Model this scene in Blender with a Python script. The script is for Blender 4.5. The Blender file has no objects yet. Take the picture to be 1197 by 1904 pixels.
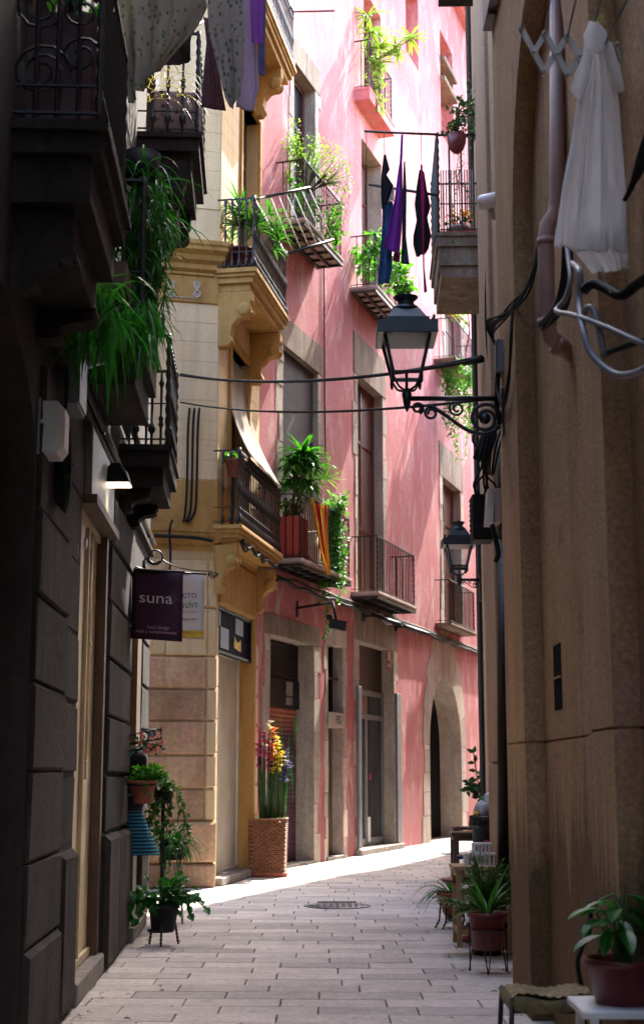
import bpy, math, random
from mathutils import Vector, Matrix, noise
V = Vector
R = random.Random(7)
scene = bpy.context.scene
COL = scene.collection
PI = math.pi

# ------------------------------------------------------------------ camera
EYE = V((0, 0, 1.4)); FPX = 2700.0; PITCH = math.atan(488 / FPX)
_F = V((0, math.cos(PITCH), math.sin(PITCH))); _U = V((0, -math.sin(PITCH), math.cos(PITCH))); _Rt = V((1, 0, 0))
def ray(px, py): return _F + _Rt * ((px - 598.5) / FPX) + _U * ((952 - py) / FPX)
def at(px, py, Y):                        # point at distance Y down the street
    r = ray(px, py); return EYE + r * (Y / r.y)
def onx(px, py, X):                       # point on the plane x = X
    r = ray(px, py); return EYE + r * (X / r.x)
def ong(px, py, z=0.0):                   # point on the horizontal plane z
    r = ray(px, py); return EYE + r * ((z - EYE.z) / r.z)

class Wall:
    """A vertical wall plane: start, direction; n points to the street."""
    def __init__(self, x, y, dx, dy, n_right=True):
        self.a = V((x, y, 0)); self.d = V((dx, dy, 0)).normalized()
        self.n = V((self.d.y, -self.d.x, 0)) if n_right else V((-self.d.y, self.d.x, 0))
    def p(self, s, z, off=0.0): return self.a + self.d * s + self.n * off + V((0, 0, z))
    def sz(self, px, py, off=0.0):
        r = ray(px, py); a = self.a + self.n * off
        t = (a - EYE).dot(self.n) / r.dot(self.n); q = EYE + r * t - a
        return q.dot(self.d), q.z
    def s(self, px, py, off=0.0): return self.sz(px, py, off)[0]
    def z(self, px, py, off=0.0): return self.sz(px, py, off)[1]
    def pt(self, px, py, off=0.0):
        s, z = self.sz(px, py, off); return self.p(s, z, off)
    def sy(self, y): return (y - self.a.y) / self.d.y

# ------------------------------------------------------------------ mesh builder
class MB:
    def __init__(self): self.v = []; self.f = []; self.c = []; self._c = None; self.sm = []; self._s = False
    def add(self, vs, fs):
        o = len(self.v); self.v += [tuple(v) for v in vs]
        for f in fs:
            self.f.append([o + i for i in f]); self.c.append(self._c); self.sm.append(self._s)
        return o
    def quad(self, a, b, c, d): self.add([a, b, c, d], [(0, 1, 2, 3)])
    def poly(self, pts): self.add(pts, [tuple(range(len(pts)))])
    def box(self, o, u, v, w):            # corner + three edge vectors
        o, u, v, w = V(o), V(u), V(v), V(w)
        if u.cross(v).dot(w) < 0: u, v = v, u
        p = [o, o + u, o + u + v, o + v]; p += [q + w for q in p]
        self.add(p, [(3, 2, 1, 0), (4, 5, 6, 7), (0, 1, 5, 4), (1, 2, 6, 5), (2, 3, 7, 6), (3, 0, 4, 7)])
    def cbox(self, c, sx, sy, sz, rz=0.0):
        c = V(c); a = V((math.cos(rz), math.sin(rz), 0)); b = V((-a.y, a.x, 0))
        self.box(c - a * sx / 2 - b * sy / 2 - V((0, 0, sz / 2)), a * sx, b * sy, V((0, 0, sz)))
    def block(self, o, u, v, w, ch=0.012, jit=0.0): # box whose outer (w) face is chamfered
        o, u, v, w = V(o), V(u), V(v), V(w); un, vn, wn = u.normalized() * ch, v.normalized() * ch, w.normalized() * ch
        b = [o, o + u, o + u + v, o + v]
        m = [q + w - wn for q in b]
        t = [o + w + un + vn, o + u + w - un + vn, o + u + v + w - un - vn, o + v + w + un - vn]
        if jit:
            un, vn, wn = u.normalized(), v.normalized(), w.normalized()
            for L_ in (m, t):
                for q in L_: q += un * R.uniform(-jit, jit) + vn * R.uniform(-jit, jit) + wn * R.uniform(-jit, jit) * .7
        fs = [(8, 9, 10, 11)]
        for i in range(4):
            j = (i + 1) % 4; fs += [(i, j, 4 + j, 4 + i), (4 + i, 4 + j, 8 + j, 8 + i)]
        if u.cross(v).dot(w) < 0: fs = [tuple(reversed(f)) for f in fs]
        self.add(b + m + t, fs)
    def prism(self, pts, w):              # planar polygon extruded along w
        w = V(w); pts = [V(p) for p in pts]; n = len(pts)
        nr = V((0, 0, 0))
        for i in range(n): nr += (pts[i] - pts[0]).cross(pts[(i + 1) % n] - pts[0])
        if nr.dot(w) < 0: pts = pts[::-1]
        self.add(pts + [p + w for p in pts], [tuple(range(n - 1, -1, -1)), tuple(range(n, 2 * n))] +
                 [(i, (i + 1) % n, n + (i + 1) % n, n + i) for i in range(n)])
    def tube(self, pts, r, n=6, cap=True):
        pts = [V(p) for p in pts]; k = len(pts)
        rs = r if isinstance(r, (list, tuple)) else [r] * k
        vs = []; up = None
        for i in range(k):
            t = (pts[min(i + 1, k - 1)] - pts[max(i - 1, 0)])
            t = t.normalized() if t.length > 1e-9 else V((0, 0, 1))
            if up is None: up = V((0, 0, 1)) if abs(t.z) < .9 else V((1, 0, 0))
            a = t.cross(up)
            if a.length < 1e-4: a = t.orthogonal()
            a.normalize(); b = a.cross(t).normalized(); up = b
            for j in range(n):
                q = 2 * PI * j / n; vs.append(pts[i] + (a * math.cos(q) + b * math.sin(q)) * rs[i])
        fs = []
        for i in range(k - 1):
            for j in range(n):
                j2 = (j + 1) % n; fs.append((i * n + j, i * n + j2, (i + 1) * n + j2, (i + 1) * n + j))
        if cap: fs += [tuple(range(n - 1, -1, -1)), tuple((k - 1) * n + j for j in range(n))]
        s = self._s; self._s = n > 4; self.add(vs, fs); self._s = s
    def lathe(self, prof, c, n=16, ax=None, sq=None, smooth=True, cap=True):   # prof: (r, h) list; sq = polygon phase
        c = V(c); ax = (V(ax) if ax else V((0, 0, 1))).normalized()
        a = ax.orthogonal().normalized() if abs(ax.z) < .99 else V((1, 0, 0)); b = ax.cross(a)
        vs = []; ph = sq or 0.0
        for r, h in prof:
            for j in range(n):
                q = 2 * PI * j / n + ph; vs.append(c + ax * h + (a * math.cos(q) + b * math.sin(q)) * max(r, 1e-4))
        fs = []; k = len(prof)
        for i in range(k - 1):
            for j in range(n):
                j2 = (j + 1) % n; fs.append((i * n + j, i * n + j2, (i + 1) * n + j2, (i + 1) * n + j))
        if cap: fs += [tuple(range(n - 1, -1, -1)), tuple((k - 1) * n + j for j in range(n))]
        s = self._s; self._s = smooth; self.add(vs, fs); self._s = s
    def grid(self, fn, nu, nv, th=0.0):   # fn(u,v) -> point ; u,v in 0..1 ; th gives the cloth a thickness
        P = [[V(fn(i / nu, j / nv)) for i in range(nu + 1)] for j in range(nv + 1)]
        s = self._s; self._s = True
        vs = [p for row in P for p in row]; w = nu + 1
        fs = [(j * w + i, j * w + i + 1, (j + 1) * w + i + 1, (j + 1) * w + i) for j in range(nv) for i in range(nu)]
        if th:
            N = []
            for j in range(nv + 1):
                for i in range(nu + 1):
                    e = P[j][min(i + 1, nu)] - P[j][max(i - 1, 0)]; g = P[min(j + 1, nv)][i] - P[max(j - 1, 0)][i]
                    q = e.cross(g); N.append(q.normalized() if q.length > 1e-9 else V((0, 1, 0)))
            m = len(vs); vs = vs + [p - q * th for p, q in zip(vs, N)]
            fs = fs + [tuple(reversed([k + m for k in f])) for f in fs]
            rim = [i for i in range(w)] + [j * w + nu for j in range(1, nv + 1)] + [nv * w + i for i in range(nu - 1, -1, -1)] + [j * w for j in range(nv - 1, 0, -1)]
            fs = fs + [(rim[(k + 1) % len(rim)], rim[k], rim[k] + m, rim[(k + 1) % len(rim)] + m) for k in range(len(rim))]
        self.add(vs, fs); self._s = s
    def blade(self, base, d, L, w, droop=.6, n=4, up=V((0, 0, 1)), prof=None):   # strap leaf
        d = V(d).normalized(); p = V(base); vs = []
        st = L / n
        for i in range(n + 1):
            t = i / n; side = d.cross(up)
            if side.length < 1e-3: side = d.orthogonal()
            side.normalize(); nn = side.cross(d).normalized()
            k = (prof(t) if prof else min(1, .45 + 2.2 * t) * (1 - t ** 2.2)) * w / 2
            if i == n: vs.append(p.copy())
            else: vs += [p - side * k + nn * k * .35, p.copy(), p + side * k + nn * k * .35]
            d = (d + V((0, 0, -droop / n))).normalized(); p = p + d * st
        fs = []
        for i in range(n - 1):
            a = i * 3; fs += [(a, a + 1, a + 4, a + 3), (a + 1, a + 2, a + 5, a + 4)]
        a = (n - 1) * 3; fs += [(a, a + 1, a + 3), (a + 1, a + 2, a + 3)]
        self.add(vs, fs)
    def leaf(self, p, d, nrm, L, w):      # short broad leaf, folded along its midrib
        p = V(p); d = V(d).normalized(); s = d.cross(V(nrm))
        s = (s if s.length > 1e-3 else d.orthogonal()).normalized(); nn = s.cross(d)
        a = p + d * L * .4; b = p + d * L * .72 - nn * L * .06; e = p + d * L - nn * L * .16
        self.add([p, a - s * w * .5 + nn * w * .16, a, a + s * w * .5 + nn * w * .16, b - s * w * .34 + nn * w * .08, b, b + s * w * .34 + nn * w * .08, e],
                 [(0, 2, 1), (0, 3, 2), (1, 2, 5, 4), (2, 3, 6, 5), (4, 5, 7), (5, 6, 7)])
    def tint(self, t): self._c = t
    def build(self, name, mat, parent=None, loc=None):
        off = OFF.get(parent, V((0, 0, 0))) if parent else (V(loc) if loc else V((0, 0, 0)))
        me = bpy.data.meshes.new(name)
        me.from_pydata([(a - off.x, b - off.y, c - off.z) for a, b, c in self.v], [], self.f)
        me.materials.append(mat)
        if any(c is not None for c in self.c):
            ca = me.attributes.new('tint', 'FLOAT', 'FACE')
            ca.data.foreach_set('value', [0.5 if c is None else c for c in self.c])
        me.polygons.foreach_set('use_smooth', self.sm)
        me.update()
        o = bpy.data.objects.new(name, me); COL.objects.link(o)
        if parent: o.parent = parent; OFF[o] = off
        else: o.location = off; OFF[o] = off
        return o
OFF = {}
def tag(o, label=None, cat=None, group=None, kind=None):
    for k, v in (('label', label), ('category', cat), ('group', group), ('kind', kind)):
        if v: o[k] = v
    return o
def thing(name, loc, label, cat, group=None):
    o = bpy.data.objects.new(name, None); COL.objects.link(o); o.empty_display_size = .1
    o.location = loc; OFF[o] = V(loc); return tag(o, label, cat, group)
def copy_tree(o, loc, label=None):
    def rec(a, par):
        c = a.copy(); COL.objects.link(c)
        if par: c.parent = par
        for ch in a.children: rec(ch, c)
        return c
    c = rec(o, None); c.location = loc
    if label: c['label'] = label
    return c
def lettering(name, text, origin, right, up, size, mat, parent, align='CENTER', ext=.002, shear=0.0, sx=1.0):
    cu = bpy.data.curves.new(name, 'FONT'); cu.body = text; cu.size = size; cu.align_x = align; cu.align_y = 'CENTER'
    cu.extrude = ext; cu.shear = shear; cu.resolution_u = 3
    tmp = bpy.data.objects.new('tmp', cu); COL.objects.link(tmp)
    dg = bpy.context.evaluated_depsgraph_get(); me = bpy.data.meshes.new_from_object(tmp.evaluated_get(dg))
    bpy.data.objects.remove(tmp); bpy.data.curves.remove(cu)
    right = V(right).normalized(); up = V(up).normalized(); nn = right.cross(up)
    off = OFF.get(parent, V((0, 0, 0))); o0 = V(origin)
    for v in me.vertices:
        c = v.co.copy(); v.co = o0 + right * c.x * sx + up * c.y + nn * c.z - off
    me.materials.clear(); me.materials.append(mat); me.name = name
    o = bpy.data.objects.new(name, me); COL.objects.link(o); o.parent = parent; OFF[o] = off
    return o
def spiral(c, a, b, r0, r1, turns, n=18, ph=0.0):
    return [V(c) + (V(a) * math.cos(ph + 2 * PI * turns * i / n) + V(b) * math.sin(ph + 2 * PI * turns * i / n)) * (r0 + (r1 - r0) * i / n) for i in range(n + 1)]
def bez(p0, p1, p2, p3, n=10):
    p0, p1, p2, p3 = V(p0), V(p1), V(p2), V(p3); out = []
    for i in range(n + 1):
        t = i / n; u = 1 - t; out.append(p0 * u ** 3 + p1 * 3 * u * u * t + p2 * 3 * u * t * t + p3 * t ** 3)
    return out
def smooth_path(pts, k=5):                # Catmull-Rom through the points
    pts = [V(p) for p in pts]; out = []
    for i in range(len(pts) - 1):
        p0, p1, p2, p3 = pts[max(i - 1, 0)], pts[i], pts[i + 1], pts[min(i + 2, len(pts) - 1)]
        for j in range(k):
            t = j / k
            out.append(.5 * (2 * p1 + (p2 - p0) * t + (2 * p0 - 5 * p1 + 4 * p2 - p3) * t * t + (3 * p1 - p0 - 3 * p2 + p3) * t ** 3))
    return out + [pts[-1]]
def sag(a, b, drop, n=16): return [V(a).lerp(V(b), i / n) - V((0, 0, drop * 4 * (i / n) * (1 - i / n))) for i in range(n + 1)]

# ------------------------------------------------------------------ materials
MATS = {}
class NT:
    def __init__(self, name):
        self.m = bpy.data.materials.new(name); self.m.use_nodes = True; self.t = self.m.node_tree
        self.b = self.t.nodes['Principled BSDF']; self.out = self.t.nodes['Material Output']; MATS[name] = self.m
    def n(self, ty, **kw):
        x = self.t.nodes.new(ty)
        for k, v in kw.items():
            if k in x.inputs: x.inputs[k].default_value = v
            else: setattr(x, k, v)
        return x
    def l(self, a, b): self.t.links.new(a, b)
    def noise(self, scale, detail=4, rough=.55, stretch=None, dist=0.0):
        tc = self.n('ShaderNodeTexCoord'); src = tc.outputs['Object']
        if stretch:
            mp = self.n('ShaderNodeMapping'); mp.inputs['Scale'].default_value = stretch
            self.l(src, mp.inputs['Vector']); src = mp.outputs['Vector']
        x = self.n('ShaderNodeTexNoise', Scale=scale, Detail=detail, Roughness=rough, Distortion=dist)
        self.l(src, x.inputs['Vector']); return x.outputs['Fac']
    def ramp(self, fac, stops):
        r = self.n('ShaderNodeValToRGB'); e = r.color_ramp.elements
        while len(e) < len(stops): e.new(.5)
        for x, (p, c) in zip(e, stops):
            x.position = p; x.color = c if len(c) == 4 else (*c, 1)
        self.l(fac, r.inputs['Fac']); return r.outputs['Color']
    def mix(self, fac, a, b, mode='MIX'):
        x = self.n('ShaderNodeMix', data_type='RGBA', blend_type=mode)
        for s, v in ((x.inputs[0], fac), (x.inputs[6], a), (x.inputs[7], b)):
            if hasattr(v, 'is_output') or isinstance(v, bpy.types.NodeSocket): self.l(v, s)
            else: s.default_value = v if not isinstance(v, tuple) else (v if len(v) == 4 else (*v, 1))
        return x.outputs[2]
    def bump(self, h, strength=.3, dist=.01):
        x = self.n('ShaderNodeBump', Strength=strength, Distance=dist); self.l(h, x.inputs['Height'])
        self.l(x.outputs['Normal'], self.b.inputs['Normal'])
    def base(self, c):
        if isinstance(c, bpy.types.NodeSocket): self.l(c, self.b.inputs['Base Color'])
        else: self.b.inputs['Base Color'].default_value = (*c, 1)
    def set(self, rough=.7, metal=0.0, spec=.5):
        self.b.inputs['Roughness'].default_value = rough; self.b.inputs['Metallic'].default_value = metal
        self.b.inputs['Specular IOR Level'].default_value = spec; return self

def mul(c, k): return tuple(min(1, x * k) for x in c)
def plaster(name, c0, c1, c2=None, sc=1.2, streak=.5, bump=.25, bsc=60, tint=0.0, rough=.9, bdist=.008, spots=0.0, vs=.55, grime=0.0, zs=.45, gr=.38):
    t = NT(name).set(rough, 0, .25)
    col = t.ramp(t.noise(sc, 6, .62, (1, 1, zs)), [(.33, c0), (.66, c1)])
    if c2: col = t.mix(t.ramp(t.noise(sc * 1.7, 6, .66, (1.6, 1.6, zs * .8), .4), [(.52, (0, 0, 0)), (.68, (streak,) * 3)]), col, c2)
    s = t.ramp(t.noise(5, 5, .6, (1.8, 1.8, .12)), [(.3, (.72,) * 3), (.62, (1.06,) * 3)])
    col = t.mix(vs, col, s, 'MULTIPLY')
    if grime:                                 # splash dirt and run marks low on the wall
        tc = t.n('ShaderNodeTexCoord'); sp = t.n('ShaderNodeSeparateXYZ'); t.l(tc.outputs['Object'], sp.inputs[0])
        a = t.n('ShaderNodeMath', operation='MULTIPLY_ADD'); t.l(t.noise(2.2, 5, .7, (2.4, 2.4, .22)), a.inputs[0]); a.inputs[1].default_value = -1.9; t.l(sp.outputs[2], a.inputs[2])
        col = t.mix(t.ramp(a.outputs[0], [(0.0, (grime,) * 3), (.05, (grime * .7,) * 3), (.4, (0, 0, 0))]), col, mul(c0, .3))
    col = t.mix(.5, col, t.ramp(t.noise(bsc * .7, 3, .65), [(.32, (1 - gr,) * 3), (.68, (1 + gr * .7,) * 3)]), 'MULTIPLY')
    if spots: col = t.mix(t.ramp(t.noise(3.2, 7, .7), [(.6, (0, 0, 0)), (.7, (spots,) * 3)]), col, mul(c0, .45))
    if tint:
        a = t.n('ShaderNodeAttribute', attribute_name='tint')
        col = t.mix(1.0, col, t.ramp(a.outputs['Fac'], [(0, (1 - tint,) * 3), (1, (1 + tint * .6,) * 3)]), 'MULTIPLY')
    t.base(col); t.bump(t.noise(bsc, 5, .65), bump, bdist); return t.m
def simple(name, c, rough=.6, metal=0.0, var=.25, sc=8, bump=.1, bsc=40, spec=.5, stretch=None):
    t = NT(name).set(rough, metal, spec)
    t.base(t.ramp(t.noise(sc, 5, .6, stretch), [(.3, mul(c, 1 - var)), (.7, mul(c, 1 + var))]))
    if bump: t.bump(t.noise(bsc, 4, .6, stretch), bump, .004)
    return t.m
def leafmat(name, c, c2=None, trans=.35, rough=.4):
    t = NT(name).set(rough, 0, .45)
    col = t.ramp(t.noise(9, 3, .6), [(.35, c), (.65, c2 or mul(c, 1.7))])
    col = t.mix(t.ramp(t.noise(2.6, 4, .6), [(.5, (0, 0, 0)), (.72, (.55,) * 3)]), col, (c[0] * 1.6 + .03, c[1] * .62 + .02, c[2] * .8, 1))
    t.base(col)
    tr = t.n('ShaderNodeBsdfTranslucent'); mx = t.n('ShaderNodeMixShader', Fac=trans)
    br = t.mix(1.0, col, (1.5, 1.7, .6, 1), 'MULTIPLY'); t.l(br, tr.inputs['Color'])
    t.l(t.b.outputs[0], mx.inputs[1]); t.l(tr.outputs[0], mx.inputs[2]); t.l(mx.outputs[0], t.out.inputs['Surface']); return t.m
def cloth(name, c, var=.2, sc=6, trans=.25, pat=None, rough=.9):
    t = NT(name).set(rough, 0, .15)
    col = t.ramp(t.noise(sc, 4, .6), [(.3, mul(c, 1 - var)), (.7, mul(c, 1 + var))])
    if pat:                                   # printed sprigs
        vo = t.n('ShaderNodeTexVoronoi', Scale=pat[1]); tc = t.n('ShaderNodeTexCoord'); t.l(tc.outputs['Object'], vo.inputs['Vector'])
        mp_ = t.n('ShaderNodeMapping'); mp_.inputs['Scale'].default_value = (1, 1, .6); mp_.inputs['Rotation'].default_value = (0, .6, 0); t.l(tc.outputs['Object'], mp_.inputs['Vector']); t.l(mp_.outputs[0], vo.inputs['Vector'])
        col = t.mix(t.ramp(vo.outputs['Distance'], [(pat[2], (1, 1, 1)), (pat[2] + .08, (0, 0, 0))]), col, pat[0])
    t.base(col); t.bump(t.noise(25, 4, .6), .25, .006)
    tr = t.n('ShaderNodeBsdfTranslucent'); mx = t.n('ShaderNodeMixShader', Fac=trans); t.l(col, tr.inputs['Color'])
    t.l(t.b.outputs[0], mx.inputs[1]); t.l(tr.outputs[0], mx.inputs[2]); t.l(mx.outputs[0], t.out.inputs['Surface']); return t.m
def glow(name, c, e):
    t = NT(name); t.base(c); t.b.inputs['Emission Color'].default_value = (*c, 1); t.b.inputs['Emission Strength'].default_value = e; return t.m
def glassy(name, c, fac, rough=.05):
    t = NT(name).set(rough, 0, .6); t.base(c)
    tr = t.n('ShaderNodeBsdfTransparent'); mx = t.n('ShaderNodeMixShader', Fac=fac)
    t.l(tr.outputs[0], mx.inputs[1]); t.l(t.b.outputs[0], mx.inputs[2]); t.l(mx.outputs[0], t.out.inputs['Surface']); return t.m

M = {}
M['pink'] = plaster('pink_lime_plaster', (.46, .135, .145), (.54, .225, .235), (.62, .42, .41), .75, .9, .2, 34, spots=.25, vs=.22, zs=.9, grime=.45)
M['pink_trim'] = plaster('pink_painted_trim', (.58, .18, .18), (.62, .25, .24), None, 2, .4, .15, 60)
M['cream'] = plaster('cream_stucco', (.66, .48, .26), (.74, .56, .34), (.76, .62, .42), 1.1, .6, .15, 60, spots=.12, gr=.14)
M['ochre'] = plaster('ochre_moulding', (.42, .235, .07), (.52, .31, .105), (.31, .165, .055), 2.5, .6, .2, 50, spots=.3, gr=.2)
M['warm_block'] = plaster('warm_ashlar', (.40, .235, .135), (.58, .40, .25), (.52, .27, .2), 2.2, .8, .5, 26, tint=.38, spots=.3)
M['jamb'] = plaster('pale_jamb_stone', (.40, .33, .27), (.55, .48, .41), (.34, .26, .2), 2.2, .6, .5, 28, tint=.25, spots=.4)
M['lintel'] = plaster('brown_lintel_stone', (.17, .12, .09), (.30, .23, .17), (.42, .36, .3), 2.2, .6, .6, 26, tint=.2, spots=.4)
M['dark_block'] = plaster('shaded_ashlar', (.024, .019, .016), (.066, .053, .047), (.017, .013, .011), 2.4, .7, .9, 24, tint=.35, spots=.6, bdist=.014)  # dirty stone, darkened further to carry the lane's shade
M['dark_wall'] = plaster('shaded_render', (.03, .023, .019), (.06, .046, .038), (.02, .015, .012), 1.3, .7, .5, 22, spots=.6)  # render likewise darkened, shade held in its colour
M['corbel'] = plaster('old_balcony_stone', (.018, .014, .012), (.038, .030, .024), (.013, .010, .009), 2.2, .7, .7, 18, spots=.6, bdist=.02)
M['tan'] = plaster('tan_roughcast', (.40, .24, .12), (.62, .395, .215), (.50, .29, .21), .9, .9, 1.0, 55, bdist=.018, gr=.55, spots=.65, grime=.8)
M['tan_far'] = plaster('tan_plaster', (.42, .27, .17), (.5, .34, .22), (.38, .25, .18), .9, .6, .3, 60, spots=.2)
M['slab'] = plaster('worn_paving_stone', (.47, .42, .385), (.58, .52, .48), (.38, .33, .30), .9, .5, .35, 40, tint=.32, rough=.75, spots=.5)
M['mortar'] = simple('dark_joint_dirt', (.05, .045, .045), .95)
M['step'] = plaster('worn_step_stone', (.2, .18, .16), (.3, .27, .24), (.14, .12, .1), 3, .6, .5, 30, spots=.4)
M['iron'] = simple('black_wrought_iron', (.009, .0085, .009), .5, .1, .5, 14, .3, 60)
M['iron_brown'] = simple('brown_cast_iron', (.020, .014, .013), .42, .1, .4, 14, .3, 60)
M['lampiron'] = simple('dark_lamp_enamel', (.02, .026, .034), .35, .3, .4, 10, .2, 50)
M['wood_door'] = simple('brown_door_wood', (.13, .075, .055), .6, 0, .35, 6, .3, 20, stretch=(6, 6, .4))
M['wood_red'] = simple('dark_red_door_wood', (.10, .03, .025), .55, 0, .35, 6, .3, 20, stretch=(6, 6, .4))
M['wood_pale'] = simple('pale_timber', (.36, .22, .11), .6, 0, .3, 6, .3, 20, stretch=(4, 4, .6))
M['wood_dark'] = simple('dark_timber', (.10, .055, .03), .6, 0, .35, 6, .3, 20, stretch=(4, 4, .6))
M['black'] = simple('flat_black', (.008, .008, .009), .55, spec=.25)
M['rubber'] = simple('black_cable_rubber', (.010, .010, .011), .7, spec=.25)
M['cable_grey'] = simple('grey_conduit', (.22, .22, .24), .45, 0, .2)
M['void'] = simple('unlit_interior', (.005, .004, .004), .95, spec=.1)
M['grey_metal'] = simple('grey_painted_metal', (.16, .165, .18), .45, .3, .2)
M['steel'] = simple('pale_steel', (.5, .5, .52), .35, .6, .15)
M['white'] = simple('white_paint', (.74, .73, .72), .5, 0, .08, 5)
M['offwhite'] = simple('aged_white_plastic', (.5, .47, .43), .5, 0, .15, 5)
M['creamdoor'] = simple('cream_door_paint', (.62, .50, .30), .6, 0, .2, 3, .1, 30)
M['shutter_cream'] = simple('cream_shopfront_paint', (.58, .53, .43), .6, 0, .12, 3, .1, 30)
M['pipe'] = simple('pink_painted_pipe', (.42, .26, .22), .5, 0, .15, 6)
M['terracotta'] = simple('terracotta', (.30, .085, .045), .75, 0, .25, 9, .2, 40)
M['redplastic'] = simple('red_plastic', (.12, .014, .015), .4, 0, .25, 5)
M['redpaint'] = simple('bright_red_paint', (.32, .03, .03), .5, 0, .25, 5)
M['soil'] = simple('potting_soil', (.035, .022, .015), .95, 0, .4, 40, .6, 60)
M['glass'] = glassy('pane_glass', (.02, .025, .03), .75, .03)
M['lampglass'] = glassy('lamp_glass', (.75, .70, .70), .32, .25)
M['window_dark'] = simple('dark_window_pane', (.015, .014, .016), .4, 0, .3, 3, 0, spec=.08)
M['wicker'] = simple('woven_wicker', (.22, .095, .05), .7, 0, .45, 30, .9, 50)
M['straw'] = simple('woven_straw_seat', (.17, .125, .05), .7, 0, .45, 30, .9, 60)
M['purple'] = simple('deep_purple_banner', (.045, .006, .032), .6, 0, .15, 2, 0)
M['bannerwhite'] = simple('white_banner', (.66, .63, .64), .6, 0, .06, 3, 0)
M['yellow'] = simple('yellow_print', (.62, .42, .03), .6, 0, .15, 6, 0)
M['ink'] = simple('dark_print', (.03, .03, .03), .6, 0, 0, 3, 0)
M['greenink'] = simple('green_print', (.06, .22, .04), .6, 0, 0, 3, 0)
M['paleink'] = simple('pale_print', (.72, .66, .66), .6, 0, 0, 3, 0)
M['pinkink'] = simple('pink_print', (.62, .30, .40), .6, 0, 0, 3, 0)
M['redsign'] = simple('red_sign_print', (.5, .02, .05), .5, 0, .1, 3, 0)
M['blue'] = simple('deep_blue_paint', (.012, .04, .19), .5, 0, .3, 4)
M['bag'] = simple('black_bin_bag', (.012, .012, .015), .25, 0, .3, 6, .8, 14)
M['clearbag'] = simple('pale_plastic_bag', (.5, .48, .53), .2, 0, .35, 9, 1.0, 18)
M['binblack'] = simple('dark_bin_plastic', (.014, .015, .02), .45, 0, .3, 6)
M['tile'] = simple('pale_balcony_tile', (.42, .34, .29), .8, 0, .3, 5)
M['manhole'] = simple('cast_manhole_iron', (.10, .10, .11), .45, .5, .4, 30, .8, 60)
M['leaf'] = leafmat('deep_green_leaf', (.018, .085, .012), (.04, .17, .02))
M['leaf_gloss'] = leafmat('glossy_dracaena_leaf', (.02, .12, .012), (.055, .24, .025), .3, .22)
M['leaf_bright'] = leafmat('bright_green_leaf', (.035, .17, .014), (.085, .29, .03), .36)
M['leaf_yel'] = leafmat('yellow_green_leaf', (.09, .22, .03), (.20, .33, .06), .36)
M['leaf_vivid'] = leafmat('vivid_strap_leaf', (.011, .085, .012), (.022, .17, .02), .36)
M['leaf_dull'] = leafmat('dull_green_leaf', (.03, .075, .025), (.06, .13, .05), .3)
M['leaf_jade'] = leafmat('jade_leaf', (.02, .07, .02), (.05, .14, .04), .2, .3)
M['stem'] = simple('brown_stem', (.07, .045, .025), .8)
M['stem_green'] = simple('green_stem', (.06, .12, .03), .7)
# ------------------------------------------------------------------ walls in plan
WA = Wall(-1.134, 0, -.045, 1)                 # dark stone house, left
WF = Wall(-2.395, 18.58, 1, .25)               # yellow house, end facing down the street
WY = Wall(-1.395, 18.83, .175, 1)                 # yellow house, street side
WP = Wall(-.97, 21.32, .33, 1)                  # pink house
WB = Wall(1.5, 9.6, 0, 1, False)               # right, beyond the roughcast corner
WC = Wall(1.8, 13.0, .036, 1, False)           # right, further on
WD = Wall(1.99, 18.3, .1226, 1, False)

# ------------------------------------------------------------------ ground
mb = MB(); mb.poly([(-150, -60, -.02), (150, -60, -.02), (150, 260, -.02), (-150, 260, -.02)])
tag(mb.build('ground', M['mortar']), kind='structure')
mb = MB(); rr = random.Random(3); y = 3.0; k = 0
while y < 48:
    rh = .30 if y < 30 else .36
    x = -3.0 + (k % 2) * .31 + rr.uniform(-.05, .05); k += 1
    while x < (3.2 if y < 20 else 9.5):
        L = rr.choice((.6, .6, .62, .6, .58, .66)); g = rr.uniform(.003, .006); h = rr.uniform(-.002, .002)
        mb.tint(rr.betavariate(2, 2)); c = .005
        sl = .03 * x
        a = [(x + g, y - sl + g * .5), (x + L - g, y - sl - .03 * L + g * .5), (x + L - g, y + rh - sl - .03 * L - g * .5), (x + g, y + rh - sl - g * .5)]
        t = [(a[0][0] + c, a[0][1] + c), (a[1][0] - c, a[1][1] + c), (a[2][0] - c, a[2][1] - c), (a[3][0] + c, a[3][1] - c)]
        e = rr.uniform(-.0015, .0015)
        mb.add([(*p, -.019) for p in a] + [(*p, -.004 + h) for p in a] + [(t[0][0], t[0][1], h), (t[1][0], t[1][1], h + e), (t[2][0], t[2][1], h + e), (t[3][0], t[3][1], h)],
               [(8, 9, 10, 11)] + [(i, (i + 1) % 4, 4 + (i + 1) % 4, 4 + i) for i in range(4)] + [(4 + i, 4 + (i + 1) % 4, 8 + (i + 1) % 4, 8 + i) for i in range(4)])
        x += L
    y += rh
tag(mb.build('pavement', M['slab']), kind='structure')

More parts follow.
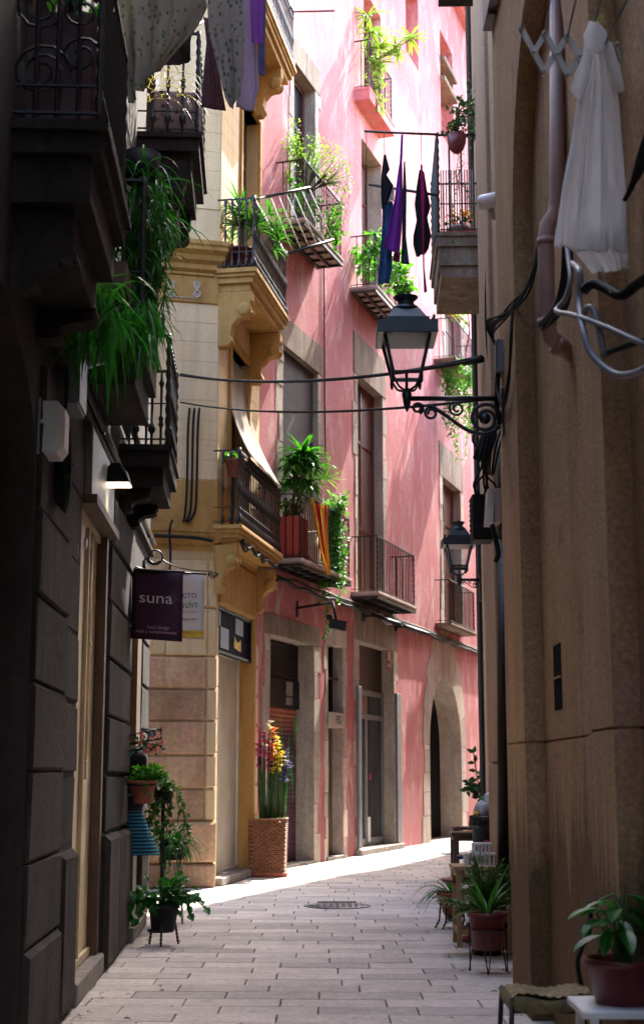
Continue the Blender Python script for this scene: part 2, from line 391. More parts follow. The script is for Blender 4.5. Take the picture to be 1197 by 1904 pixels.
# ------------------------------------------------------------------ wall helpers
def facade(mb, W, s0, s1, z0, z1, ops=(), thick=.75, depth=6.0, top=True, rev=None):
    """Front skin with openings and their reveals, and the closed mass behind it."""
    S = sorted({s0, s1, *[o[0] for o in ops], *[o[1] for o in ops]}); Z = sorted({z0, z1, *[o[2] for o in ops], *[o[3] for o in ops]})
    S = [s for s in S if s0 <= s <= s1]; Z = [z for z in Z if z0 <= z <= z1]
    for i in range(len(S) - 1):
        for j in range(len(Z) - 1):
            cs, cz = (S[i] + S[i + 1]) / 2, (Z[j] + Z[j + 1]) / 2
            if any(o[0] < cs < o[1] and o[2] < cz < o[3] for o in ops): continue
            mb.quad(W.p(S[i], Z[j]), W.p(S[i + 1], Z[j]), W.p(S[i + 1], Z[j + 1]), W.p(S[i], Z[j + 1]))
    mf = mb
    for o in ops:
        mb = rev.m[rev.holes.index(o)] if rev and o in rev.holes else mf
        a, b, c, d, dp = o[:5]; rise = o[5] if len(o) > 5 else 0
        q = lambda s, z, f: W.p(s, z, f)
        mb.quad(q(a, c, 0), q(a, c, -dp), q(a, d - rise, -dp), q(a, d - rise, 0))
        mb.quad(q(b, c, 0), q(b, d - rise, 0), q(b, d - rise, -dp), q(b, c, -dp))
        mb.quad(q(a, c, 0), q(b, c, 0), q(b, c, -dp), q(a, c, -dp))
        if rise:
            n = 14; arc = [(a + (b - a) * (1 - math.cos(PI * k / n)) / 2, d - rise + rise * math.sin(PI * k / n)) for k in range(n + 1)]
            for (u, v), (u2, v2) in zip(arc, arc[1:]):
                mf.quad(q(u, v, 0), q(u2, v2, 0), q(u2, d, 0), q(u, d, 0)); mb.quad(q(u, v, 0), q(u, v, -dp), q(u2, v2, -dp), q(u2, v2, 0))
        else: mb.quad(q(a, d, 0), q(a, d, -dp), q(b, d, -dp), q(b, d, 0))
    T, D = -thick, -depth; mb = mf
    for s in (s0, s1): mb.quad(W.p(s, z0, 0), W.p(s, z0, D), W.p(s, z1, D), W.p(s, z1, 0))
    if top: mb.quad(W.p(s0, z1, 0), W.p(s1, z1, 0), W.p(s1, z1, D), W.p(s0, z1, D))
    mb.quad(W.p(s0, z0, T), W.p(s1, z0, T), W.p(s1, z1, T), W.p(s0, z1, T))
    mb.quad(W.p(s0, z0, D), W.p(s1, z0, D), W.p(s1, z1, D), W.p(s0, z1, D))
def wbox(mb, W, s0, s1, z0, z1, o0, o1):
    mb.box(W.p(s0, z0, o0), W.d * (s1 - s0), V((0, 0, z1 - z0)), W.n * (o1 - o0))
def wblock(mb, W, s0, s1, z0, z1, o0, o1, ch=.012, jit=0.0):
    mb.block(W.p(s0, z0, o0), W.d * (s1 - s0), V((0, 0, z1 - z0)), W.n * (o1 - o0), ch, jit)
def ashlar(mb, W, s0, s1, zs, proud, L=.6, gap=.012, rnd=None, ch=.012, o0=-.01):
    rnd = rnd or R
    for k in range(len(zs) - 1):
        n = max(1, round((s1 - s0) / L)); cuts = [s0] + [s0 + (s1 - s0) * (i + rnd.uniform(-.22, .22)) / n for i in range(1, n)] + [s1]
        for a, b in zip(cuts, cuts[1:]):
            mb.tint(rnd.random()); wblock(mb, W, a + gap / 2, b - gap / 2, zs[k] + gap / 2, zs[k + 1] - gap / 2, o0, proud + rnd.uniform(-.006, .006), ch, .007)
def surround(W, sa, sb, za, zb, wid, lint, par, mats=('jamb', 'lintel'), proud=.012, over=.0, rnd=R, names=('jamb_stones', 'lintel')):
    """Stone jambs of uneven blocks and a lintel round an opening."""
    for side in (0, 1):
        mb = MB(); z = za
        while z < zb - .05:
            h = min(rnd.uniform(.32, .55), zb - z); w = wid * rnd.choice((.62, 1.0, .8, 1.15)); mb.tint(rnd.random())
            if zb - z - h < .15: h = zb - z
            if side == 0: wblock(mb, W, sa - w, sa, z + .003, z + h - .003, -.01, proud + rnd.uniform(-.003, .003), .006, .008)
            else: wblock(mb, W, sb, sb + w, z + .003, z + h - .003, -.01, proud + rnd.uniform(-.003, .003), .006)
            z += h
        mb.build(names[0], M[mats[0]], par)
    if lint:
        mb = MB(); n = 2 if lint > .3 else 1; cuts = [sa - wid * .9 - over, sa + (sb - sa) * .55, sb + wid * .9 + over] if n == 2 else [sa - wid * .9 - over, sb + wid * .9 + over]
        for a, b in zip(cuts, cuts[1:]):
            mb.tint(rnd.random()); wblock(mb, W, a + .003, b - .003, zb, zb + lint, -.01, proud + .008, .008)
        return mb.build(names[1], M[mats[1]], par)
def panel(W, sa, sb, za, zb, off, mat, par, name='door_leaf', frame=None, th=.04, mid=(), fmat=None, fw=.06):
    mb = MB(); wbox(mb, W, sa, sb, za, zb, off - th, off); o = mb.build(name, M[mat], par)
    if frame:
        mb = MB()
        for a, b in ((sa, sa + fw), (sb - fw, sb)): wbox(mb, W, a, b, za, zb, off + .001, off + .03)
        for a, b in ((za, za + fw), (zb - fw, zb)): wbox(mb, W, sa + fw, sb - fw, a, b, off + .001, off + .028)
        if zb - za > 1.8 and fmat and 'wood' in fmat:
            for zz in (za + .32 * (zb - za), za + .72 * (zb - za)): wbox(mb, W, sa + fw, sb - fw, zz, zz + fw * .8, off + .001, off + .022)
        for m in mid: wbox(mb, W, m - fw / 2, m + fw / 2, za + fw, zb - fw, off + .001, off + .026)
        mb.build(frame, M[fmat or mat], o)
    return o
def baluster(mb, b, h, r, fancy=0, n=6):
    b = V(b)
    if fancy == 0: mb.tube([b, b + V((0, 0, h))], r, 4)
    elif fancy == 1:
        mb.lathe([(r, 0), (r, h * .1), (r * 2.6, h * .13), (r * 2.6, h * .17), (r, h * .2), (r, h * .44), (r * 2.2, h * .47), (r * 1.3, h * .5), (r * 2.2, h * .53), (r, h * .56), (r, h * .84), (r * 2.3, h * .88), (r, h * .92), (r, h)], b, n)
    else:
        mb.lathe([(r * 1.2, 0), (r * 3.4, h * .05), (r * 2.8, h * .12), (r * 1.1, h * .16), (r * 1.9, h * .2), (r * 1.1, h * .23), (r * 1.0, h * .40), (r * 1.7, h * .44), (r * 2.5, h * .49), (r * 1.7, h * .55), (r * 1.0, h * .6), (r * .9, h * .8), (r * 2.0, h * .84), (r * 1.2, h * .88), (r * 2.6, h * .93), (r * 2.2, h)], b, n)
def twist(mb, b, h, r):
    n = max(6, int(h / .05)); mb.lathe([(r * (1.0 if i % 2 else 1.7), h * i / n) for i in range(n + 1)], b, 6)
def balcony(par, W, s0, s1, z, proj, rail_h, layers, gap=.1, r=.009, fancy=0, mat='corbel', rmat='iron', twistpost=True, mids=(.55,), inset=.03, under=None, railname='railing', pt=.012):
    """A balcony: slab (part) carrying its railing, tiles or corbels (sub-parts)."""
    mb = MB(); t = z
    for th, ov in layers:
        wblock(mb, W, s0 - ov, s1 + ov, t - th, t - .001, 0, proj + ov, .006); t -= th
    slab = mb.build('balcony', M[mat], par)
    mb = MB(); p = proj - inset; a, b = s0 + inset, s1 - inset; zt = z + rail_h
    for zz, rr_ in [(zt, pt * 1.25), (z + .05, pt * .8)] + [(z + rail_h * m, pt * .7) for m in mids]:
        for q0, q1 in (((a, .0), (a, p)), ((a, p), (b, p)), ((b, p), (b, .0))):
            e0, e1 = W.p(q0[0], zz, q0[1]), W.p(q1[0], zz, q1[1]); d = (e1 - e0).normalized(); nn = d.cross(V((0, 0, 1)))
            mb.box(e0 - nn * rr_ - V((0, 0, rr_ * .6)) - d * rr_, d * ((e1 - e0).length + 2 * rr_), nn * 2 * rr_, V((0, 0, rr_ * 1.2)))
    n = max(2, round((b - a) / gap))
    for i in range(1, n): baluster(mb, W.p(a + (b - a) * i / n, z, p), rail_h, r, fancy)
    m = max(2, round(p / gap))
    for s in (a, b):
        for i in range(1, m): baluster(mb, W.p(s, z, p * i / m), rail_h, r, fancy)
        q = W.p(s, z, p)
        if twistpost: twist(mb, q, rail_h + .02, r * 1.3)
        else: baluster(mb, q, rail_h + .03, r * 1.5, fancy)
    mb.build(railname, M[rmat], slab)
    if under:                                     # iron joists and tiles below an open slab
        mb = MB()
        for o in (.06, proj * .5, proj - .02): wbox(mb, W, s0 - .02, s1 + .02, t - .05, t - .002, o - .02, o + .02)
        k = max(2, round((s1 - s0) / .35))
        for i in range(k + 1):
            c = s0 + (s1 - s0) * i / k; wbox(mb, W, c - .015, c + .015, t - .045, t - .002, .02, proj - .03)
        mb.build('joists', M[under], slab)
    return slab
def console(mb, W, s, z, w, h, proj):
    """A scrolled bracket under a balcony."""
    prof = [(0, 0), (proj, 0), (proj, -h * .16), (proj * .92, -h * .26), (proj * .97, -h * .36), (proj * .85, -h * .46), (proj * .6, -h * .5), (proj * .42, -h * .62), (proj * .36, -h * .8), (proj * .44, -h * .9), (proj * .3, -h), (0, -h)]
    mb.prism([W.p(s - w / 2, z + v, o) for o, v in prof], W.d * w)
    for k in (-1, 1):
        c = W.p(s + k * (w / 2 + .004), z - h * .34, proj * .8); mb.lathe([(h * .13, 0), (h * .13, .012), (h * .05, .02)], c, 12, W.d * k)
def wcable(name, W, pts, r, label, off=.03, mat='rubber', cat='cable', n=5, group=None):
    mb = MB(); mb.tube(smooth_path([W.p(s, z, off) for s, z in pts], 4), r, n); o = mb.build(name, M[mat], None, W.p(*pts[0], off)); return tag(o, label, cat, group)
EXPOSURE = 3.3
# ------------------------------------------------------------------ dark stone house, left
stone = thing('stone_house', WA.p(9, 0), 'dark stone-block house with shop doorways filling the left edge', 'house')
H_A = 9.2
opsA = [(4.2, 7.25, 0, 3.55, .45, .62), (9.25, 10.8, .0, 3.16, .075), (12.8, 14.2, .0, 3.3, .16),
        (6.3, 7.3, 4.75, 7.1, .2), (13.5, 14.4, 6.7, 8.9, .2), (10.15, 10.9, 4.6, 6.9, .2), (11.8, 12.6, 4.25, 6.3, .2)]
mb = MB(); facade(mb, WA, -14, 15.2, 0, H_A, opsA, depth=7); wbox(mb, WA, -14, 1.5, H_A + .001, 17, -7, -.001); mb.build('wall', M['dark_wall'], stone)  # tall mass behind the camera is added, unseen, to block light
mb = MB(); ra = random.Random(11); zs = [.97, 1.4, 1.83, 2.26, 2.69, 3.12, 3.5]
ashlar(mb, WA, 7.3, 8.52, [.55, .97, 1.42, 1.86, 2.30, 2.74, 3.2, 3.5], .03, 1.2, .014, ra)
ashlar(mb, WA, 8.56, 9.22, zs, .012, 1.0, .03, ra)
mb.tint(.3); wblock(mb, WA, 7.3, 8.52, 0, .545, -.01, .05, .03); wblock(mb, WA, 8.56, 9.22, 0, .95, -.01, .05, .04)
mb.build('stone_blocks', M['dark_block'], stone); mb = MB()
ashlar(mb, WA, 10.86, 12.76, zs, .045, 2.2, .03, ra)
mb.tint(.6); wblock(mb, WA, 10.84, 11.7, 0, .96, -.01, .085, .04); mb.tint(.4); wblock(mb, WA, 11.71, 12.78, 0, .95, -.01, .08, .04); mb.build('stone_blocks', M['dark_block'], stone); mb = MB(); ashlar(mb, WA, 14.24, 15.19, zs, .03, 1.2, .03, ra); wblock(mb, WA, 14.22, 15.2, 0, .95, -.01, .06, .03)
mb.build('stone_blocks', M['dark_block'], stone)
o = panel(WA, 4.25, 7.2, 0, 3.5, -.40, 'void', stone, 'dark_gate')
# shop doorway
d1 = panel(WA, 9.27, 10.78, .15, 3.14, -.055, 'creamdoor', stone, 'shop_door', 'door_frame', .02, (10.0,), 'creamdoor', .05)
mb = MB(); mb.tube([WA.p(10.2, 1.5, -.04), WA.p(10.2, 3.1, -.04)], .012, 6); mb.cbox(WA.p(10.2, 1.43, -.035), .02, .11, .13); mb.cbox(WA.p(10.2, 2.3, -.035), .03, .05, .03); mb.build('switch_box', M['creamdoor'], d1)
mb = MB(); wblock(mb, WA, 9.24, 10.84, 0, .14, -.07, .06, .012); mb.build('doorstep', M['step'], stone)
mb = MB(); wbox(mb, WA, 10.68, 10.8, .14, 3.16, -.05, .02); mb.build('door_post', M['wood_dark'], stone)
mb = MB(); wblock(mb, WA, 9.32, 10.82, 3.2, 3.66, -.01, .05, .01); mb.build('fascia_board', simple('slate_fascia', (.19, .19, .2), .5, .1, .15, 4), stone)
mb = MB(); wbox(mb, WA, 9.3, 10.84, 3.14, 3.2, -.1, .09); mb.build('door_canopy', M['wood_dark'], stone)
d2 = panel(WA, 12.85, 14.15, .12, 3.28, -.13, 'creamdoor', stone, 'shop_door', 'door_frame', .02, (), 'wood_dark', .12)
mb = MB(); wbox(mb, WA, 13.75, 14.2, .12, 3.3, -.12, .015); mb.build('door_post', M['wood_dark'], stone)
mb = MB(); wblock(mb, WA, 12.7, 14.2, 0, .12, -.16, .12, .012); mb.build('doorstep', M['step'], stone)
for a, b, c, d in [q[:4] for q in opsA[3:]]: panel(WA, a + .01, b - .01, c + .01, d - .01, -.12, 'window_dark', stone, 'balcony_door', 'window_frame', .02, ((a + b) / 2,), 'wood_dark', .06)
# string course carrying pipes
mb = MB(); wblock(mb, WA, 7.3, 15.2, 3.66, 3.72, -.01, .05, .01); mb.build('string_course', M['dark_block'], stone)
# balconies of the stone house
zb = at(130, 232, 6.25).z
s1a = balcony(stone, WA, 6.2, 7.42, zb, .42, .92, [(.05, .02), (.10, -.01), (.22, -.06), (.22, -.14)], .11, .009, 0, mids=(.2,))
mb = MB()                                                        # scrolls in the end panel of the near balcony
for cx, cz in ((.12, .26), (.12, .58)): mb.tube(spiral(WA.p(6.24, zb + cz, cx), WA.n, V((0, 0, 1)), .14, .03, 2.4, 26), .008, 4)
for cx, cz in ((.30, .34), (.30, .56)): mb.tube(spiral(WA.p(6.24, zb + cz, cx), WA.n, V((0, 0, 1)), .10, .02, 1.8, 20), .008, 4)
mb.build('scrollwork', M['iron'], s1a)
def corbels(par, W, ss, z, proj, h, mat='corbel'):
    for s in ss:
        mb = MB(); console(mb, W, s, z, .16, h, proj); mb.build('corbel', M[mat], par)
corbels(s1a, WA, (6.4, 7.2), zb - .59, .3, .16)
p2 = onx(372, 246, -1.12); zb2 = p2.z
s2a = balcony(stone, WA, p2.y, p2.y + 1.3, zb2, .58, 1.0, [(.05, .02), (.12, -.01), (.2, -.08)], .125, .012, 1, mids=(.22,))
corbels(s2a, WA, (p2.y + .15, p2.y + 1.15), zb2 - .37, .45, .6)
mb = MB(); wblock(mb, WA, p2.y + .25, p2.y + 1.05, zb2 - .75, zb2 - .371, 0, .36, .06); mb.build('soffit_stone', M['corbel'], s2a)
p3 = onx(312, 826, -1.26); zb3 = p3.z
s3a = balcony(stone, WA, p3.y, p3.y + 1.15, zb3, .42, .93, [(.05, .01), (.13, -.01), (.16, -.06)], .12, .012, 1, mids=(.68,))
corbels(s3a, WA, (p3.y + .2, p3.y + .95), zb3 - .34, .26, .2)
p4 = onx(268, 640, -1.24); zb4 = p4.z
s4a = balcony(stone, WA, 9.0, 10.25, zb4, .40, .9, [(.06, .01), (.2, -.01), (.22, -.06)], .11, .010, 0, mids=(.3,))

# things fixed to the stone house
def cablebundle(name, W, s0, s1, z, label, n=4):
    mb = MB(); rr = random.Random(5)
    for i in range(n):
        pts = [W.p(s0 + (s1 - s0) * k / 14, z + rr.uniform(-.03, .03) - .02 * i, .05 + .012 * (i % 3) + rr.uniform(0, .02)) for k in range(15)]
        mb.tube(smooth_path(pts, 3), .011 if i else .02, 5)
    o = mb.build(name, M['rubber'], None, W.p(s0, z)); return tag(o, label, 'cables')
cablebundle('cable_bundle', WA, 7.6, 15.15, 4.33, 'bundle of black cables running along the dark stone house below its balconies', 5)
mb = MB(); mb.tube([WA.p(7.6, 3.78, .05), WA.p(15.1, 3.78, .05)], .028, 8)
for s in (8.4, 9.9, 11.4, 12.9, 14.4): mb.cbox(WA.p(s, 3.78, .04), .05, .03, .09)
tag(mb.build('pipe', M['iron_brown'], None, WA.p(7.6, 3.78)), 'dark pipe running along the stone house just above its shop doorways', 'pipe')
q = onx(121, 750, -1.45)
t = thing('utility_box', q, 'tall dark utility box fixed to the stone wall under hanging plants', 'utility box')
mb = MB(); mb.box(WA.p(q.y, q.z, 0), WA.d * .36, V((0, 0, .34)), WA.n * .11); mb.build('case', M['grey_metal'], t)
mb = MB(); mb.box(WA.p(q.y + .015, q.z + .015, .111), WA.d * .33, V((0, 0, .31)), WA.n * .012); mb.build('lid', M['grey_metal'], t)
q = onx(100, 848, -1.40)
t = thing('meter_box', q, 'rounded pale meter box on the dark stone wall beside a coil of cable', 'meter box')
mb = MB(); mb.block(WA.p(q.y - .1, q.z, 0), WA.d * .24, V((0, 0, .27)), WA.n * .13, .035); mb.build('case', M['offwhite'], t)
mb = MB(); mb.box(WA.p(q.y - .12, q.z - .015, -.01), WA.d * .28, V((0, 0, .3)), WA.n * .02); mb.build('back_plate', M['grey_metal'], t)
mb = MB(); c = WA.p(q.y + .45, q.z + .03, .05)
for i in range(5): mb.tube([c + WA.d * math.cos(a * PI / 8) * (.10 + .01 * i) + V((0, 0, math.sin(a * PI / 8) * (.2 + .012 * i))) + WA.n * (.012 * i - .02) for a in range(17)], .008, 5)
mb.tube(smooth_path([c + V((0, 0, .2)), c + V((0, 0, .45)) + WA.d * .1, c + V((0, 0, .62)) + WA.d * .05], 5), .012, 5)
tag(mb.build('cable_coil', M['rubber'], None, c), 'loop of spare black cable hanging beside the pale meter box', 'cable coil')
q = onx(176, 665, -1.42)
t = thing('wall_spotlight', q, 'grey cylinder spotlight on the stone wall under trailing leaves', 'spotlight')
ax = V((.75, -.55, .1)); mb = MB(); mb.lathe([(.045, -.16), (.055, -.15), (.055, .05), (.062, .06), (.062, .09), (.056, .09), (.05, .05)], q, 16, ax, smooth=False); mb.build('housing', M['steel'], t)
mb = MB(); mb.tube([q - ax.normalized() * .1, WA.p(q.y, q.z - .12, .01)], .014, 6); mb.build('bracket', M['iron'], t)
q = at(215, 900, 10.3)
t = thing('flood_lamp', q, 'lit black floodlight on a short arm over the shop doorway', 'lamp')
mb = MB(); wp = WA.p(q.y - .12, q.z + .06, 0)
mb.prism([q + V((-.10, -.08, 0)), q + V((.11, -.08, 0)), q + V((.075, -.04, .10)), q + V((.03, -.03, .15)), q + V((-.03, -.03, .15)), q + V((-.07, -.04, .10))], V((0, .17, 0))); mb.build('housing', M['black'], t)
mb = MB(); mb.box(q + V((-.095, -.075, -.012)), V((.2, 0, 0)), V((0, .16, 0)), V((0, 0, .011))); mb.build('lamp_face', glow('warm_lamp_face', (1, .82, .6), .7), t)
mb = MB(); mb.box(V((wp.x - .01, q.y - .06, q.z + .04)), V((q.x - .09 - wp.x, 0, 0)), V((0, .05, 0)), V((0, 0, .035))); mb.cbox(V((q.x - .12, q.y - .03, q.z + .1)), .07, .07, .07); mb.build('arm', M['black'], t)
lt = bpy.data.lights.new('floodlight', 'SPOT'); lt.energy = 3; lt.color = (1, .72, .4); lt.spot_size = math.radians(120); lt.shadow_soft_size = .06
lo = bpy.data.objects.new('floodlight', lt); COL.objects.link(lo); lo.parent = t; lo.location = (-.02, 0, -.03); lo.rotation_euler = (0, math.radians(-30), 0)
q = at(160, 1010, 9.9)
t = thing('shutter_motor', q, 'small brass and steel roller mechanism at the top of the shop doorway', 'roller mechanism')
mb = MB(); mb.box(q + V((-.05, -.05, -.06)), V((.03, 0, 0)), V((0, .25, 0)), V((0, 0, .14))); mb.build('bracket', simple('brass_plate', (.45, .25, .06), .4, .5), t)
mb = MB(); mb.lathe([(.02, 0), (.045, 0), (.045, .02), (.02, .03)], q + V((-.02, 0, 0)), 14, (1, 0, 0)); mb.lathe([(.015, 0), (.032, 0), (.032, .03)], q + V((-.02, .12, .0)), 12, (1, 0, 0)); mb.build('roller', M['steel'], t)
# banners
def banner(name, label, px0, py0, px1, py1, Y, mat, wp):
    a, b = at(px0, py0, Y), at(px1, py0, Y); c = at(px1, py1, Y)
    t = thing(name, a, label, 'banner', 'shop banners on the stone house'); h = a.z - c.z; wd = b.x - a.x
    mb = MB(); mb.grid(lambda u, v: V((a.x + wd * u, Y + .012 * math.sin(u * 5 + v * 2), a.z - h * v - .03 * u)), 8, 8, .004); mb.build('banner_cloth', M[mat], t)
    mb = MB(); mb.tube([V((wp.x - .02, Y, a.z + .012)), V((b.x + .015, Y, a.z - .02))], .012, 8); mb.build('pole', M['iron'], t)
    return t, a, wd, h
t, a, wd, h = banner('purple_banner', 'dark purple banner reading suna hanging from the stone house', 246, 1060, 341, 1187, 12.6, 'purple', WA.p(12.6, 3))
c = a + V((wd * .5, -.022, -h * .42)); up = V((0, 0, 1)); rt = V((1, 0, -.06))
lettering('lettering', 'suna', c - rt * wd * .02, rt, up, .14, M['paleink'], t, ext=.001, sx=1.18)
lettering('lettering', 'local design', c + V((wd * .04, 0, -h * .425)), rt, up, .042, M['pinkink'], t, ext=.001)
lettering('lettering', 'ropa y complementos', c + V((wd * .0, 0, -h * .49)), rt, up, .040, M['pinkink'], t, ext=.001)
mb = MB(); cc = c + V((wd * .3, .004, .0))
for i in range(14):
    an = i * PI / 7 + .2; L = .11 if i % 2 else .06
    d = V((math.cos(an), 0, math.sin(an))); s = V((-d.z, 0, d.x)) * .004
    mb.poly([cc - s + d * .02, cc + d * L, cc + s + d * .02])
mb.build('star_print', simple('mauve_print', (.16, .07, .13), .6, 0, .1, 3, 0), t)
t, a, wd, h = banner('white_banner', 'white banner with green and black print behind the purple banner', 296, 1064, 381, 1184, 14.0, 'bannerwhite', WA.p(14.0, 3))
e = V((a.x + wd - .02, a.y - .02, a.z))
lettering('lettering', 'EFECTO', e + V((-.05, 0, -h * .37)), V((1, 0, 0)), up, .068, M['ink'], t, 'RIGHT', .001)
lettering('lettering', 'limón', e + V((-.05, 0, -h * .50)), V((1, 0, .05)), up, .105, M['greenink'], t, 'RIGHT', .001, .3, 1.1)
lettering('lettering', 'by Monica Buxeo', e + V((-.05, 0, -h * .62)), V((1, 0, 0)), up, .02, M['ink'], t, 'RIGHT', .001)
lettering('lettering', 'defectolimon.com', e + V((-.05, 0, -h * .73)), V((1, 0, 0)), up, .042, M['ink'], t, 'RIGHT', .001)
mb = MB(); mb.box(V((a.x + .005, a.y - .022, a.z - h - .01)), V((wd - .01, 0, 0)), V((0, .004, 0)), V((0, 0, .045)))
for i in range(12): mb.lathe([(.012, 0), (.018, .001), (.012, .002)], V((a.x + .03 + i * wd / 12.5, a.y - .024, a.z - h + .045)), 10, (0, 1, 0))
mb.build('border_print', M['yellow'], t)
mb = MB(); k = V((a.x + wd + .03, 14.0, a.z - .02))                    # wrought basket finial
for i in range(4): an = i * PI / 2; mb.tube([k + V((.1 * j / 8, math.cos(an + j * .5) * .035 * math.sin(PI * j / 8), math.sin(an + j * .5) * .035 * math.sin(PI * j / 8))) for j in range(9)], .006, 4)
mb.build('finial', M['iron'], t)
q = at(272, 1056, 13.1)
mb = MB(); mb.tube(spiral(q + V((.08, 0, .10)), (1, 0, 0), (0, 0, 1), .075, .055, 1.4, 20, PI), .008, 5); mb.tube(smooth_path([q + V((.0, 0, -.02)), q + V((-.02, 0, .06)), q + V((.005, 0, .10))], 4), .008, 5)
mb.tube(smooth_path([q + V((.14, 0, .08)), q + V((.25, 0, .02)), q + V((.42, 0, -.02)), q + V((.58, 0, -.03))], 4), .006, 5); mb.tube([WA.p(13.1, q.z + .02, -.02), q + V((0, 0, -.02))], .01, 5)
tag(mb.build('scroll_bracket', M['iron'], None, q), 'curled black iron bracket above the two hanging banners', 'bracket')
q = at(130, 960, 9.0)
mb = MB(); mb.tube(smooth_path([q + V((-.1, 0, .2)), q + V((-.02, 0, .02)), q + V((.03, .0, -.12)), q + V((.05, 0, -.2))], 4), .006, 5); mb.tube([WA.p(9.0, q.z, 0), q], .006, 5); mb.lathe([(.012, -.04), (.014, 0), (.01, .04)], q + V((.05, 0, -.22)), 8)
tag(mb.build('hanging_wire', M['cable_grey'], None, q), 'loose wire with a pale end hanging left of the shop doorway', 'wire')
q = at(92, 565, 7.9)
t = thing('strip_light', q, 'boxy unlit strip light on the stone wall under the lowest dark balcony', 'light')
mb = MB(); mb.block(q + V((-.13, 0, -.05)), V((.25, 0, 0)), V((0, 0, .10)), V((0, -.06, 0)), .02); mb.build('cover', M['grey_metal'], t)
mb = MB(); mb.box(V((WA.p(7.9, 0).x - .02, 7.9, q.z - .02)), V((q.x - .1 - WA.p(7.9, 0).x, 0, 0)), V((0, .05, 0)), V((0, 0, .04))); mb.build('arm', M['iron'], t)
# ------------------------------------------------------------------ yellow house
yel = thing('yellow_house', WF.p(1, 0), 'cream and ochre house with moulded cornices whose corner juts into the lane', 'house')
H_Y = 13.2; L_Y = 2.53; LF = 1.0308
zdA = WY.z(401, 1122); zw1 = WY.z(427, 640); zw2 = WY.z(449, 170)
zc1 = WF.z(335, 985); zc2 = WF.z(335, 452)
sS0, sS1 = WY.s(400, 1600), WY.s(465, 1600)
w1a, w1b = WY.s(426, 740), WY.s(459, 740); w2a, w2b = WY.s(447, 280), WY.s(479, 280)
zf1 = zc1 + .02; zf2 = zc2 + .02; zf3 = zf2 + (zf2 - zf1) * .97
mb = MB(); facade(mb, WF, -6, LF, 0, H_Y, (), depth=.3)
mb.build('wall', M['cream'], yel)
opsY = [(sS0, sS1, 0, zdA, .26), (w1a, w1b, zf1, zw1, .25), (w2a, w2b, zf2, zw2, .25), (w2a, w2b, zf3, zf3 + 2.5, .25)]
mb = MB(); facade(mb, WY, 0, L_Y, 0, H_Y, opsY, depth=6); mb.build('wall', M['cream'], yel)
ry = random.Random(21)
# shallow ashlar lines on the cream walls
M['cream_front'] = plaster('cream_stucco_warmed', (.74, .54, .30), (.80, .62, .38), (.82, .68, .48), 1.1, .5, .12, 50, spots=.12, gr=.14)  # copy of the cream stucco, warmed and lightened against grey skylight
def lines(W, s0, s1, z0, z1, holes, par, h=.27, mat='cream', proud=.012, L=9):
    ms = {}; n = max(1, round((z1 - z0) / h)); zz = [z0 + (z1 - z0) * i / n for i in range(n + 1)]
    for a, b in zip(zz, zz[1:]):
        segs = [(s0, s1)]
        for ha, hb, hz0, hz1 in holes:
            if a < hz1 and b > hz0: segs = [x for p, q in segs for x in ((p, min(q, ha)), (max(p, hb), q)) if x[1] - x[0] > .03]
        for p, q in segs: mb = ms.setdefault(p > s0 + .1, MB()); wblock(mb, W, p, q, a + .0015, b - .0015, -.01, proud, .002)
    for mb in ms.values(): mb.build('ashlar_facing', M[mat], par)
zy890 = WF.z(335, 890); zy560 = WF.z(335, 562)
lines(WF, -1.5, LF - .001, zy890, zy560, (), yel, mat='cream_front')
lines(WF, -1.5, LF - .001, zf2 + .5, min(H_Y - .3, 99), (), yel, mat='cream_front')
lines(WY, .001, L_Y, zy890, zy560, [(w1a - .1, w1b + .1, 0, 99)], yel)
lines(WY, .001, L_Y, zf2 + .3, H_Y - .3, [(w2a - .1, w2b + .1, 0, 99)], yel)
# rusticated base: pink-brown granite between cream strips
rows = [WF.z(335, y) for y in (1655, 1605, 1527, 1466, 1404, 1340, 1281, 1220, 1130, 1040)]
mb = MB(); mc = MB()
for k in range(len(rows) - 1):
    a, b = rows[k] + .012, rows[k + 1] - .012
    if k == 0: a = 0
    if k < 2: mb.tint(ry.random()); wblock(mb, WF, -.6, LF + .04, a, b, -.02, .10, .03); continue
    x0 = .02 + ry.uniform(-.06, .06) if k < 7 else .4
    mc.tint(ry.random()); wblock(mc, WF, -.6, x0 - .01, a, b, -.01, .035, .02)
    mb.tint(ry.random()); wblock(mb, WF, x0, LF - .1, a, b, -.01, .045, .025) if k < 7 else (mc.tint(ry.random()), wblock(mc, WF, x0, LF - .1, a, b, -.01, .045, .02))
    mc.tint(ry.random()); wblock(mc, WF, LF - .09, LF + .03, a, b, -.03, .04, .02)
mb.build('granite_blocks', M['warm_block'], yel); mc.build('corner_blocks', M['cream'], yel)
mb = MB(); rz = [0, .42, .84, 1.26, 1.68, 2.1, 2.52, 2.94, 3.3]
for a, b in zip(rz, rz[1:]):
    mb.tint(ry.random()); wblock(mb, WY, sS1 + .12, L_Y, a + .02, b - .02, -.02, .03, .02)
mb.build('pier_blocks', M['cream'], yel); mb = MB()
for a, b in zip(rz, rz[1:]): mb.tint(ry.random()); wblock(mb, WY, .0, sS0 - .03, a + .006, b - .006, -.02, .02, .008)
mb.build('pier_blocks', M['cream'], yel)
mb = MB(); wbox(mb, WY, sS1 - .02, sS1 + .10, 0, zdA + .25, -.26, .045); wbox(mb, WY, sS1 - .03, sS1 + .14, 0, .85, -.26, .07); mb.build('shop_pilaster', M['ochre'], yel)
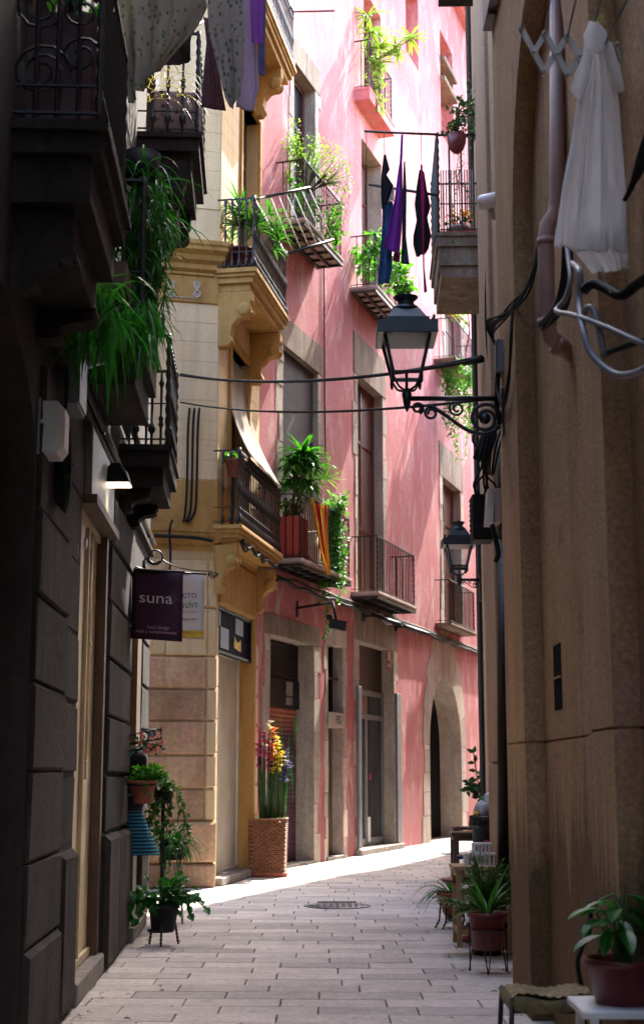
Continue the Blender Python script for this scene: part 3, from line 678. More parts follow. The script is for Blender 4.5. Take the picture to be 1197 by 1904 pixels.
# cornices: a moulded profile swept round the corner
def sweep(pts2, prof):                 # pts2: plan points with outward offset directions
    mb = MB()
    for i in range(len(pts2) - 1):
        (a, na), (b, nb) = pts2[i], pts2[i + 1]
        A = [V(a) + V(na) * o + V((0, 0, z)) for o, z in prof]; B = [V(b) + V(nb) * o + V((0, 0, z)) for o, z in prof]
        n = len(prof); mb.add(A + B, [(j, (j + 1) % n, n + (j + 1) % n, n + j) for j in range(n)] + [tuple(range(n - 1, -1, -1)), tuple(range(n, 2 * n))])
    return mb
cn = V((.72, -.9, 0))
def cornice(z, h, pr, name='cornice'):
    prof = [(-.05, z), (pr, z), (pr, z - h * .14), (pr * .9, z - h * .2), (pr * .9, z - h * .32), (pr * .62, z - h * .46), (pr * .55, z - h * .62), (pr * .3, z - h * .74), (pr * .3, z - h * .9), (.02, z - h), (-.05, z - h)]
    path = [(WF.p(-1.6, 0), WF.n), (WF.p(LF, 0), cn), (WY.p(L_Y, 0), WY.n)]
    sweep(path, prof).build(name, M['ochre'], yel)
cornice(zc1, zc1 - WF.z(335, 1022), .13); cornice(zc2, zc2 - WF.z(335, 505), .2)
mb = MB(); wblock(mb, WF, -1.5, LF + .02, zc1 + .01, zy890 - .01, -.01, .03, .01); wblock(mb, WY, .0, w1a - .1, zc1 + .01, zy890 - .01, -.02, .025, .01); mb.build('base_band', M['ochre'], yel)
zfr = WF.z(335, 505)
mb = MB(); wblock(mb, WF, -1.5, LF + .015, zy560, zfr - .01, -.01, .035, .01); wblock(mb, WY, -.01, w1a - .1, zy560, zfr - .01, -.02, .03, .01)
wblock(mb, WF, -1.5, LF - .08, zfr - .05, zfr - .015, .02, .06, .006); mb.build('frieze', M['ochre'], yel)
mb = MB()                                # white scroll ornament on the frieze
for px in (318, 366):
    s, z = WF.sz(px, 540)
    mb.tube(spiral(WF.p(s, z - .05, .04), WF.d, V((0, 0, 1)), .06, .015, 1.5, 14, PI), .010, 4)
    for k in (-1, 0, 1): mb.tube(bez(WF.p(s, z - .02, .04), WF.p(s + k * .03, z + .04, .04), WF.p(s + k * .05, z + .08, .04), WF.p(s + k * .03, z + .12, .04), 6), .010, 4)
s, z = WF.sz(342, 552); mb.tube([WF.p(s - .16, z - .02, .04), WF.p(s + .17, z - .02, .04)], .007, 4)
mb.build('frieze_ornament', M['offwhite'], yel)
# window mouldings, reveals and doors
mb = MB()
for a, b, c, d in ((w1a, w1b, zf1, zw1), (w2a, w2b, zf2, zw2), (w2a, w2b, zf3, zf3 + 2.5)):
    wblock(mb, WY, a - .1, a, c, d + .12, -.01, .05, .012); wblock(mb, WY, b, b + .10, c, d + .12, -.26, .05, .012); wblock(mb, WY, a, b, d, d + .12, -.24, .05, .012)
mb.build('window_moulding', M['ochre'], yel)
for a, b, c, d in ((w1a, w1b, zf1, zw1), (w2a, w2b, zf2, zw2), (w2a, w2b, zf3, zf3 + 2.5)):
    panel(WY, a, b - .01, c, d - .01, -.2, 'window_dark', yel, 'balcony_door', 'window_frame', .03, ((a + b) / 2,), 'wood_dark', .07)
panel(WY, sS0, sS1 - .02, .1, zdA - .55, -.2, 'shutter_cream', yel, 'shop_shutter', 'door_frame', .03, (sS0 + .8,), 'shutter_cream', .05)
mb = MB(); wblock(mb, WY, sS0 - .02, sS1 + .05, 0, .1, -.26, .1, .012); mb.build('doorstep', M['step'], yel)
M['reflection_dark'] = simple('dark_blue_reflection', (.012, .014, .04), .8, 0, .5, 5, 0, spec=.05)  # matte blue, the transom's reflection put into its colour
tp = panel(WY, sS0 + .01, sS1 - .03, zdA - .62, zdA - .01, -.03, 'reflection_dark', yel, 'transom_window', 'window_frame', .03, (), 'black', .035)
s0_, s1_ = sS0 + .05, sS1 - .08; z0_ = zdA - .56
for a, b, c, d in ((.1, .35, .02, .3), (.55, .8, .28, .5), (.0, .1, .3, .5)): mb = MB(); wbox(mb, WY, s0_ + (s1_ - s0_) * a, s0_ + (s1_ - s0_) * b, z0_ + c, z0_ + d, -.029, -.026); mb.build('blue_reflection', M['blue'], tp)  # blue shapes paint what the pane reflects
mb = MB(); c0 = s0_ + (s1_ - s0_) * .62; mb.prism([WY.p(c0 - .2, z0_ + .08, -.025), WY.p(c0 + .2, z0_ + .05, -.025), WY.p(c0 + .2, z0_ + .22, -.025), WY.p(c0, z0_ + .16, -.025), WY.p(c0 - .2, z0_ + .24, -.025)], WY.n * .004); mb.build('bow_reflection', M['yellow'], tp)  # yellow bow shape, also part of the painted reflection
# fascia above the shop, consoles, balconies
mb = MB(); wblock(mb, WY, sS0 - .05, sS1 + .1, zdA + .02, zc1 - (zc1 - WF.z(335, 1022)) - .02, -.01, .05, .02); mb.build('shop_fascia', M['ochre'], yel)
bs = dict(gap=.1, fancy=2, rmat='iron_brown', twistpost=False, mids=(.24,))
pA, pB = WY.pt(446, 992, .34), WY.pt(519, 1045, .34); sA, sB = WY.sy(pA.y), WY.sy(pB.y)
y1 = balcony(yel, WY, sA, sB + .1, zf1 + .04, .36, 1.0, [(.05, .03), (.05, .0), (.06, -.03), (.05, -.07)], r=.0085, mat='ochre', **bs)
for s in (sA + .12, sB - .02):
    mb = MB(); console(mb, WY, s, zc1 - .2, .16, .62, .3); mb.build('console', M['ochre'], y1)
pA, pB = WY.pt(474, 500, .5), WY.pt(534, 600, .5); sA2, sB2 = WY.sy(pA.y), WY.sy(pB.y); zf2 = (pA.z + pB.z) / 2
y2 = balcony(yel, WY, sA2, sB2, zf2 + .02, .52, 1.0, [(.06, .03), (.05, .0), (.08, -.03), (.1, -.08)], r=.0095, mat='ochre', **bs)
for s in (sA2 + .16, sB2 - .16):
    mb = MB(); console(mb, WY, s, zf2 - .28, .18, .75, .46); mb.build('console', M['ochre'], y2)
pB3 = WY.pt(546, 165, .5); zf3 = pB3.z + .3
y3 = balcony(yel, WY, sA2 + .05, WY.sy(pB3.y) + .05, zf3, .52, 1.0, [(.06, .03), (.05, .0), (.08, -.03), (.1, -.08)], r=.0095, mat='ochre', **bs)
for s in (sA2 + .4, sB2 - .1):
    mb = MB(); console(mb, WY, s, zf3 - .29, .18, .75, .44); mb.build('console', M['ochre'], y3)
# cloth sunblind hanging out of the first-floor window over the rail
a, b = WY.p(w1a + .05, zw1 - .1, -.05), WY.p(w1b - .05, zw1 - .1, -.05); rail = zf1 + 1.0
c, d = WY.p(sA + .5, rail + .05, .38), WY.p(sB, rail - .02, .40)
mb = MB(); mb.grid(lambda u, v: a.lerp(b, u).lerp(c.lerp(d, u), v) + WY.n * (-.10 * math.sin(PI * v) + .012 * math.sin(u * 22)) - V((0, 0, .08 * math.sin(PI * v))), 24, 12, .004)
tag(mb.build('sun_blind', cloth('pale_blind_cloth', (.5, .45, .38), .12, 10, .3), None, a), 'pale cloth sun blind slung from a window of the yellow house over its lower balcony', 'sun blind')
# cables on the yellow house
q = [WF.sz(350, 762), WF.sz(346, 830), WF.sz(344, 905), WF.sz(338, 985), WF.sz(332, 1000)]
for k, (dx, lab) in enumerate(((0, 'left'), (9, 'middle'), (18, 'right'))):
    pts = [WF.sz(352 + dx, 760), WF.sz(349 + dx, 800), WF.sz(347 + dx, 900), WF.sz(344 + dx, 950), WF.sz(340 + dx * .5, 972)]
    wcable('wall_cable', WF, pts, .016, f'black cable dropping down the cream wall, {lab} of the three side by side', .05, group='three cables on the cream corner wall')
pts = [(WF.s(284, 1000), zc1 - .12), (WF.s(330, 1000), zc1 - .12), (WF.s(365, 1004), zc1 - .13), (WF.s(392, 1010), zc1 - .16)]
wcable('cornice_cable', WF, pts, .024, 'thick black cable fixed under the lower ochre cornice', .17)
wcable('cornice_cable', WF, [(WF.s(318, 960), zc1 + .1), (WF.s(312, 1000), zc1 - .05), (WF.s(314, 1040), zc1 - .35), (WF.s(312, 1080), zc1 - .6)], .016, 'thin black cable crossing the lower cornice down behind the banners', .16)
mb = MB(); rr = random.Random(2)
for i in range(3): mb.tube(smooth_path([WY.p(.12 + k * .28, zc1 - .13 - .06 * (k % 2) + rr.uniform(-.03, .03), .30 + rr.uniform(0, .05)) for k in range(9)], 4), .017, 5)
tag(mb.build('cable_swag', M['rubber'], None, WY.p(.1, zc1, .3)), 'tangle of black cables looped under the lower yellow balcony', 'cables')
# ------------------------------------------------------------------ pink house
pink = thing('pink_house', WP.p(4, 0), 'tall pink plastered house curving along the left of the lane, with iron balconies', 'house')
rp = random.Random(31)
def S(px, py): return WP.s(px, py)
def Z(px, py): return WP.z(px, py)
H_P = Z(862, 70) + .4
# balconies first (corner pixels give their ends and heights)
def pb(p0, p1, proj):
    (a, za), (b, zb) = WP.sz(*p0, proj), WP.sz(*p1, proj); return a, b, (za + zb) / 2
B1 = pb((560, 1036), (649, 1076), .5); B2 = pb((703, 1096), (773, 1131), .5); B3 = pb((838, 1158), (884, 1176), .35)
B4 = pb((567, 402), (637, 484), .5); B5 = pb((699, 527), (759, 600), .5); B6 = pb((684, 168), (729, 226), .28); B7 = pb((846, 668), (887, 708), .5)
G1 = (S(500, 1450), S(583, 1450), 0, Z(503, 1179), .34); G2 = (S(609, 1300), S(637, 1300), Z(612, 1323), Z(610, 1198), .22); G2d = (S(607, 1450), S(635, 1450), 0, Z(610, 1352), .22)
G3 = (S(667, 1400), S(732, 1400), 0, Z(667, 1191), .36); G4 = (S(799, 1500), S(858, 1500), 0, Z(834, 1264), .55, 0)
G4 = G4[:5] + ((G4[1] - G4[0]) / 2,)
F11 = (S(525, 800), S(590, 800), B1[2], Z(527, 642), .22); F12 = (S(664, 900), S(711, 900), B2[2], Z(667, 700), .25); F13 = (S(823, 1000), S(856, 1000), B3[2], Z(823, 888), .22)
F21 = (S(545, 240), S(585, 240), B4[2], Z(547, 116), .25); F22 = (S(672, 340), S(709, 340), B5[2], Z(672, 256), .35); F23 = (S(826, 620), S(856, 620), B7[2], Z(830, 560), .25)
F31 = (S(676, 60), S(708, 60), B6[2], B6[2] + 2.5, .35); F32 = (S(754, 60), S(777, 60), Z(756, 95), Z(756, -40), .35); F33 = (S(819, 200), S(842, 200), Z(824, 255), Z(820, 60), .35)
opsP = [G1, G2, G2d, G3, G4, F11, F12, F13, F21, F22, F23, F31, F32, F33]
LP = 26
class Rev:
    def __init__(self, holes): self.holes = holes; self.m = [MB() for h in holes]
mb, rv = MB(), Rev(opsP[:10]); facade(mb, WP, 0, LP, 0, H_P, opsP, depth=8, rev=rv); mb.build('wall', M['pink'], pink)
for r_ in rv.m: r_.build('door_reveal', M['jamb'], pink)
# eaves
mb = MB(); wblock(mb, WP, -.2, LP, H_P, H_P + .12, -.3, .55, .02); wblock(mb, WP, -.1, LP, H_P - .14, H_P - .002, -.02, .2, .03); mb.build('eaves', M['pink_trim'], pink)
# ledge between shop level and first floor
zl = Z(720, 1146)
mb = MB(); wblock(mb, WP, 0, B1[0] - .02, zl - .05, zl + .03, -.01, .06, .01); wblock(mb, WP, B1[1] + .05, LP, zl - .05, zl + .03, -.01, .06, .01); mb.build('ledge', M['lintel'], pink)
# shop shutter with graffiti
def slats(W, a, b, z0, z1, off, n, mat, par, name):
    mb = MB(); h = (z1 - z0) / n
    for i in range(n): mb.prism([W.p(a, z0 + h * i, off - .01), W.p(a, z0 + h * i, off), W.p(a, z0 + h * (i + .55), off + .008), W.p(a, z0 + h * (i + .98), off), W.p(a, z0 + h * (i + .98), off - .01)], W.d * (b - a))
    return mb.build(name, M[mat] if isinstance(mat, str) else mat, par)
def graffiti():
    t = NT('sprayed_shutter').set(.55, .2, .4)
    tc = t.n('ShaderNodeTexCoord'); sp = t.n('ShaderNodeSeparateXYZ'); t.l(tc.outputs['Object'], sp.inputs[0])
    col = t.ramp(t.noise(2.2, 3, .5), [(.35, (.05, .025, .05)), (.5, (.085, .03, .05)), (.65, (.04, .03, .07))])
    mz = t.n('ShaderNodeMapRange'); mz.inputs[1].default_value = 2.0; mz.inputs[2].default_value = 2.5; t.l(sp.outputs[2], mz.inputs[0])
    blot = t.ramp(t.noise(5, 4, .7, None, 1.5), [(.4, (.5, .04, .1)), (.5, (.6, .22, .03)), (.6, (.25, .04, .2))]); col = t.mix(mz.outputs[0], col, blot)
    dr = t.ramp(t.noise(7.5, 3, .6, (1, 1, .14), .8), [(.55, (0, 0, 0)), (.58, (1, 1, 1))]); lo = t.n('ShaderNodeMapRange'); lo.inputs[1].default_value = .5; lo.inputs[2].default_value = .9; t.l(sp.outputs[2], lo.inputs[0])
    hi = t.n('ShaderNodeMapRange'); hi.inputs[1].default_value = 2.45; hi.inputs[2].default_value = 2.2; t.l(sp.outputs[2], hi.inputs[0])
    m2 = t.n('ShaderNodeMath', operation='MULTIPLY'); t.l(lo.outputs[0], m2.inputs[0]); t.l(hi.outputs[0], m2.inputs[1]); m3 = t.n('ShaderNodeMath', operation='MULTIPLY'); t.l(m2.outputs[0], m3.inputs[0]); t.l(dr, m3.inputs[1])
    t.base(t.mix(m3.outputs[0], col, (.03, .42, .05, 1))); return t.m
zg = G1[3]; z13 = Z(530, 1312); z12 = Z(530, 1258)
slats(WP, G1[0] + .02, G1[1] - .02, .04, z13, -.30, 34, graffiti(), pink, 'roller_shutter')
slats(WP, G1[0] + .02, G1[1] - .02, z12, zg - .02, -.27, 10, 'black', pink, 'vent_grille')
hb = panel(WP, G1[0] + .02, G1[1] - .02, z13, z12, -.24, 'black', pink, 'shutter_hood')
mb = MB()
for z0, z1 in ((.05, .17), (.2, .42)): wbox(mb, WP, G1[0] + (G1[1] - G1[0]) * .68, G1[0] + (G1[1] - G1[0]) * .82, z13 + z0, z13 + z1, -.24, -.235)
mb.build('notice', simple('faded_notice', (.2, .17, .14), .8), hb)
surround(WP, G1[0], G1[1], 0, zg, .3, Z(510, 1142) - Z(510, 1179), pink)
mb = MB(); wblock(mb, WP, G1[0] - .1, G1[1] + .1, 0, .05, -.2, .03, .01); mb.build('doorstep', M['step'], pink)
# small barred window over the little door
panel(WP, G2[0], G2[1], G2[2], G2[3], -.18, 'void', pink, 'small_window')
mb = MB()
for k in (.3, .6): wbox(mb, WP, G2[0] + (G2[1] - G2[0]) * k - .012, G2[0] + (G2[1] - G2[0]) * k + .012, G2[2], G2[3], -.1, -.075)
zz = Z(620, 1262); wbox(mb, WP, G2[0], G2[1], zz, zz + .03, -.11, -.07); mb.build('window_bars', M['iron'], pink)
surround(WP, G2[0], G2[1], 0, G2[3], .2, .32, pink, ('jamb', 'jamb'))
mb = MB(); wblock(mb, WP, G2[0] - .05, G2[1] + .05, G2d[3] + .01, G2[2] - .01, -.15, .03, .01); nb = mb.build('name_stone', M['jamb'], pink)
lettering('lettering', 'FRS', WP.p((G2[0] + G2[1]) / 2 + .08, (G2d[3] + G2[2]) / 2, .035), WP.d, (0, 0, 1), .2, M['ink'], nb, sx=.95)
dg = panel(WP, G2d[0], G2d[1], .05, G2d[3], -.17, 'wood_dark', pink, 'painted_door')
mb = MB()
for i, (mt) in enumerate(range(1)): wbox(mb, WP, G2d[0], G2d[0] + .4, 1.3, 2.3, -.169, -.162)
mb.build('door_paint', M['blue'], dg)
mb = MB(); wbox(mb, WP, G2d[0], G2d[0] + .4, .5, 1.29, -.169, -.163); wbox(mb, WP, G2d[0], G2d[0] + .3, 2.31, 2.9, -.169, -.163); mb.build('door_paint', simple('orange_spray', (.45, .12, .02), .6), dg)
mb = MB(); wblock(mb, WP, G2d[0] - .05, G2d[1] + .05, 0, .06, -.2, .04, .01); mb.build('doorstep', M['step'], pink)
# glazed shop door with its folded iron shutters
zs0 = Z(700, 1283)
slats(WP, G3[0], G3[1], zs0, G3[3] - .01, -.24, 22, 'iron_brown', pink, 'roller_grille')
sd = panel(WP, G3[0], G3[1], .1, zs0, -.34, 'void', pink, 'shop_interior')
zt = Z(700, 1328)
mb = MB()
for a, b, c, d in ((G3[0], G3[0] + .1, .1, zs0), (G3[1] - .1, G3[1], .1, zs0), (G3[0] + .1, G3[1] - .1, zt - .09, zt), (G3[0] + .1, G3[1] - .1, zs0 - .1, zs0), ((G3[0] + G3[1]) / 2 - .09, (G3[0] + G3[1]) / 2 + .05, .1, zt - .09), (G3[0] + .1, G3[1] - .1, .1, .24)): wbox(mb, WP, a, b, c, d, -.27, -.2)
gd = mb.build('shop_door', M['grey_metal'], pink)
mb = MB(); wbox(mb, WP, G3[0] + .1, G3[1] - .1, .24, zs0 - .1, -.245, -.235); mb.build('pane', M['glass'], gd)
mb = MB(); wbox(mb, WP, (G3[0] + G3[1]) / 2 + .3, (G3[0] + G3[1]) / 2 + .36, 1.3, 1.42, -.23, -.225); mb.build('sticker', simple('magenta_sticker', (.6, .03, .2), .5), gd)
mb = MB(); mb.cbox(WP.p(G3[0] + .35, .45, -.30), .4, .04, .5); mb.cbox(WP.p(G3[0] + 1.2, .4, -.30), .3, .04, .45); mb.build('window_display', M['white'], sd)
for nm, a, b in (('folding_shutter', G3[0] - .22, G3[0] - .03), ('folding_shutter', G3[1] + .02, G3[1] + .36)):
    mb = MB()
    n = 2
    for i in range(n): wblock(mb, WP, a + (b - a) * i / n + .004, a + (b - a) * (i + 1) / n - .004, .12, zs0, .01, .07, .008)
    mb.build(nm, M['grey_metal'], pink)
surround(WP, G3[0], G3[1], 0, G3[3], .28, Z(670, 1118) - Z(667, 1191), pink)
mb = MB(); wblock(mb, WP, G3[0] - .25, G3[1] + .3, 0, .1, -.25, .12, .015); mb.build('doorstep', M['step'], pink)
mb = MB(); s = G3[1] - .08; za = Z(727, 1245); zb_ = Z(727, 1207)
wbox(mb, WP, s - .12, s + .12, za, zb_, -.07, -.06); sg = mb.build('notice_board', M['redsign'], pink)
mb = MB(); wbox(mb, WP, s - .08, s + .08, zb_ - .22, zb_ - .04, -.06, -.056); wbox(mb, WP, s - .08, s + .08, za + .05, za + .12, -.06, -.056); mb.build('notice_print', M['white'], sg)
# arched stone doorway
ac = (G4[0] + G4[1]) / 2; ar = (G4[1] - G4[0]) / 2; zsp = G4[3] - ar
panel(WP, G4[0], G4[1], 0, G4[3], -.5, 'void', pink, 'arched_door')
mb = MB(); nv = 9; wv = .55
for i in range(nv):
    a0, a1 = PI * i / nv + .006, PI * (i + 1) / nv - .006; k = wv + (.45 * math.sin((a0 + a1) / 2) ** 3)
    pts = [WP.p(ac - math.cos(q) * r_, zsp + math.sin(q) * r_ * (1 if r_ == ar else 1.05), -.0) for q, r_ in ((a0, ar), (a0, ar + k), ((a0 + a1) / 2, ar + k), (a1, ar + k), (a1, ar), ((a0 + a1) / 2, ar))]
    mb.tint(rp.random()); mb.prism(pts, WP.n * .014)
z = 0
while z < zsp:
    h = min(rp.uniform(.4, .6), zsp - z)
    for side in (-1, 1):
        w_ = wv * rp.choice((.8, 1, 1.2)); a, b = (G4[0] - w_, G4[0]) if side < 0 else (G4[1], G4[1] + w_); mb.tint(rp.random()); wblock(mb, WP, a, b, z + .004, z + h - .004, -.01, .014, .006)
    z += h
mb.build('arch_stones', M['jamb'], pink)
# upper doors and windows
surround(WP, F11[0], F11[1], F11[2], F11[3], .28, Z(535, 592) - Z(527, 642), pink)
panel(WP, F11[0], F11[1], F11[2], F11[3], -.2, 'window_dark', pink, 'balcony_door', 'window_frame', .03, ((F11[0] + F11[1]) / 2,), 'wood_door', .08)
mb = MB(); wbox(mb, WP, F11[0] + .01, F11[1] - .01, F11[2] + 1.1, F11[3] - .01, -.09, -.08); mb.build('screen_blind', simple('dark_mesh_blind', (.06, .05, .055), .8), pink)
surround(WP, F12[0], F12[1], F12[2], F12[3], .25, Z(664, 612) - Z(667, 690), pink)
dr = panel(WP, F12[0], F12[1], F12[2], F12[3], -.2, 'wood_door', pink, 'balcony_door', 'door_frame', .03, ((F12[0] + F12[1]) / 2,), 'wood_red', .09)
surround(WP, F13[0], F13[1], F13[2], F13[3], .3, Z(823, 826) - Z(823, 888), pink)
panel(WP, F13[0], F13[1], F13[2], F13[3], -.2, 'wood_door', pink, 'balcony_door', 'door_frame', .03, ((F13[0] + F13[1]) / 2,), 'wood_red', .09)
surround(WP, F21[0], F21[1], F21[2], F21[3], .28, Z(545, 65) - Z(547, 116), pink)
panel(WP, F21[0], F21[1], F21[2], F21[3], -.22, 'window_dark', pink, 'balcony_door', 'window_frame', .03, ((F21[0] + F21[1]) / 2,), 'wood_red', .09)
for F in (F22, F31): panel(WP, F[0], F[1], F[2], F[3], -.33, 'wood_door', pink, 'balcony_door', 'door_frame', .03, ((F[0] + F[1]) / 2,), 'wood_red', .09)
surround(WP, F23[0], F23[1], F23[2], F23[3], .3, .5, pink)
panel(WP, F23[0], F23[1], F23[2], F23[3], -.22, 'wood_door', pink, 'balcony_door', 'door_frame', .03, (), 'wood_red', .09)
for F in (F32, F33): panel(WP, F[0], F[1], F[2], F[3], -.33, 'pink_trim', pink, 'blind_window')
mb = MB()
for z in (Z(822, 112), Z(823, 150)): wblock(mb, WP, F33[0] - .02, F33[1] + .02, z - .12, z, -.32, .12, .01)
mb.build('window_shelf', M['lintel'], pink)
# balconies
IR = dict(layers=[(.05, .02), (.03, .0)], gap=.115, r=.0085, fancy=0, rmat='iron', mids=())
b1 = balcony(pink, WP, B1[0], B1[1] + .1, B1[2], .5, 1.0, mat='tile', under='iron', **IR)
b2 = balcony(pink, WP, B2[0], B2[1], B2[2], .5, 1.0, mat='tile', under='iron', **IR)
b3 = balcony(pink, WP, B3[0], B3[1], B3[2], .35, .95, mat='lintel', **IR)
b4 = balcony(pink, WP, B4[0], B4[1], B4[2], .5, 1.0, mat='tile', under='iron_brown', **IR)
b5 = balcony(pink, WP, B5[0], B5[1], B5[2], .5, 1.0, mat='tile', under='iron_brown', **IR)
IR2 = dict(IR); IR2['layers'] = [(.05, .03), (.2, .02)]
b6 = balcony(pink, WP, B6[0], B6[1], B6[2], .3, 1.0, mat='pink_trim', **IR2)
b7 = balcony(pink, WP, B7[0], B7[1], B7[2], .5, .95, mat='lintel', **IR)
# cables along the pink house
mb = MB(); rr = random.Random(8)
mb.tube(smooth_path([WP.p(s, zl - .10 + rr.uniform(-.03, .03), .08) for s in [B1[0] + .5 * k for k in range(0, 34)]], 3), .03, 6); mb.tube(smooth_path([WP.p(s, zl - .03 + rr.uniform(-.02, .02), .085) for s in [B1[0] + .5 * k for k in range(0, 34)]], 3), .018, 5)
tag(mb.build('ledge_cable', M['rubber'], None, WP.p(1, zl)), 'black cables running along the ledge of the pink house above the shops', 'cables')
wcable('wall_cable', WP, [(S(600, 480), Z(600, 480)), (S(601, 640), Z(601, 640)), (S(602, 790), Z(602, 790)), (S(603, 880), Z(603, 880))], .012, 'thin black cable hanging straight down the pink wall below the leafy balcony', .02)
wcable('wall_cable', WP, [(S(520, 1090), Z(522, 1090)), (S(508, 1140), Z(508, 1140)), (S(512, 1105), Z(514, 1105)), (S(504, 1075), Z(504, 1075))], .012, 'pale looped wire dangling above the graffiti shutter', .05, 'offwhite', 'wire')
# lamps over the shops
def arm_lamp(px, py, label, L=.9, drop=.2, wd=.24):
    s, z = WP.sz(px, py); q = WP.p(s, z); t = thing('shop_lamp', q, label, 'lamp', 'lamps over the shops of the pink house')
    mb = MB(); mb.tube([q, q + WP.n * L], .022, 6); mb.cbox(q + WP.n * .02, .06, .1, .2); mb.build('arm', M['iron'], t)
    e = q + WP.n * L; mb = MB(); mb.prism([e + V((-wd * .5, 0, -drop)), e + V((wd * .5, 0, -drop)), e + V((wd * .38, 0, -drop + .16)), e + V((-wd * .38, 0, -drop + .16))], V((0, .16, -.05))); mb.tube([e, e + V((0, .05, -drop + .1))], .015, 5); mb.build('housing', M['black'], t)
    return t
q = WP.pt(550, 1131); e = at(625, 1150, 22.2)
t = thing('shop_lamp', q, 'black box lamp on a long iron arm above the graffiti shutter', 'lamp', 'lamps over the shops of the pink house')
mb = MB(); ee = V((e.x - .05, e.y, q.z)); mb.tube([q, ee], .024, 6); mb.box(q - V((.04, 0, .14)), V((.08, 0, 0)), V((0, .05, 0)), V((0, 0, .26))); mb.build('arm', M['iron'], t)
mb = MB(); mb.box(e + V((-.12, -.05, -.14)), V((.26, 0, -.05)), V((0, .16, 0)), V((.02, 0, .14))); mb.tube([ee, e + V((0, 0, -.05))], .02, 5); mb.lathe([(.045, 0), (.05, .08)], e + V((-.1, 0, -.02)), 10); mb.build('housing', M['black'], t)
for px, py, lab in ((732, 1166, 'flat black lamp like a drooping leaf to the right above the glazed shop door'), (672, 1146, 'flat black lamp shaded under a balcony over the glazed shop door')):
    q = WP.pt(px, py); t = thing('shop_lamp', q, lab, 'lamp', 'lamps over the shops of the pink house')
    mb = MB(); mb.tube([q, q + WP.n * .25], .03, 6); mb.cbox(q + WP.n * .03, .08, .08, .16); mb.build('arm', M['iron'], t)
    mb = MB(); d = (WP.n + V((0, .35, -.28))).normalized(); mb.grid(lambda u, v: q + WP.n * .2 + d * .55 * v + WP.d * (.20 * (u - .5) * (1 - .75 * v)) + V((0, 0, .05 * math.sin(PI * u) - .03 * v)), 6, 6, .02); mb.build('shade', M['black'], t)
q = WP.pt(699, 1140, .25); t = thing('security_camera', q, 'pale security camera tucked under the balcony over the glazed shop', 'camera')
mb = MB(); ax = V((.6, -.3, -.7)); mb.box(q, V((.1, 0, 0)), V((0, .12, 0)), ax.normalized() * .3); mb.build('body', M['offwhite'], t)
mb = MB(); mb.tube([q + V((.05, .05, .0)), q + V((.05, .05, .15)), WP.p(WP.sy(q.y) + .1, q.z + .18, 0)], .018, 6); mb.build('bracket', M['iron'], t)
# ------------------------------------------------------------------ roughcast house, right
tan = thing('roughcast_house', (1.21, 8, 0), 'tan roughcast house with flat pilasters and a blind arch filling the right edge', 'house')
XP, XW, H_R = 1.21, 1.33, 10.5
ZG = 1.585
mb = MB(); mb.box((XW, -14, 0), (5, 0, 0), (0, 23.6 - .001, 0), (0, 0, ZG)); mb.box((XW, -14, ZG + .014), (5, 0, 0), (0, 23.599, 0), (0, 0, H_R - ZG)); mb.box((XW + .012, -14, ZG - .01), (4.5, 0, 0), (0, 23.58, 0), (0, 0, .03)); mb.box((XW, -14, H_R + .001), (5, 0, 0), (0, 15, 0), (0, 0, 6.5)); wl = mb.build('wall', M['tan'], tan)  # last box: unseen upper mass added to cut light from behind
mb = MB()
SL = (5.60, 5.78, onx(1035, 1326, XW).z, onx(1035, 1196, XW).z)
def pil(y0, y1):
    for a, b in ((0, ZG), (ZG + .014, H_R)): mb.box((XP, y0, a), (XW - XP - .001, 0, 0), (0, y1 - y0, 0), (0, 0, b - a))
    mb.box((XP + .012, y0 + .012, ZG - .01), (XW - XP - .02, 0, 0), (0, y1 - y0 - .024, 0), (0, 0, .03))
for y0, y1 in ((8.77, 9.598), (6.1, 6.68), (3.4, 4.0)): pil(y0, y1)
for ya, yb, ap, rs in ((6.681, 8.769, 5.95, 1.25), (4.001, 6.099, 6.2, 1.3)):
    n = 18; arc = [(ya + (yb - ya) * (1 - math.cos(PI * k / n)) / 2, ap - rs + rs * math.sin(PI * k / n)) for k in range(n + 1)]
    for (u, v), (u2, v2) in zip(arc, arc[1:]):
        mb.quad((XP, u, v), (XP, u2, v2), (XP, u2, H_R), (XP, u, H_R)); mb.quad((XP, u, v), (XW, u, v), (XW, u2, v2), (XP, u2, v2))
    mb.quad((XP, ya, H_R), (XP, yb, H_R), (XW, yb, H_R), (XW, ya, H_R))
mb.build('pilasters', M['tan'], tan)
a, b = onx(1029, 1260, XW - .002), onx(1043, 1260, XW - .002)
mb = MB(); mb.box((XW - .003, b.y, onx(1035, 1321, XW).z), (.002, 0, 0), (0, a.y - b.y, 0), (0, 0, onx(1035, 1198, XW).z - onx(1035, 1321, XW).z)); sw = mb.build('slot_window', M['void'], tan)
mb = MB(); zz = onx(1036, 1262, XW).z; mb.box((XW - .012, b.y - .01, zz), (.008, 0, 0), (0, a.y - b.y + .02, 0), (0, 0, .012))
mb.build('slot_bar', M['tan'], sw)
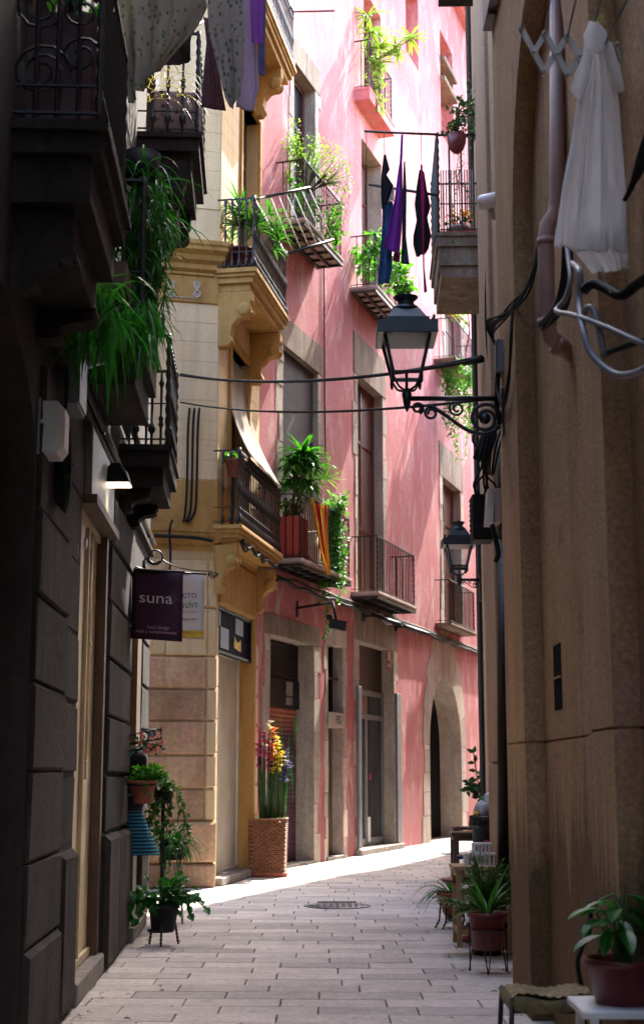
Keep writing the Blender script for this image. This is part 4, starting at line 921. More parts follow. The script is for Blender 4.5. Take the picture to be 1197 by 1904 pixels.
# next houses on the right
far = thing('plaster_house', WC.p(2, 0), 'tan plastered house just past the roughcast corner on the right, with cables down its front', 'house')
mb = MB(); facade(mb, WB, .0, 3.4, 0, 15.5, (), depth=5); mb.build('wall', M['tan_far'], far)
mb = MB(); facade(mb, WC, .0, 5.3, 0, 15.5, [(1.6, 3.0, 0, 2.9, .12), (3.6, 4.5, onx(880, 430, 1.9).z - .1, onx(880, 430, 1.9).z + 2.2, .2)], depth=5); mb.build('wall', M['tan_far'], far)
panel(WC, 1.6, 3.0, 0, 2.9, -.1, 'wood_dark', far, 'shop_door', 'door_frame', .02, (2.3,), 'wood_dark', .08)
mb = MB(); wblock(mb, WC, .3, .75, 0, 15.3, -.01, .05, .01); wblock(mb, WC, 4.85, 5.29, 0, 15.3, -.01, .04, .01); mb.build('pilasters', M['corbel'], far)
mb = MB(); wblock(mb, WB, .4, 1.0, 0, 15.4, -.01, .06, .01); wblock(mb, WB, 2.6, 3.38, 0, ZG - .1, -.01, .04, .01); wblock(mb, WB, 2.6, 3.38, ZG - .08, 15.4, -.01, .04, .01); mb.build('pilasters', M['tan_far'], far)
end = thing('unseen_end_house', WD.p(3, 0), 'unseen plain plastered house beyond the balcony on the right where the lane bends away', 'house')
mb = MB(); facade(mb, WD, 0, 6.3, 0, 13.5, (), depth=5); mb.build('wall', M['tan_far'], end)  # added out of view, sized for the shadow it throws on the lane
WE = Wall(WD.p(6.3, 0).x + .0, WD.p(6.3, 0).y, .33, 1, False)
mb = MB(); facade(mb, WE, 0.01, 6.0, 0, 12.0, (), depth=5); mb.build('wall', M['tan_far'], end)  # unseen wing, length and height set to place the sunlit edge
ee = thing('unseen_corner_house', WE.p(9, 0), 'unseen low plastered house, added to cut skylight, far round the bend of the lane', 'house')
mb = MB(); facade(mb, WE, 6.2, 19, 0, 10.5, (), depth=5); mb.build('wall', M['tan_far'], ee)  # out-of-view mass added to hold back skylight on the pink wall
# ---------- right balcony
q0, q1 = at(810, 432, 16.0), at(884, 432, 16.0)
rb = balcony(far, WC, WC.sy(16.0), WC.sy(17.5), q0.z, WC.p(WC.sy(16), 0).x - q0.x, at(810, 248, 16).z - q0.z, [(.04, .02), (.12, .0), (.22, -.03), (.14, -.06)], .14, .012, 0, 'lintel', mids=(.3,))
mb = MB(); a = WC.p(WC.sy(16.06), q0.z, .0); wbox(mb, WC, WC.sy(16.02), WC.sy(17.48), q0.z + .001, q0.z + .03, .02, .6); mb.build('red_edge', M['redpaint'], rb)
panel(WC, 3.6, 4.5, q0.z, q0.z + 2.1, -.18, 'wood_dark', far, 'balcony_door', 'door_frame', .02, (), 'wood_dark', .06)
mb = MB()
for i in range(16):
    o = .05 + i * .033; mb.box(WC.p(WC.sy(17.3), q0.z + .06, o), WC.n * .018, WC.d * .01, V((0, 0, 1.28)))
mb.build('reed_screen', simple('reed_screen', (.35, .22, .16), .8, 0, .4, 12), rb)
# ---------- grey box at the top right, eave
q = at(930, 58, 9.3)
t = thing('awning_box', q, 'slanted blue-grey awning box high on the right-hand corner', 'awning')
a = at(897, 58, 9.59); mb = MB(); mb.block(V((a.x, 9.59, a.z)), V((1.207 - a.x, 0, 0)), V((0, 0, .3)), V((0, -1.1, 0)), .02); mb.build('cover', M['grey_metal'], t)
b = V((1.15, 9.3, a.z - .015)); mb = MB(); mb.tube([b, V((1.21, b.y, b.z))], .014, 5); mb.build('arm', M['iron'], t)
q = at(846, 20, 16.7)
rb2 = balcony(far, WC, WC.sy(15.4), WC.sy(16.6), q.z + .18, .5, 1.0, [(.06, .02), (.12, -.01)], .13, .011, 0, mids=())
# ---------- street lamps
def street_lamp(name, wallp, px, py, Y, sc, label):
    """Lantern on a scrolled arm; (px, py) is the pixel of its stem foot."""
    q = at(px, py, Y); t = thing(name, V((wallp.x, Y, q.z)), label, 'street lamp', 'wall lanterns in the lane'); k = sc; X = V((1, 0, 0)); Zv = V((0, 0, 1)); L = wallp.x - q.x
    mb = MB(); mb.tube([V((wallp.x + .01, Y, q.z)), q], .018 * k, 8); mb.box(V((wallp.x - .02, Y - .05 * k, q.z - .26 * k)), V((.025, 0, 0)), V((0, .1 * k, 0)), V((0, 0, .32 * k))); mb.build('arm', M['lampiron'], t)
    ka = k; k = k * min(1, L / (.68 * k)); mb = MB(); w0 = V((wallp.x - .01, Y, q.z)); r = .0135 * k
    C = w0 + V((-.125 * k, 0, -.145 * k)); mb.tube(spiral(C, X, Zv, .115 * k, .045 * k, 1.55, 26, -.25), r, 6); mb.lathe([(.0, -.02), (.04 * k, -.015), (.04 * k, .015), (.0, .02)], C, 10, (0, 1, 0))
    mb.tube(bez(w0 + V((-.02, 0, -.2 * k)), w0 + V((-.22 * k, 0, -.36 * k)), w0 + V((-.34 * k, 0, -.12 * k)), w0 + V((-.52 * k, 0, -.05 * k)), 14), r * 1.05, 6)
    C = w0 + V((-.32 * k, 0, -.075 * k)); mb.tube(spiral(C, X, Zv, .055 * k, .014 * k, 1.5, 16, 2.5), r * .7, 5)
    C = w0 + V((-.50 * k, 0, -.105 * k)); mb.tube(spiral(C, X, Zv, .052 * k, .02 * k, 1.5, 16, .5), r * .8, 5)
    C = w0 + V((-.595 * k, 0, -.07 * k)); mb.tube(spiral(C, X, Zv, .043 * k, .015 * k, 1.5, 16, -1.2), r * .8, 5); mb.build('scroll', M['lampiron'], t)
    k = ka
    # lantern, square, narrow at its foot
    b0 = q + V((0, 0, .165 * k)); t0 = q + V((0, 0, .455 * k)); rb_, rt_ = .097 * k * 1.414, .162 * k * 1.414
    mb = MB()
    for i in range(4):
        an = PI / 4 + i * PI / 2; d = V((math.cos(an), math.sin(an), 0)); d2 = V((math.cos(an + PI / 2), math.sin(an + PI / 2), 0))
        mb.tube([b0 + d * rb_ - V((0, 0, .05 * k)), b0 + d * rb_, t0 + d * rt_], .013 * k, 5); mb.tube([b0 + d * rb_, b0 + d2 * rb_], .012 * k, 4); mb.tube([b0 + d * rb_ * .95 - V((0, 0, .03 * k)), b0 + d * rb_ * .6 - V((0, 0, .09 * k)), q + V((0, 0, .045 * k))], .009 * k, 5)
        mb.lathe([(.002, -.02 * k), (.013 * k, 0), (.002, .02 * k)], b0 + d * rb_ - V((0, 0, .06 * k)), 6)
        mb.box(t0 + (d + d2) * rt_ * .5 * 1.03 - (d - d2).normalized() * rt_ * .66 - V((0, 0, .005)), (d - d2).normalized() * rt_ * 1.32, (d + d2).normalized() * .012, V((0, 0, .085 * k)))
    mb.box(b0 - V((rb_ * .6, .012, .045 * k)), V((rb_ * 1.2, 0, 0)), V((0, .024, 0)), V((0, 0, .02 * k))); mb.tube([q, b0 + V((0, 0, .03 * k))], .012 * k, 6)
    mb.lathe([(.001, -.10 * k), (.022 * k, -.06 * k), (.03 * k, 0), (.036 * k, .03 * k), (.02 * k, .07 * k)], q, 10); mb.build('lantern_frame', M['lampiron'], t)
    mb = MB()
    for i in range(4):
        an = PI / 4 + i * PI / 2; d = V((math.cos(an), math.sin(an), 0)); d2 = V((math.cos(an + PI / 2), math.sin(an + PI / 2), 0)); mb.quad(b0 + d * rb_ * .98, b0 + d2 * rb_ * .98, t0 + d2 * rt_ * .98, t0 + d * rt_ * .98)
    mb.build('lantern_glass', M['lampglass'], t)
    mb = MB(); mb.lathe([(rt_ * .7, .0), (rt_ * .7, .03 * k)], t0 + V((0, 0, .0)), 4, None, PI / 4, False); mb.build('lamp_tray', M['grey_metal'], t)
    mb = MB(); h = t0 + V((0, 0, .05 * k)); mb.lathe([(rt_ * 1.24, -.09 * k), (rt_ * 1.27, -.085 * k), (rt_ * 1.27, .0), (rt_ * 1.0, .008 * k)], h, 4, None, PI / 4, False); mb.lathe([(rt_ * .98, .005 * k), (rt_ * .56, .115 * k), (rt_ * .5, .12 * k)], h, 4, None, PI / 4, False)
    for i in range(4): an = PI / 4 + i * PI / 2; mb.lathe([(.008 * k, 0), (.008 * k, .02 * k), (.014 * k, .03 * k), (.002, .045 * k)], h + V((math.cos(an), math.sin(an), 0)) * rt_ * 1.12, 6)
    mb.build('roof', M['lampiron'], t)
    mb = MB(); mb.lathe([(.10 * k, .115 * k), (.105 * k, .13 * k), (.085 * k, .15 * k), (.06 * k, .165 * k), (.055 * k, .19 * k), (.083 * k, .215 * k), (.088 * k, .222 * k), (.05 * k, .228 * k), (.015 * k, .235 * k), (.012 * k, .247 * k), (.001, .255 * k)], h, 16); mb.build('chimney', M['lampiron'], t)
    return t
street_lamp('street_lamp', V((1.215, 9.42, 0)), 756, 741, 9.42, .97, 'large black lantern on a scrolled arm from the roughcast corner, nearest street lamp')
street_lamp('street_lamp', V((1.915, 17.4, 0)), 853, 1078, 17.4, .97, 'smaller far black lantern hanging in front of a balcony on the right')
# ---------- cables and boxes at the corner
def tubeobj(name, pts, r, mat, label, cat, smooth=True, n=6, group=None):
    mb = MB(); mb.tube(smooth_path(pts, 5) if smooth else pts, r, n); return tag(mb.build(name, M[mat], None, pts[0]), label, cat, group)
for k, (y0, lab) in enumerate(((0, 'double black cable strung across the lane behind the large lantern'), (1, 'single lower black cable strung across the lane from the yellow house'))):
    if k == 0:
        a, b = at(336, 698, 18.5), at(895, 668, 12.6); mb = MB(); mb.tube(sag(a, b, .14, 20), .018, 6); mb.tube(sag(a + V((0, 0, .02)), b + V((0, 0, .03)), .17, 20), .012, 5); mb.tube([at(862, 674, 12.9), b], .035, 8); o = mb.build('street_cable', M['rubber'], None, a)
    else:
        a, b = at(336, 748, 18.5), at(940, 738, 9.8); mb = MB(); mb.tube(sag(a, b, .12, 20), .012, 6); o = mb.build('street_cable', M['rubber'], None, a)
    tag(o, lab, 'cable', 'cables across the lane')
for k, (px0, px1, r, lab) in enumerate(((898, 902, .008, 'thin black cable hanging down the plaster wall, left of the pair'), (905, 912, .008, 'thin black cable hanging down the plaster wall, right of the pair'))):
    Y = 12.4 + k * .2; mb = MB(); mb.tube(smooth_path([at(px0, -40, Y), at(px0 + 2, 260, Y), at(px0 + 7, 420, Y), at(px1, 600, Y), at(px1 + 14, 760, Y)], 4), r, 5); tag(mb.build('drop_cable', M['rubber'], None, at(px0, 300, Y)), lab, 'cable', 'cables down the plaster house')
mb = MB(); mb.tube(smooth_path([at(965, 0, 10.0), at(950, 55, 10.0), at(925, 120, 10.0), at(922, 220, 10.0), at(925, 330, 10.0), at(928, 400, 10.0), at(938, 406, 9.9)], 4), .022, 6); tag(mb.build('drain_pipe', M['iron'], None, at(925, 200, 10)), 'thin crooked black pipe down the right corner above the camera', 'pipe')
mb = MB(); mb.tube([at(934, 1000, 12.0), at(934, 1640, 12.0)], .045, 8); mb.tube([at(934, 820, 12.0), at(934, 1000, 12.0)], .05, 8)
tag(mb.build('down_pipe', M['iron_brown'], None, at(934, 1400, 12)), 'dark vertical downpipe between the roughcast corner and the plaster pier', 'pipe')
mb = MB(); mb.tube([at(886, -20, 17.9), at(884, 600, 17.9)], .02, 6); tag(mb.build('down_pipe', M['iron'], None, at(885, 400, 17.9)), 'slim dark pipe beside the right-hand balcony', 'pipe')
q = at(908, 374, 11.0); t = thing('security_camera', q, 'white security camera sticking out of the right wall beside the balcony', 'camera')
mb = MB(); mb.lathe([(.05, -.08), (.062, -.06), (.062, .06), (.05, .07)], q, 14, V((1, -.35, .1))); mb.build('body', M['white'], t)
mb = MB(); mb.tube([q + V((.02, .02, -.05)), q + V((.04, .05, -.11)), V((1.5, q.y + .1, q.z - .1))], .03, 8); mb.build('bracket', M['offwhite'], t)
rr = random.Random(12)
q = at(900, 955, 11.2); t = thing('black_junction_box', q, 'ribbed black equipment box fixed above the pier on the right', 'equipment box')
mb = MB(); mb.box(at(880, 1003, 11.2), V((.16, 0, 0)), V((0, .25, 0)), V((0, 0, .36)))
for i in range(9): mb.box(at(880, 1003, 11.2) + V((-.006, -.008, .02 + .04 * i)), V((.172, 0, 0)), V((0, .26, 0)), V((0, 0, .015)))
mb.build('case', M['black'], t)
mb = MB()
for i in range(6):
    a = at(884 + i * 8, 920, 11.25); mb.tube(smooth_path([a, a + V((rr.uniform(-.05, .05), 0, .08)), at(898 + rr.uniform(-6, 12), 870 + rr.uniform(-15, 10), 11.2), at(905 + rr.uniform(-8, 14), 815, 11.2)], 5), .009, 5)
mb.build('cable_ends', M['rubber'], t)
q = at(917, 940, 10.6); t = thing('grey_cabinet', q, 'pale grey metal cabinet hung open beside the black equipment box', 'cabinet')
mb = MB(); a = at(904, 972, 10.6); mb.box(a, V((.05, 0, 0)), V((0, .2, 0)), V((.02, 0, .26))); mb.box(a + V((.065, 0, .01)), V((.045, 0, 0)), V((0, .2, 0)), V((0, 0, .25))); mb.build('case', M['steel'], t)
mb = MB(); mb.tube(smooth_path([at(914, 975, 10.6), at(920, 1000, 10.6), at(926, 1030, 10.6), at(920, 1045, 10.6)], 4), .02, 6); mb.build('cable_tail', M['rubber'], t)
q = at(902, 828, 10.8); t = thing('cable_drum', q, 'round black splice housing wrapped in cables under the lantern arm', 'splice box')
mb = MB(); mb.lathe([(.05, -.13), (.062, -.12), (.062, .10), (.05, .12), (.03, .14)], q, 14, V((.35, -.2, 1))); mb.build('housing', M['rubber'], t)
mb = MB()
for i in range(7): mb.tube(smooth_path([at(893 + i * 4, 880 + rr.uniform(-8, 8), 10.7), at(890 + i * 6, 840 + rr.uniform(-20, 20), 10.6), at(905 + i * 5, 800 + rr.uniform(-8, 8), 10.6), at(930, 790 - 3 * i, 10.3)], 5), .008, 5)
mb.tube(spiral(q + V((-.02, -.08, .03)), (1, 0, 0), (0, .2, 1), .09, .08, 1.8, 24), .007, 5); mb.build('cable_wrap', M['rubber'], t)
q = at(906, 800, 11.6); mb = MB(); mb.box(at(892, 812, 11.6), V((.08, 0, 0)), V((0, .06, 0)), V((0, 0, .07))); mb.box(at(893, 811, 11.595), V((.07, 0, 0)), V((0, -.008, 0)), V((0, 0, .055))); tag(mb.build('switch_box', M['steel'], None, q), 'small pale box behind the lantern scroll on the plaster wall', 'box')
q = onx(936, 655, 1.19); t = thing('lamp_fuse_box', q, 'grey fuse box with loops of black cable on the roughcast corner', 'fuse box')
mb = MB(); mb.block(V((1.21, 9.35, q.z - .08)), V((0, .14, 0)), V((0, 0, .22)), V((-.05, 0, 0)), .01); mb.build('case', M['grey_metal'], t)
mb = MB()
for i in range(8):
    e = .006 * i; mb.tube(smooth_path([V((1.175, 9.38 + e, q.z + .1)), V((1.15 - e, 9.42, q.z + .2 + e * 2)), V((1.19, 8.9, q.z + .19 + rr.uniform(-.03, .03))), V((1.27, 8.5, q.z + .22 + rr.uniform(-.05, .05))), V((1.29, 8.1, q.z + .42 + rr.uniform(-.06, .05)))], 5), .008, 5)
for i in range(3): mb.tube(smooth_path([V((1.2, 8.75, q.z + .2)), V((1.18, 8.72 + .02 * i, q.z - .05)), V((1.18, 8.9, q.z - .24 - .02 * i)), V((1.18, 9.2, q.z - .33 - .02 * i)), V((1.17, 9.4, q.z - .2)), V((1.18, 9.42, q.z - .02))], 5), .009, 5)
mb.tube(smooth_path([V((1.18, 9.42, q.z - .05)), V((1.17, 9.44, q.z - .3)), V((1.19, 9.44, q.z - .42))], 5), .018, 6); mb.build('cable_loops', M['rubber'], t)
# downpipe with its elbows
Yp = 7.45; xw = 1.27
pts = [at(1036, -30, Yp), at(1036, 372, Yp), at(1032, 398, Yp), at(1018, 418, Yp), at(1014, 445, Yp), at(1016, 605, Yp), at(1024, 628, Yp), at(1070, 668, Yp + .08)]
t = thing('downpipe', pts[3], 'fat pink-painted downpipe with elbows on the roughcast wall beside the white garment', 'pipe')
mb = MB(); mb.tube(pts, .045, 12); mb.build('pipe_run', M['pipe'], t)
for px, py in ((1015, 450), (1016, 600)): c = at(px, py, Yp); mb = MB(); mb.lathe([(.047, -.02), (.052, -.018), (.052, .018), (.047, .02)], c, 14); mb.build('collar', M['pipe'], t)
mb = MB(); c0, c1 = at(1032, 640, Yp + .01), at(1042, 648, Yp + .02); mb.tube([c0, c1], .051, 12); mb.build('collar', M['pipe'], t)
# thick hoses
def hose(pts, r, mat, lab): tubeobj('conduit', [at(px, py, Y) for px, py, Y in pts], r, mat, lab, 'conduit', True, 8, 'loose conduits on the roughcast wall')
hose([(1052, 440, 6.6), (1056, 480, 6.5), (1060, 520, 6.4), (1050, 556, 6.4), (1033, 578, 6.4), (1060, 585, 6.2), (1090, 594, 6.0), (1130, 610, 5.8), (1200, 642, 5.5)], .013, 'cable_grey', 'grey conduit running left behind the white garment and then away right')
hose([(1062, 490, 6.5), (1074, 500, 6.2), (1078, 520, 6.15), (1076, 560, 6.15), (1085, 620, 6.0), (1100, 660, 5.95), (1140, 694, 5.8), (1175, 696, 5.6), (1205, 682, 5.4)], .016, 'cable_grey', 'longest grey conduit sagging in a deep loop down the roughcast wall')
hose([(1084, 585, 6.1), (1092, 572, 6.0), (1104, 578, 5.95), (1114, 620, 5.9), (1122, 660, 5.9)], .015, 'cable_grey', 'short bent grey conduit arching over inside the deep loop')
hose([(1122, 660, 5.95), (1150, 648, 5.8), (1205, 630, 5.5)], .013, 'rubber', 'black conduit end rising right from the bent grey one')
hose([(1085, 540, 6.0), (1100, 528, 5.95), (1120, 534, 5.9), (1148, 548, 5.8), (1162, 546, 5.75), (1180, 532, 5.7), (1205, 515, 5.55)], .022, 'rubber', 'fattest black conduit waving right from under the white garment')
mb = MB(); rr = random.Random(4)
for i in range(7): mb.tube(smooth_path([at(1048 + i * 2, 455, 6.7), at(1046 + i * 2 + rr.uniform(-3, 3), 520, 6.8), at(1030 + i * 3, 572 + i, 7.0), at(1000 + rr.uniform(0, 12), 605 + rr.uniform(-8, 12), 7.4)], 5), .012, 5)
tag(mb.build('cable_bunch', M['rubber'], None, at(1050, 520, 6.7)), 'bunch of black cables behind the downpipe under the white garment', 'cables')
mb = MB()
for i in range(8): mb.tube(smooth_path([at(1160 + i * 2, 372 - i * 3, 5.6), at(1178 + i, 340 - i * 6, 5.5), at(1205, 300 - i * 9, 5.3)], 4), .010, 5)
tag(mb.build('cable_bunch', M['rubber'], None, at(1180, 340, 5.5)), 'fan of black cables coming out from behind the white garment on the right', 'cables')
# ---------- scissor drying rack with the white garment
Yr = 6.0; q = at(1188, 110, Yr); t = thing('scissor_rack', q, 'white folding scissor drying rack on the roughcast wall, top right', 'drying rack')
up_ = [(969, 53), (1013, 61), (1055, 65), (1100, 76), (1146, 82), (1186, 76)]; dn = [(1011, 132), (1054, 137), (1098, 142), (1136, 146), (1171, 149)]
def bar(mb, a, b, dy=0):
    A, B = at(*a, Yr + dy), at(*b, Yr + dy); d = (B - A).normalized(); nn = d.cross(V((0, 1, 0))); mb.box(A - d * .012 - nn * .013, d * ((B - A).length + .024), nn * .026, V((0, .012, 0)))
mb = MB()
for i in range(5): bar(mb, up_[i], dn[i], 0)
for i in range(5): bar(mb, dn[i], up_[min(i + 2, 5)], .014)
mid = [(992, 97), (1035, 101), (1078, 104), (1164, 108)]
bar(mb, up_[1], mid[0], .014)
for px, py in up_ + dn + mid: mb.lathe([(.009, -.012), (.009, .03)], at(px, py, Yr), 8, (0, 1, 0))
mb.build('scissor_bars', M['offwhite'], t)
mb = MB(); a, b = at(1192, 166, Yr), at(1188, 50, Yr); mb.box(a - V((.025, .0, 0)), V((.045, 0, 0)), V((0, .02, 0)), b - a); mb.build('wall_mount', M['offwhite'], t)
for i, (a, b, lab) in enumerate((((969, 53), (980, -30), 'first'), ((1013, 60), (1026, -30), 'second'), ((1055, 65), (1076, -30), 'third'))):
    tubeobj('drying_line', [at(*a, Yr), at(*b, Yr - .6)], .005, 'cable_grey', f'{lab} thin grey line from the left running up from the scissor rack', 'line', False, 4, 'lines of the scissor rack')
tubeobj('drying_line', [at(1105, 45, 5.8), at(1123, -30, 5.3)], .006, 'cable_grey', 'line holding the clothes peg and the white garment', 'line', False, 4, 'lines of the scissor rack')
tubeobj('drying_line', [at(1120, 95, 5.78), at(1132, 65, 5.7), at(1170, -10, 5.3)], .006, 'cable_grey', 'rightmost line looping in front of the white garment', 'line', False, 4, 'lines of the scissor rack')
mb = MB(); a = at(1108, 42, 5.78); mb.box(a, V((.006, 0, 0)), V((0, .012, 0)), V((.018, 0, .045))); mb.box(a + V((.016, 0, 0)), V((.006, 0, 0)), V((0, .012, 0)), V((.012, 0, .04))); tag(mb.build('clothes_peg', simple('lime_plastic', (.5, .6, .05), .4), None, a), 'lime green clothes peg at the top of the white garment', 'clothes peg')
# ------------------------------------------------------------------ plants and pots
def pot(par, c, r0, r1, h, mat, rim=.03, n=18, name='pot'):
    mb = MB(); mb.lathe([(r0, 0), (r1 * .97, h - rim), (r1 * 1.08, h - rim), (r1 * 1.1, h), (r1 * .96, h), (r1 * .93, h - .03)], c, n, cap=False); mb.poly([V(c) + V((math.cos(2 * PI * i / n) * r0, math.sin(2 * PI * i / n) * r0, .001)) for i in range(n)][::-1]); mb.build(name, M[mat], par)
    mb = MB(); mb.lathe([(r1 * .95, h - .035), (.01, h - .02)], c, n); mb.build('soil', M['soil'], par)
def blades(mb, c, n, L, w, spread, droop, rnd, lift=.5, r=.03, seg=5):
    for i in range(n):
        a = rnd.uniform(0, 2 * PI); e = rnd.uniform(.15, 1) ** .8 * spread
        d = V((math.cos(a) * math.sin(e), math.sin(a) * math.sin(e), math.cos(e))); k = rnd.uniform(.65, 1.1)
        mb.blade(V(c) + V((math.cos(a), math.sin(a), 0)) * r * rnd.random(), d, L * k, w * rnd.uniform(.8, 1.2), droop * rnd.uniform(.6, 1.3), seg)
def bushleaves(mb, sm, c, rad, n, L, w, rnd, fill=.45, up=.4, root=None, nst=12):
    c = V(c); rad = V(rad); root = V(root) if root is not None else c - V((0, 0, rad.z))
    tips = []
    for i in range(nst):
        while True:
            q = V((rnd.uniform(-1, 1), rnd.uniform(-1, 1), rnd.uniform(-1, 1)))
            if q.length < 1: break
        q = q.normalized() * rnd.uniform(.75, 1.05); tips.append((c + V((q.x * rad.x, q.y * rad.y, q.z * rad.z)), q))
        if sm: sm.tube(bez(root, root.lerp(c, .5) + V((0, 0, rad.z * .3)), c.lerp(tips[-1][0], .4), tips[-1][0], 5), [.008, .006, .005, .004, .003, .002], 4, False)
    for i in range(n):
        tp, q = tips[rnd.randrange(nst)]; t = rnd.uniform(fill, 1.05)
        p = c.lerp(tp, t) + V((rnd.gauss(0, 1) * rad.x, rnd.gauss(0, 1) * rad.y, rnd.gauss(0, 1) * rad.z)) * .16
        d = (q + V((rnd.gauss(0, .7), rnd.gauss(0, .7), rnd.gauss(0, .6) + up * .3))).normalized()
        mb.leaf(p, d, V((rnd.gauss(0, .5), rnd.gauss(0, .5), 1)), L * rnd.uniform(.6, 1.25), w * rnd.uniform(.7, 1.2))
def vine(mb, sm, p, L, rnd, n=None, lw=.035, sway=.06, out=V((0, -1, 0))):
    pts = [V(p)]; k = max(4, int(L / .06))
    for i in range(k): pts.append(pts[-1] + V((rnd.gauss(0, sway * .4), rnd.gauss(0, sway * .3), -L / k)))
    if sm: sm.tube(pts, .004, 4, False)
    for q in pts:
        for _ in range(n or 2):
            d = V((rnd.gauss(0, 1), rnd.gauss(0, 1), rnd.gauss(-.3, .5))).normalized(); mb.leaf(q + d * .01, d, V((rnd.gauss(0, .6), -.6, .6)), lw * rnd.uniform(.8, 1.6), lw * rnd.uniform(.7, 1.2))
def plant(name, loc, label, cat='plant', group=None): return thing(name, loc, label, cat, group)
def fin(t, mb, sm, leafm='leaf', stemm='stem', lname='foliage'):
    mb.build(lname, M[leafm], t)
    if sm and sm.f: sm.build('stems', M[stemm], t)

# left pavement: pot on three twisted legs
q = ong(303, 1757); rn = random.Random(41); t = plant('potted_plant', q, 'leafy plant in a black pot on three twisted iron legs on the paving', 'potted plant')
pot(t, q + V((0, 0, .125)), .10, .125, .2, 'black')
for a in (.5, 2.6, 4.7):
    mb = MB(); p0 = q + V((math.cos(a) * .11, math.sin(a) * .11, .17)); p1 = q + V((math.cos(a) * .14, math.sin(a) * .14, 0)); mb.tube([p0.lerp(p1, i / 12) for i in range(13)], [.008 if i % 2 else .014 for i in range(12)] + [.012], 6); mb.build('leg', M['iron'], t)
mb, sm = MB(), MB(); bushleaves(mb, sm, q + V((0, 0, .43)), (.19, .17, .15), 170, .075, .06, rn, .15, .8, q + V((0, 0, .31)), 18)
for dx, dz in ((.26, -.06), (.34, -.15), (-.27, -.2), (-.24, -.04), (.22, -.2), (-.2, -.26)):
    e = q + V((dx, rn.uniform(-.1, .05), .42 + dz * .8)); b_ = bez(q + V((0, 0, .31)), q + V((dx * .4, 0, .44)), q + V((dx * .8, 0, .45)), e, 7); sm.tube(b_, .005, 4, False)
    for p in b_[2:]:
        for _ in range(2): mb.leaf(p, V((dx, rn.gauss(0, .4), rn.gauss(-.3, .4))), V((rn.gauss(0, .4), -.6, 1)), .09, .07)
fin(t, mb, sm, 'leaf_vivid', 'stem_green')
# stone base row: mannequin torso with a striped skirt
q = at(261, 1470, 12.9); t = thing('dress_form', q, 'black dress form wearing a blue striped skirt hung in the shop doorway', 'dress form')
cx, cyy = q.x - .06, q.y
def zat(py): return at(261, py, 12.9).z
mb = MB(); zt_, zb2_ = zat(1388), zat(1510); H = zt_ - zb2_
mb.lathe([(.075, 0), (.10, H * .15), (.082, H * .35), (.095, H * .6), (.115, H * .74), (.115, H * .84), (.075, H * .93), (.04, H * .97), (.03, H)], V((cx, cyy, zb2_)), 18); mb.build('torso', M['black'], t)
def stripes():
    n = NT('blue_striped_cotton').set(.85, 0, .2); tc = n.n('ShaderNodeTexCoord'); sp = n.n('ShaderNodeSeparateXYZ'); n.l(tc.outputs['Object'], sp.inputs[0])
    m = n.n('ShaderNodeMath', operation='MULTIPLY'); m.inputs[1].default_value = 2 * PI / .030; n.l(sp.outputs[2], m.inputs[0]); s = n.n('ShaderNodeMath', operation='SINE'); n.l(m.outputs[0], s.inputs[0])
    n.base(n.ramp(s.outputs[0], [(.25, (.02, .045, .06)), (.55, (.05, .28, .42))])); return n.m
zs_, ze = zat(1507), zat(1589)
mb = MB(); mb.grid(lambda u, v: V((cx + math.cos(2 * PI * u) * (.075 + .105 * v + .006 * math.sin(10 * PI * u) * v) + .06 * v, cyy + math.sin(2 * PI * u) * (.075 + .08 * v), zs_ + (ze - zs_) * v)), 40, 30, .002); mb.build('skirt', stripes(), t)
mb = MB(); mb.tube(smooth_path([V((cx - .08, cyy - .09, zat(1440))), V((cx - .02, cyy - .1, zat(1405))), V((cx + .04, cyy - .06, zat(1392)))], 4), .012, 5); mb.tube(smooth_path([V((cx - .11, cyy - .06, zat(1470))), V((cx - .06, cyy - .12, zat(1478))), V((cx + .06, cyy - .11, zat(1476)))], 4), .008, 5); mb.build('strap', simple('teal_strap', (.04, .25, .36), .7), t)
mb = MB(); mb.tube([WA.p(12.9, zat(1392), -.1), V((cx, cyy, zat(1390)))], .012, 5); mb.build('hanger', M['iron'], t)
# flower rack
rn = random.Random(5); q = at(268, 1372, 12.6); t = plant('flower_rack', q, 'curly black wire rack with pink flowers and a white candle pot on the stone pier', 'flower rack')
mb = MB(); b0 = at(240, 1383, 12.6); b1 = at(300, 1372, 12.6); nn = b1 - b0
for dz in (0, -.06): mb.tube([b0 + V((0, 0, dz)), b1 + V((0, 0, dz))], .006, 5); mb.tube([b0 + V((0, .2, dz)), b1 + V((0, .2, dz))], .006, 5)
mb.tube([b1, b1 + V((0, .2, 0))], .006, 5); mb.tube([b1 + V((0, 0, .09)), b1 + V((0, 0, -.12))], .006, 5)
for i in range(5):
    c = b0 + nn * ((i + .5) / 5) + V((0, 0, .05)); mb.tube(spiral(c, (1, 0, 0), (0, 0, 1), .03, .026, .75, 10, -PI / 4), .005, 4); mb.tube(spiral(c + V((.015, 0, .02)), (1, 0, 0), (0, 0, 1), .014, .01, 1, 8), .004, 4)
mb.build('rack', M['iron'], t)
mb = MB(); mb.lathe([(.03, 0), (.034, .075)], at(283, 1371, 12.7), 12); mb.build('candle_pot', M['white'], t)
mb, sm, fl = MB(), MB(), MB(); bushleaves(mb, sm, at(268, 1388, 12.6), (.17, .1, .085), 150, .045, .028, rn, .2, .2, at(262, 1380, 12.6), 12)
for i in range(13):
    c = at(rn.uniform(244, 302), rn.uniform(1362, 1412), 12.5)
    for k in range(5): a = k * 2 * PI / 5; fl.leaf(c, V((math.cos(a), -.4, math.sin(a))), V((0, -1, .2)), .024, .02)
fin(t, mb, sm, 'leaf_dull'); fl.build('flowers', M.setdefault('pinkpetal', leafmat('dusty_pink_petal', (.42, .11, .17), (.6, .3, .36), .3)), t)
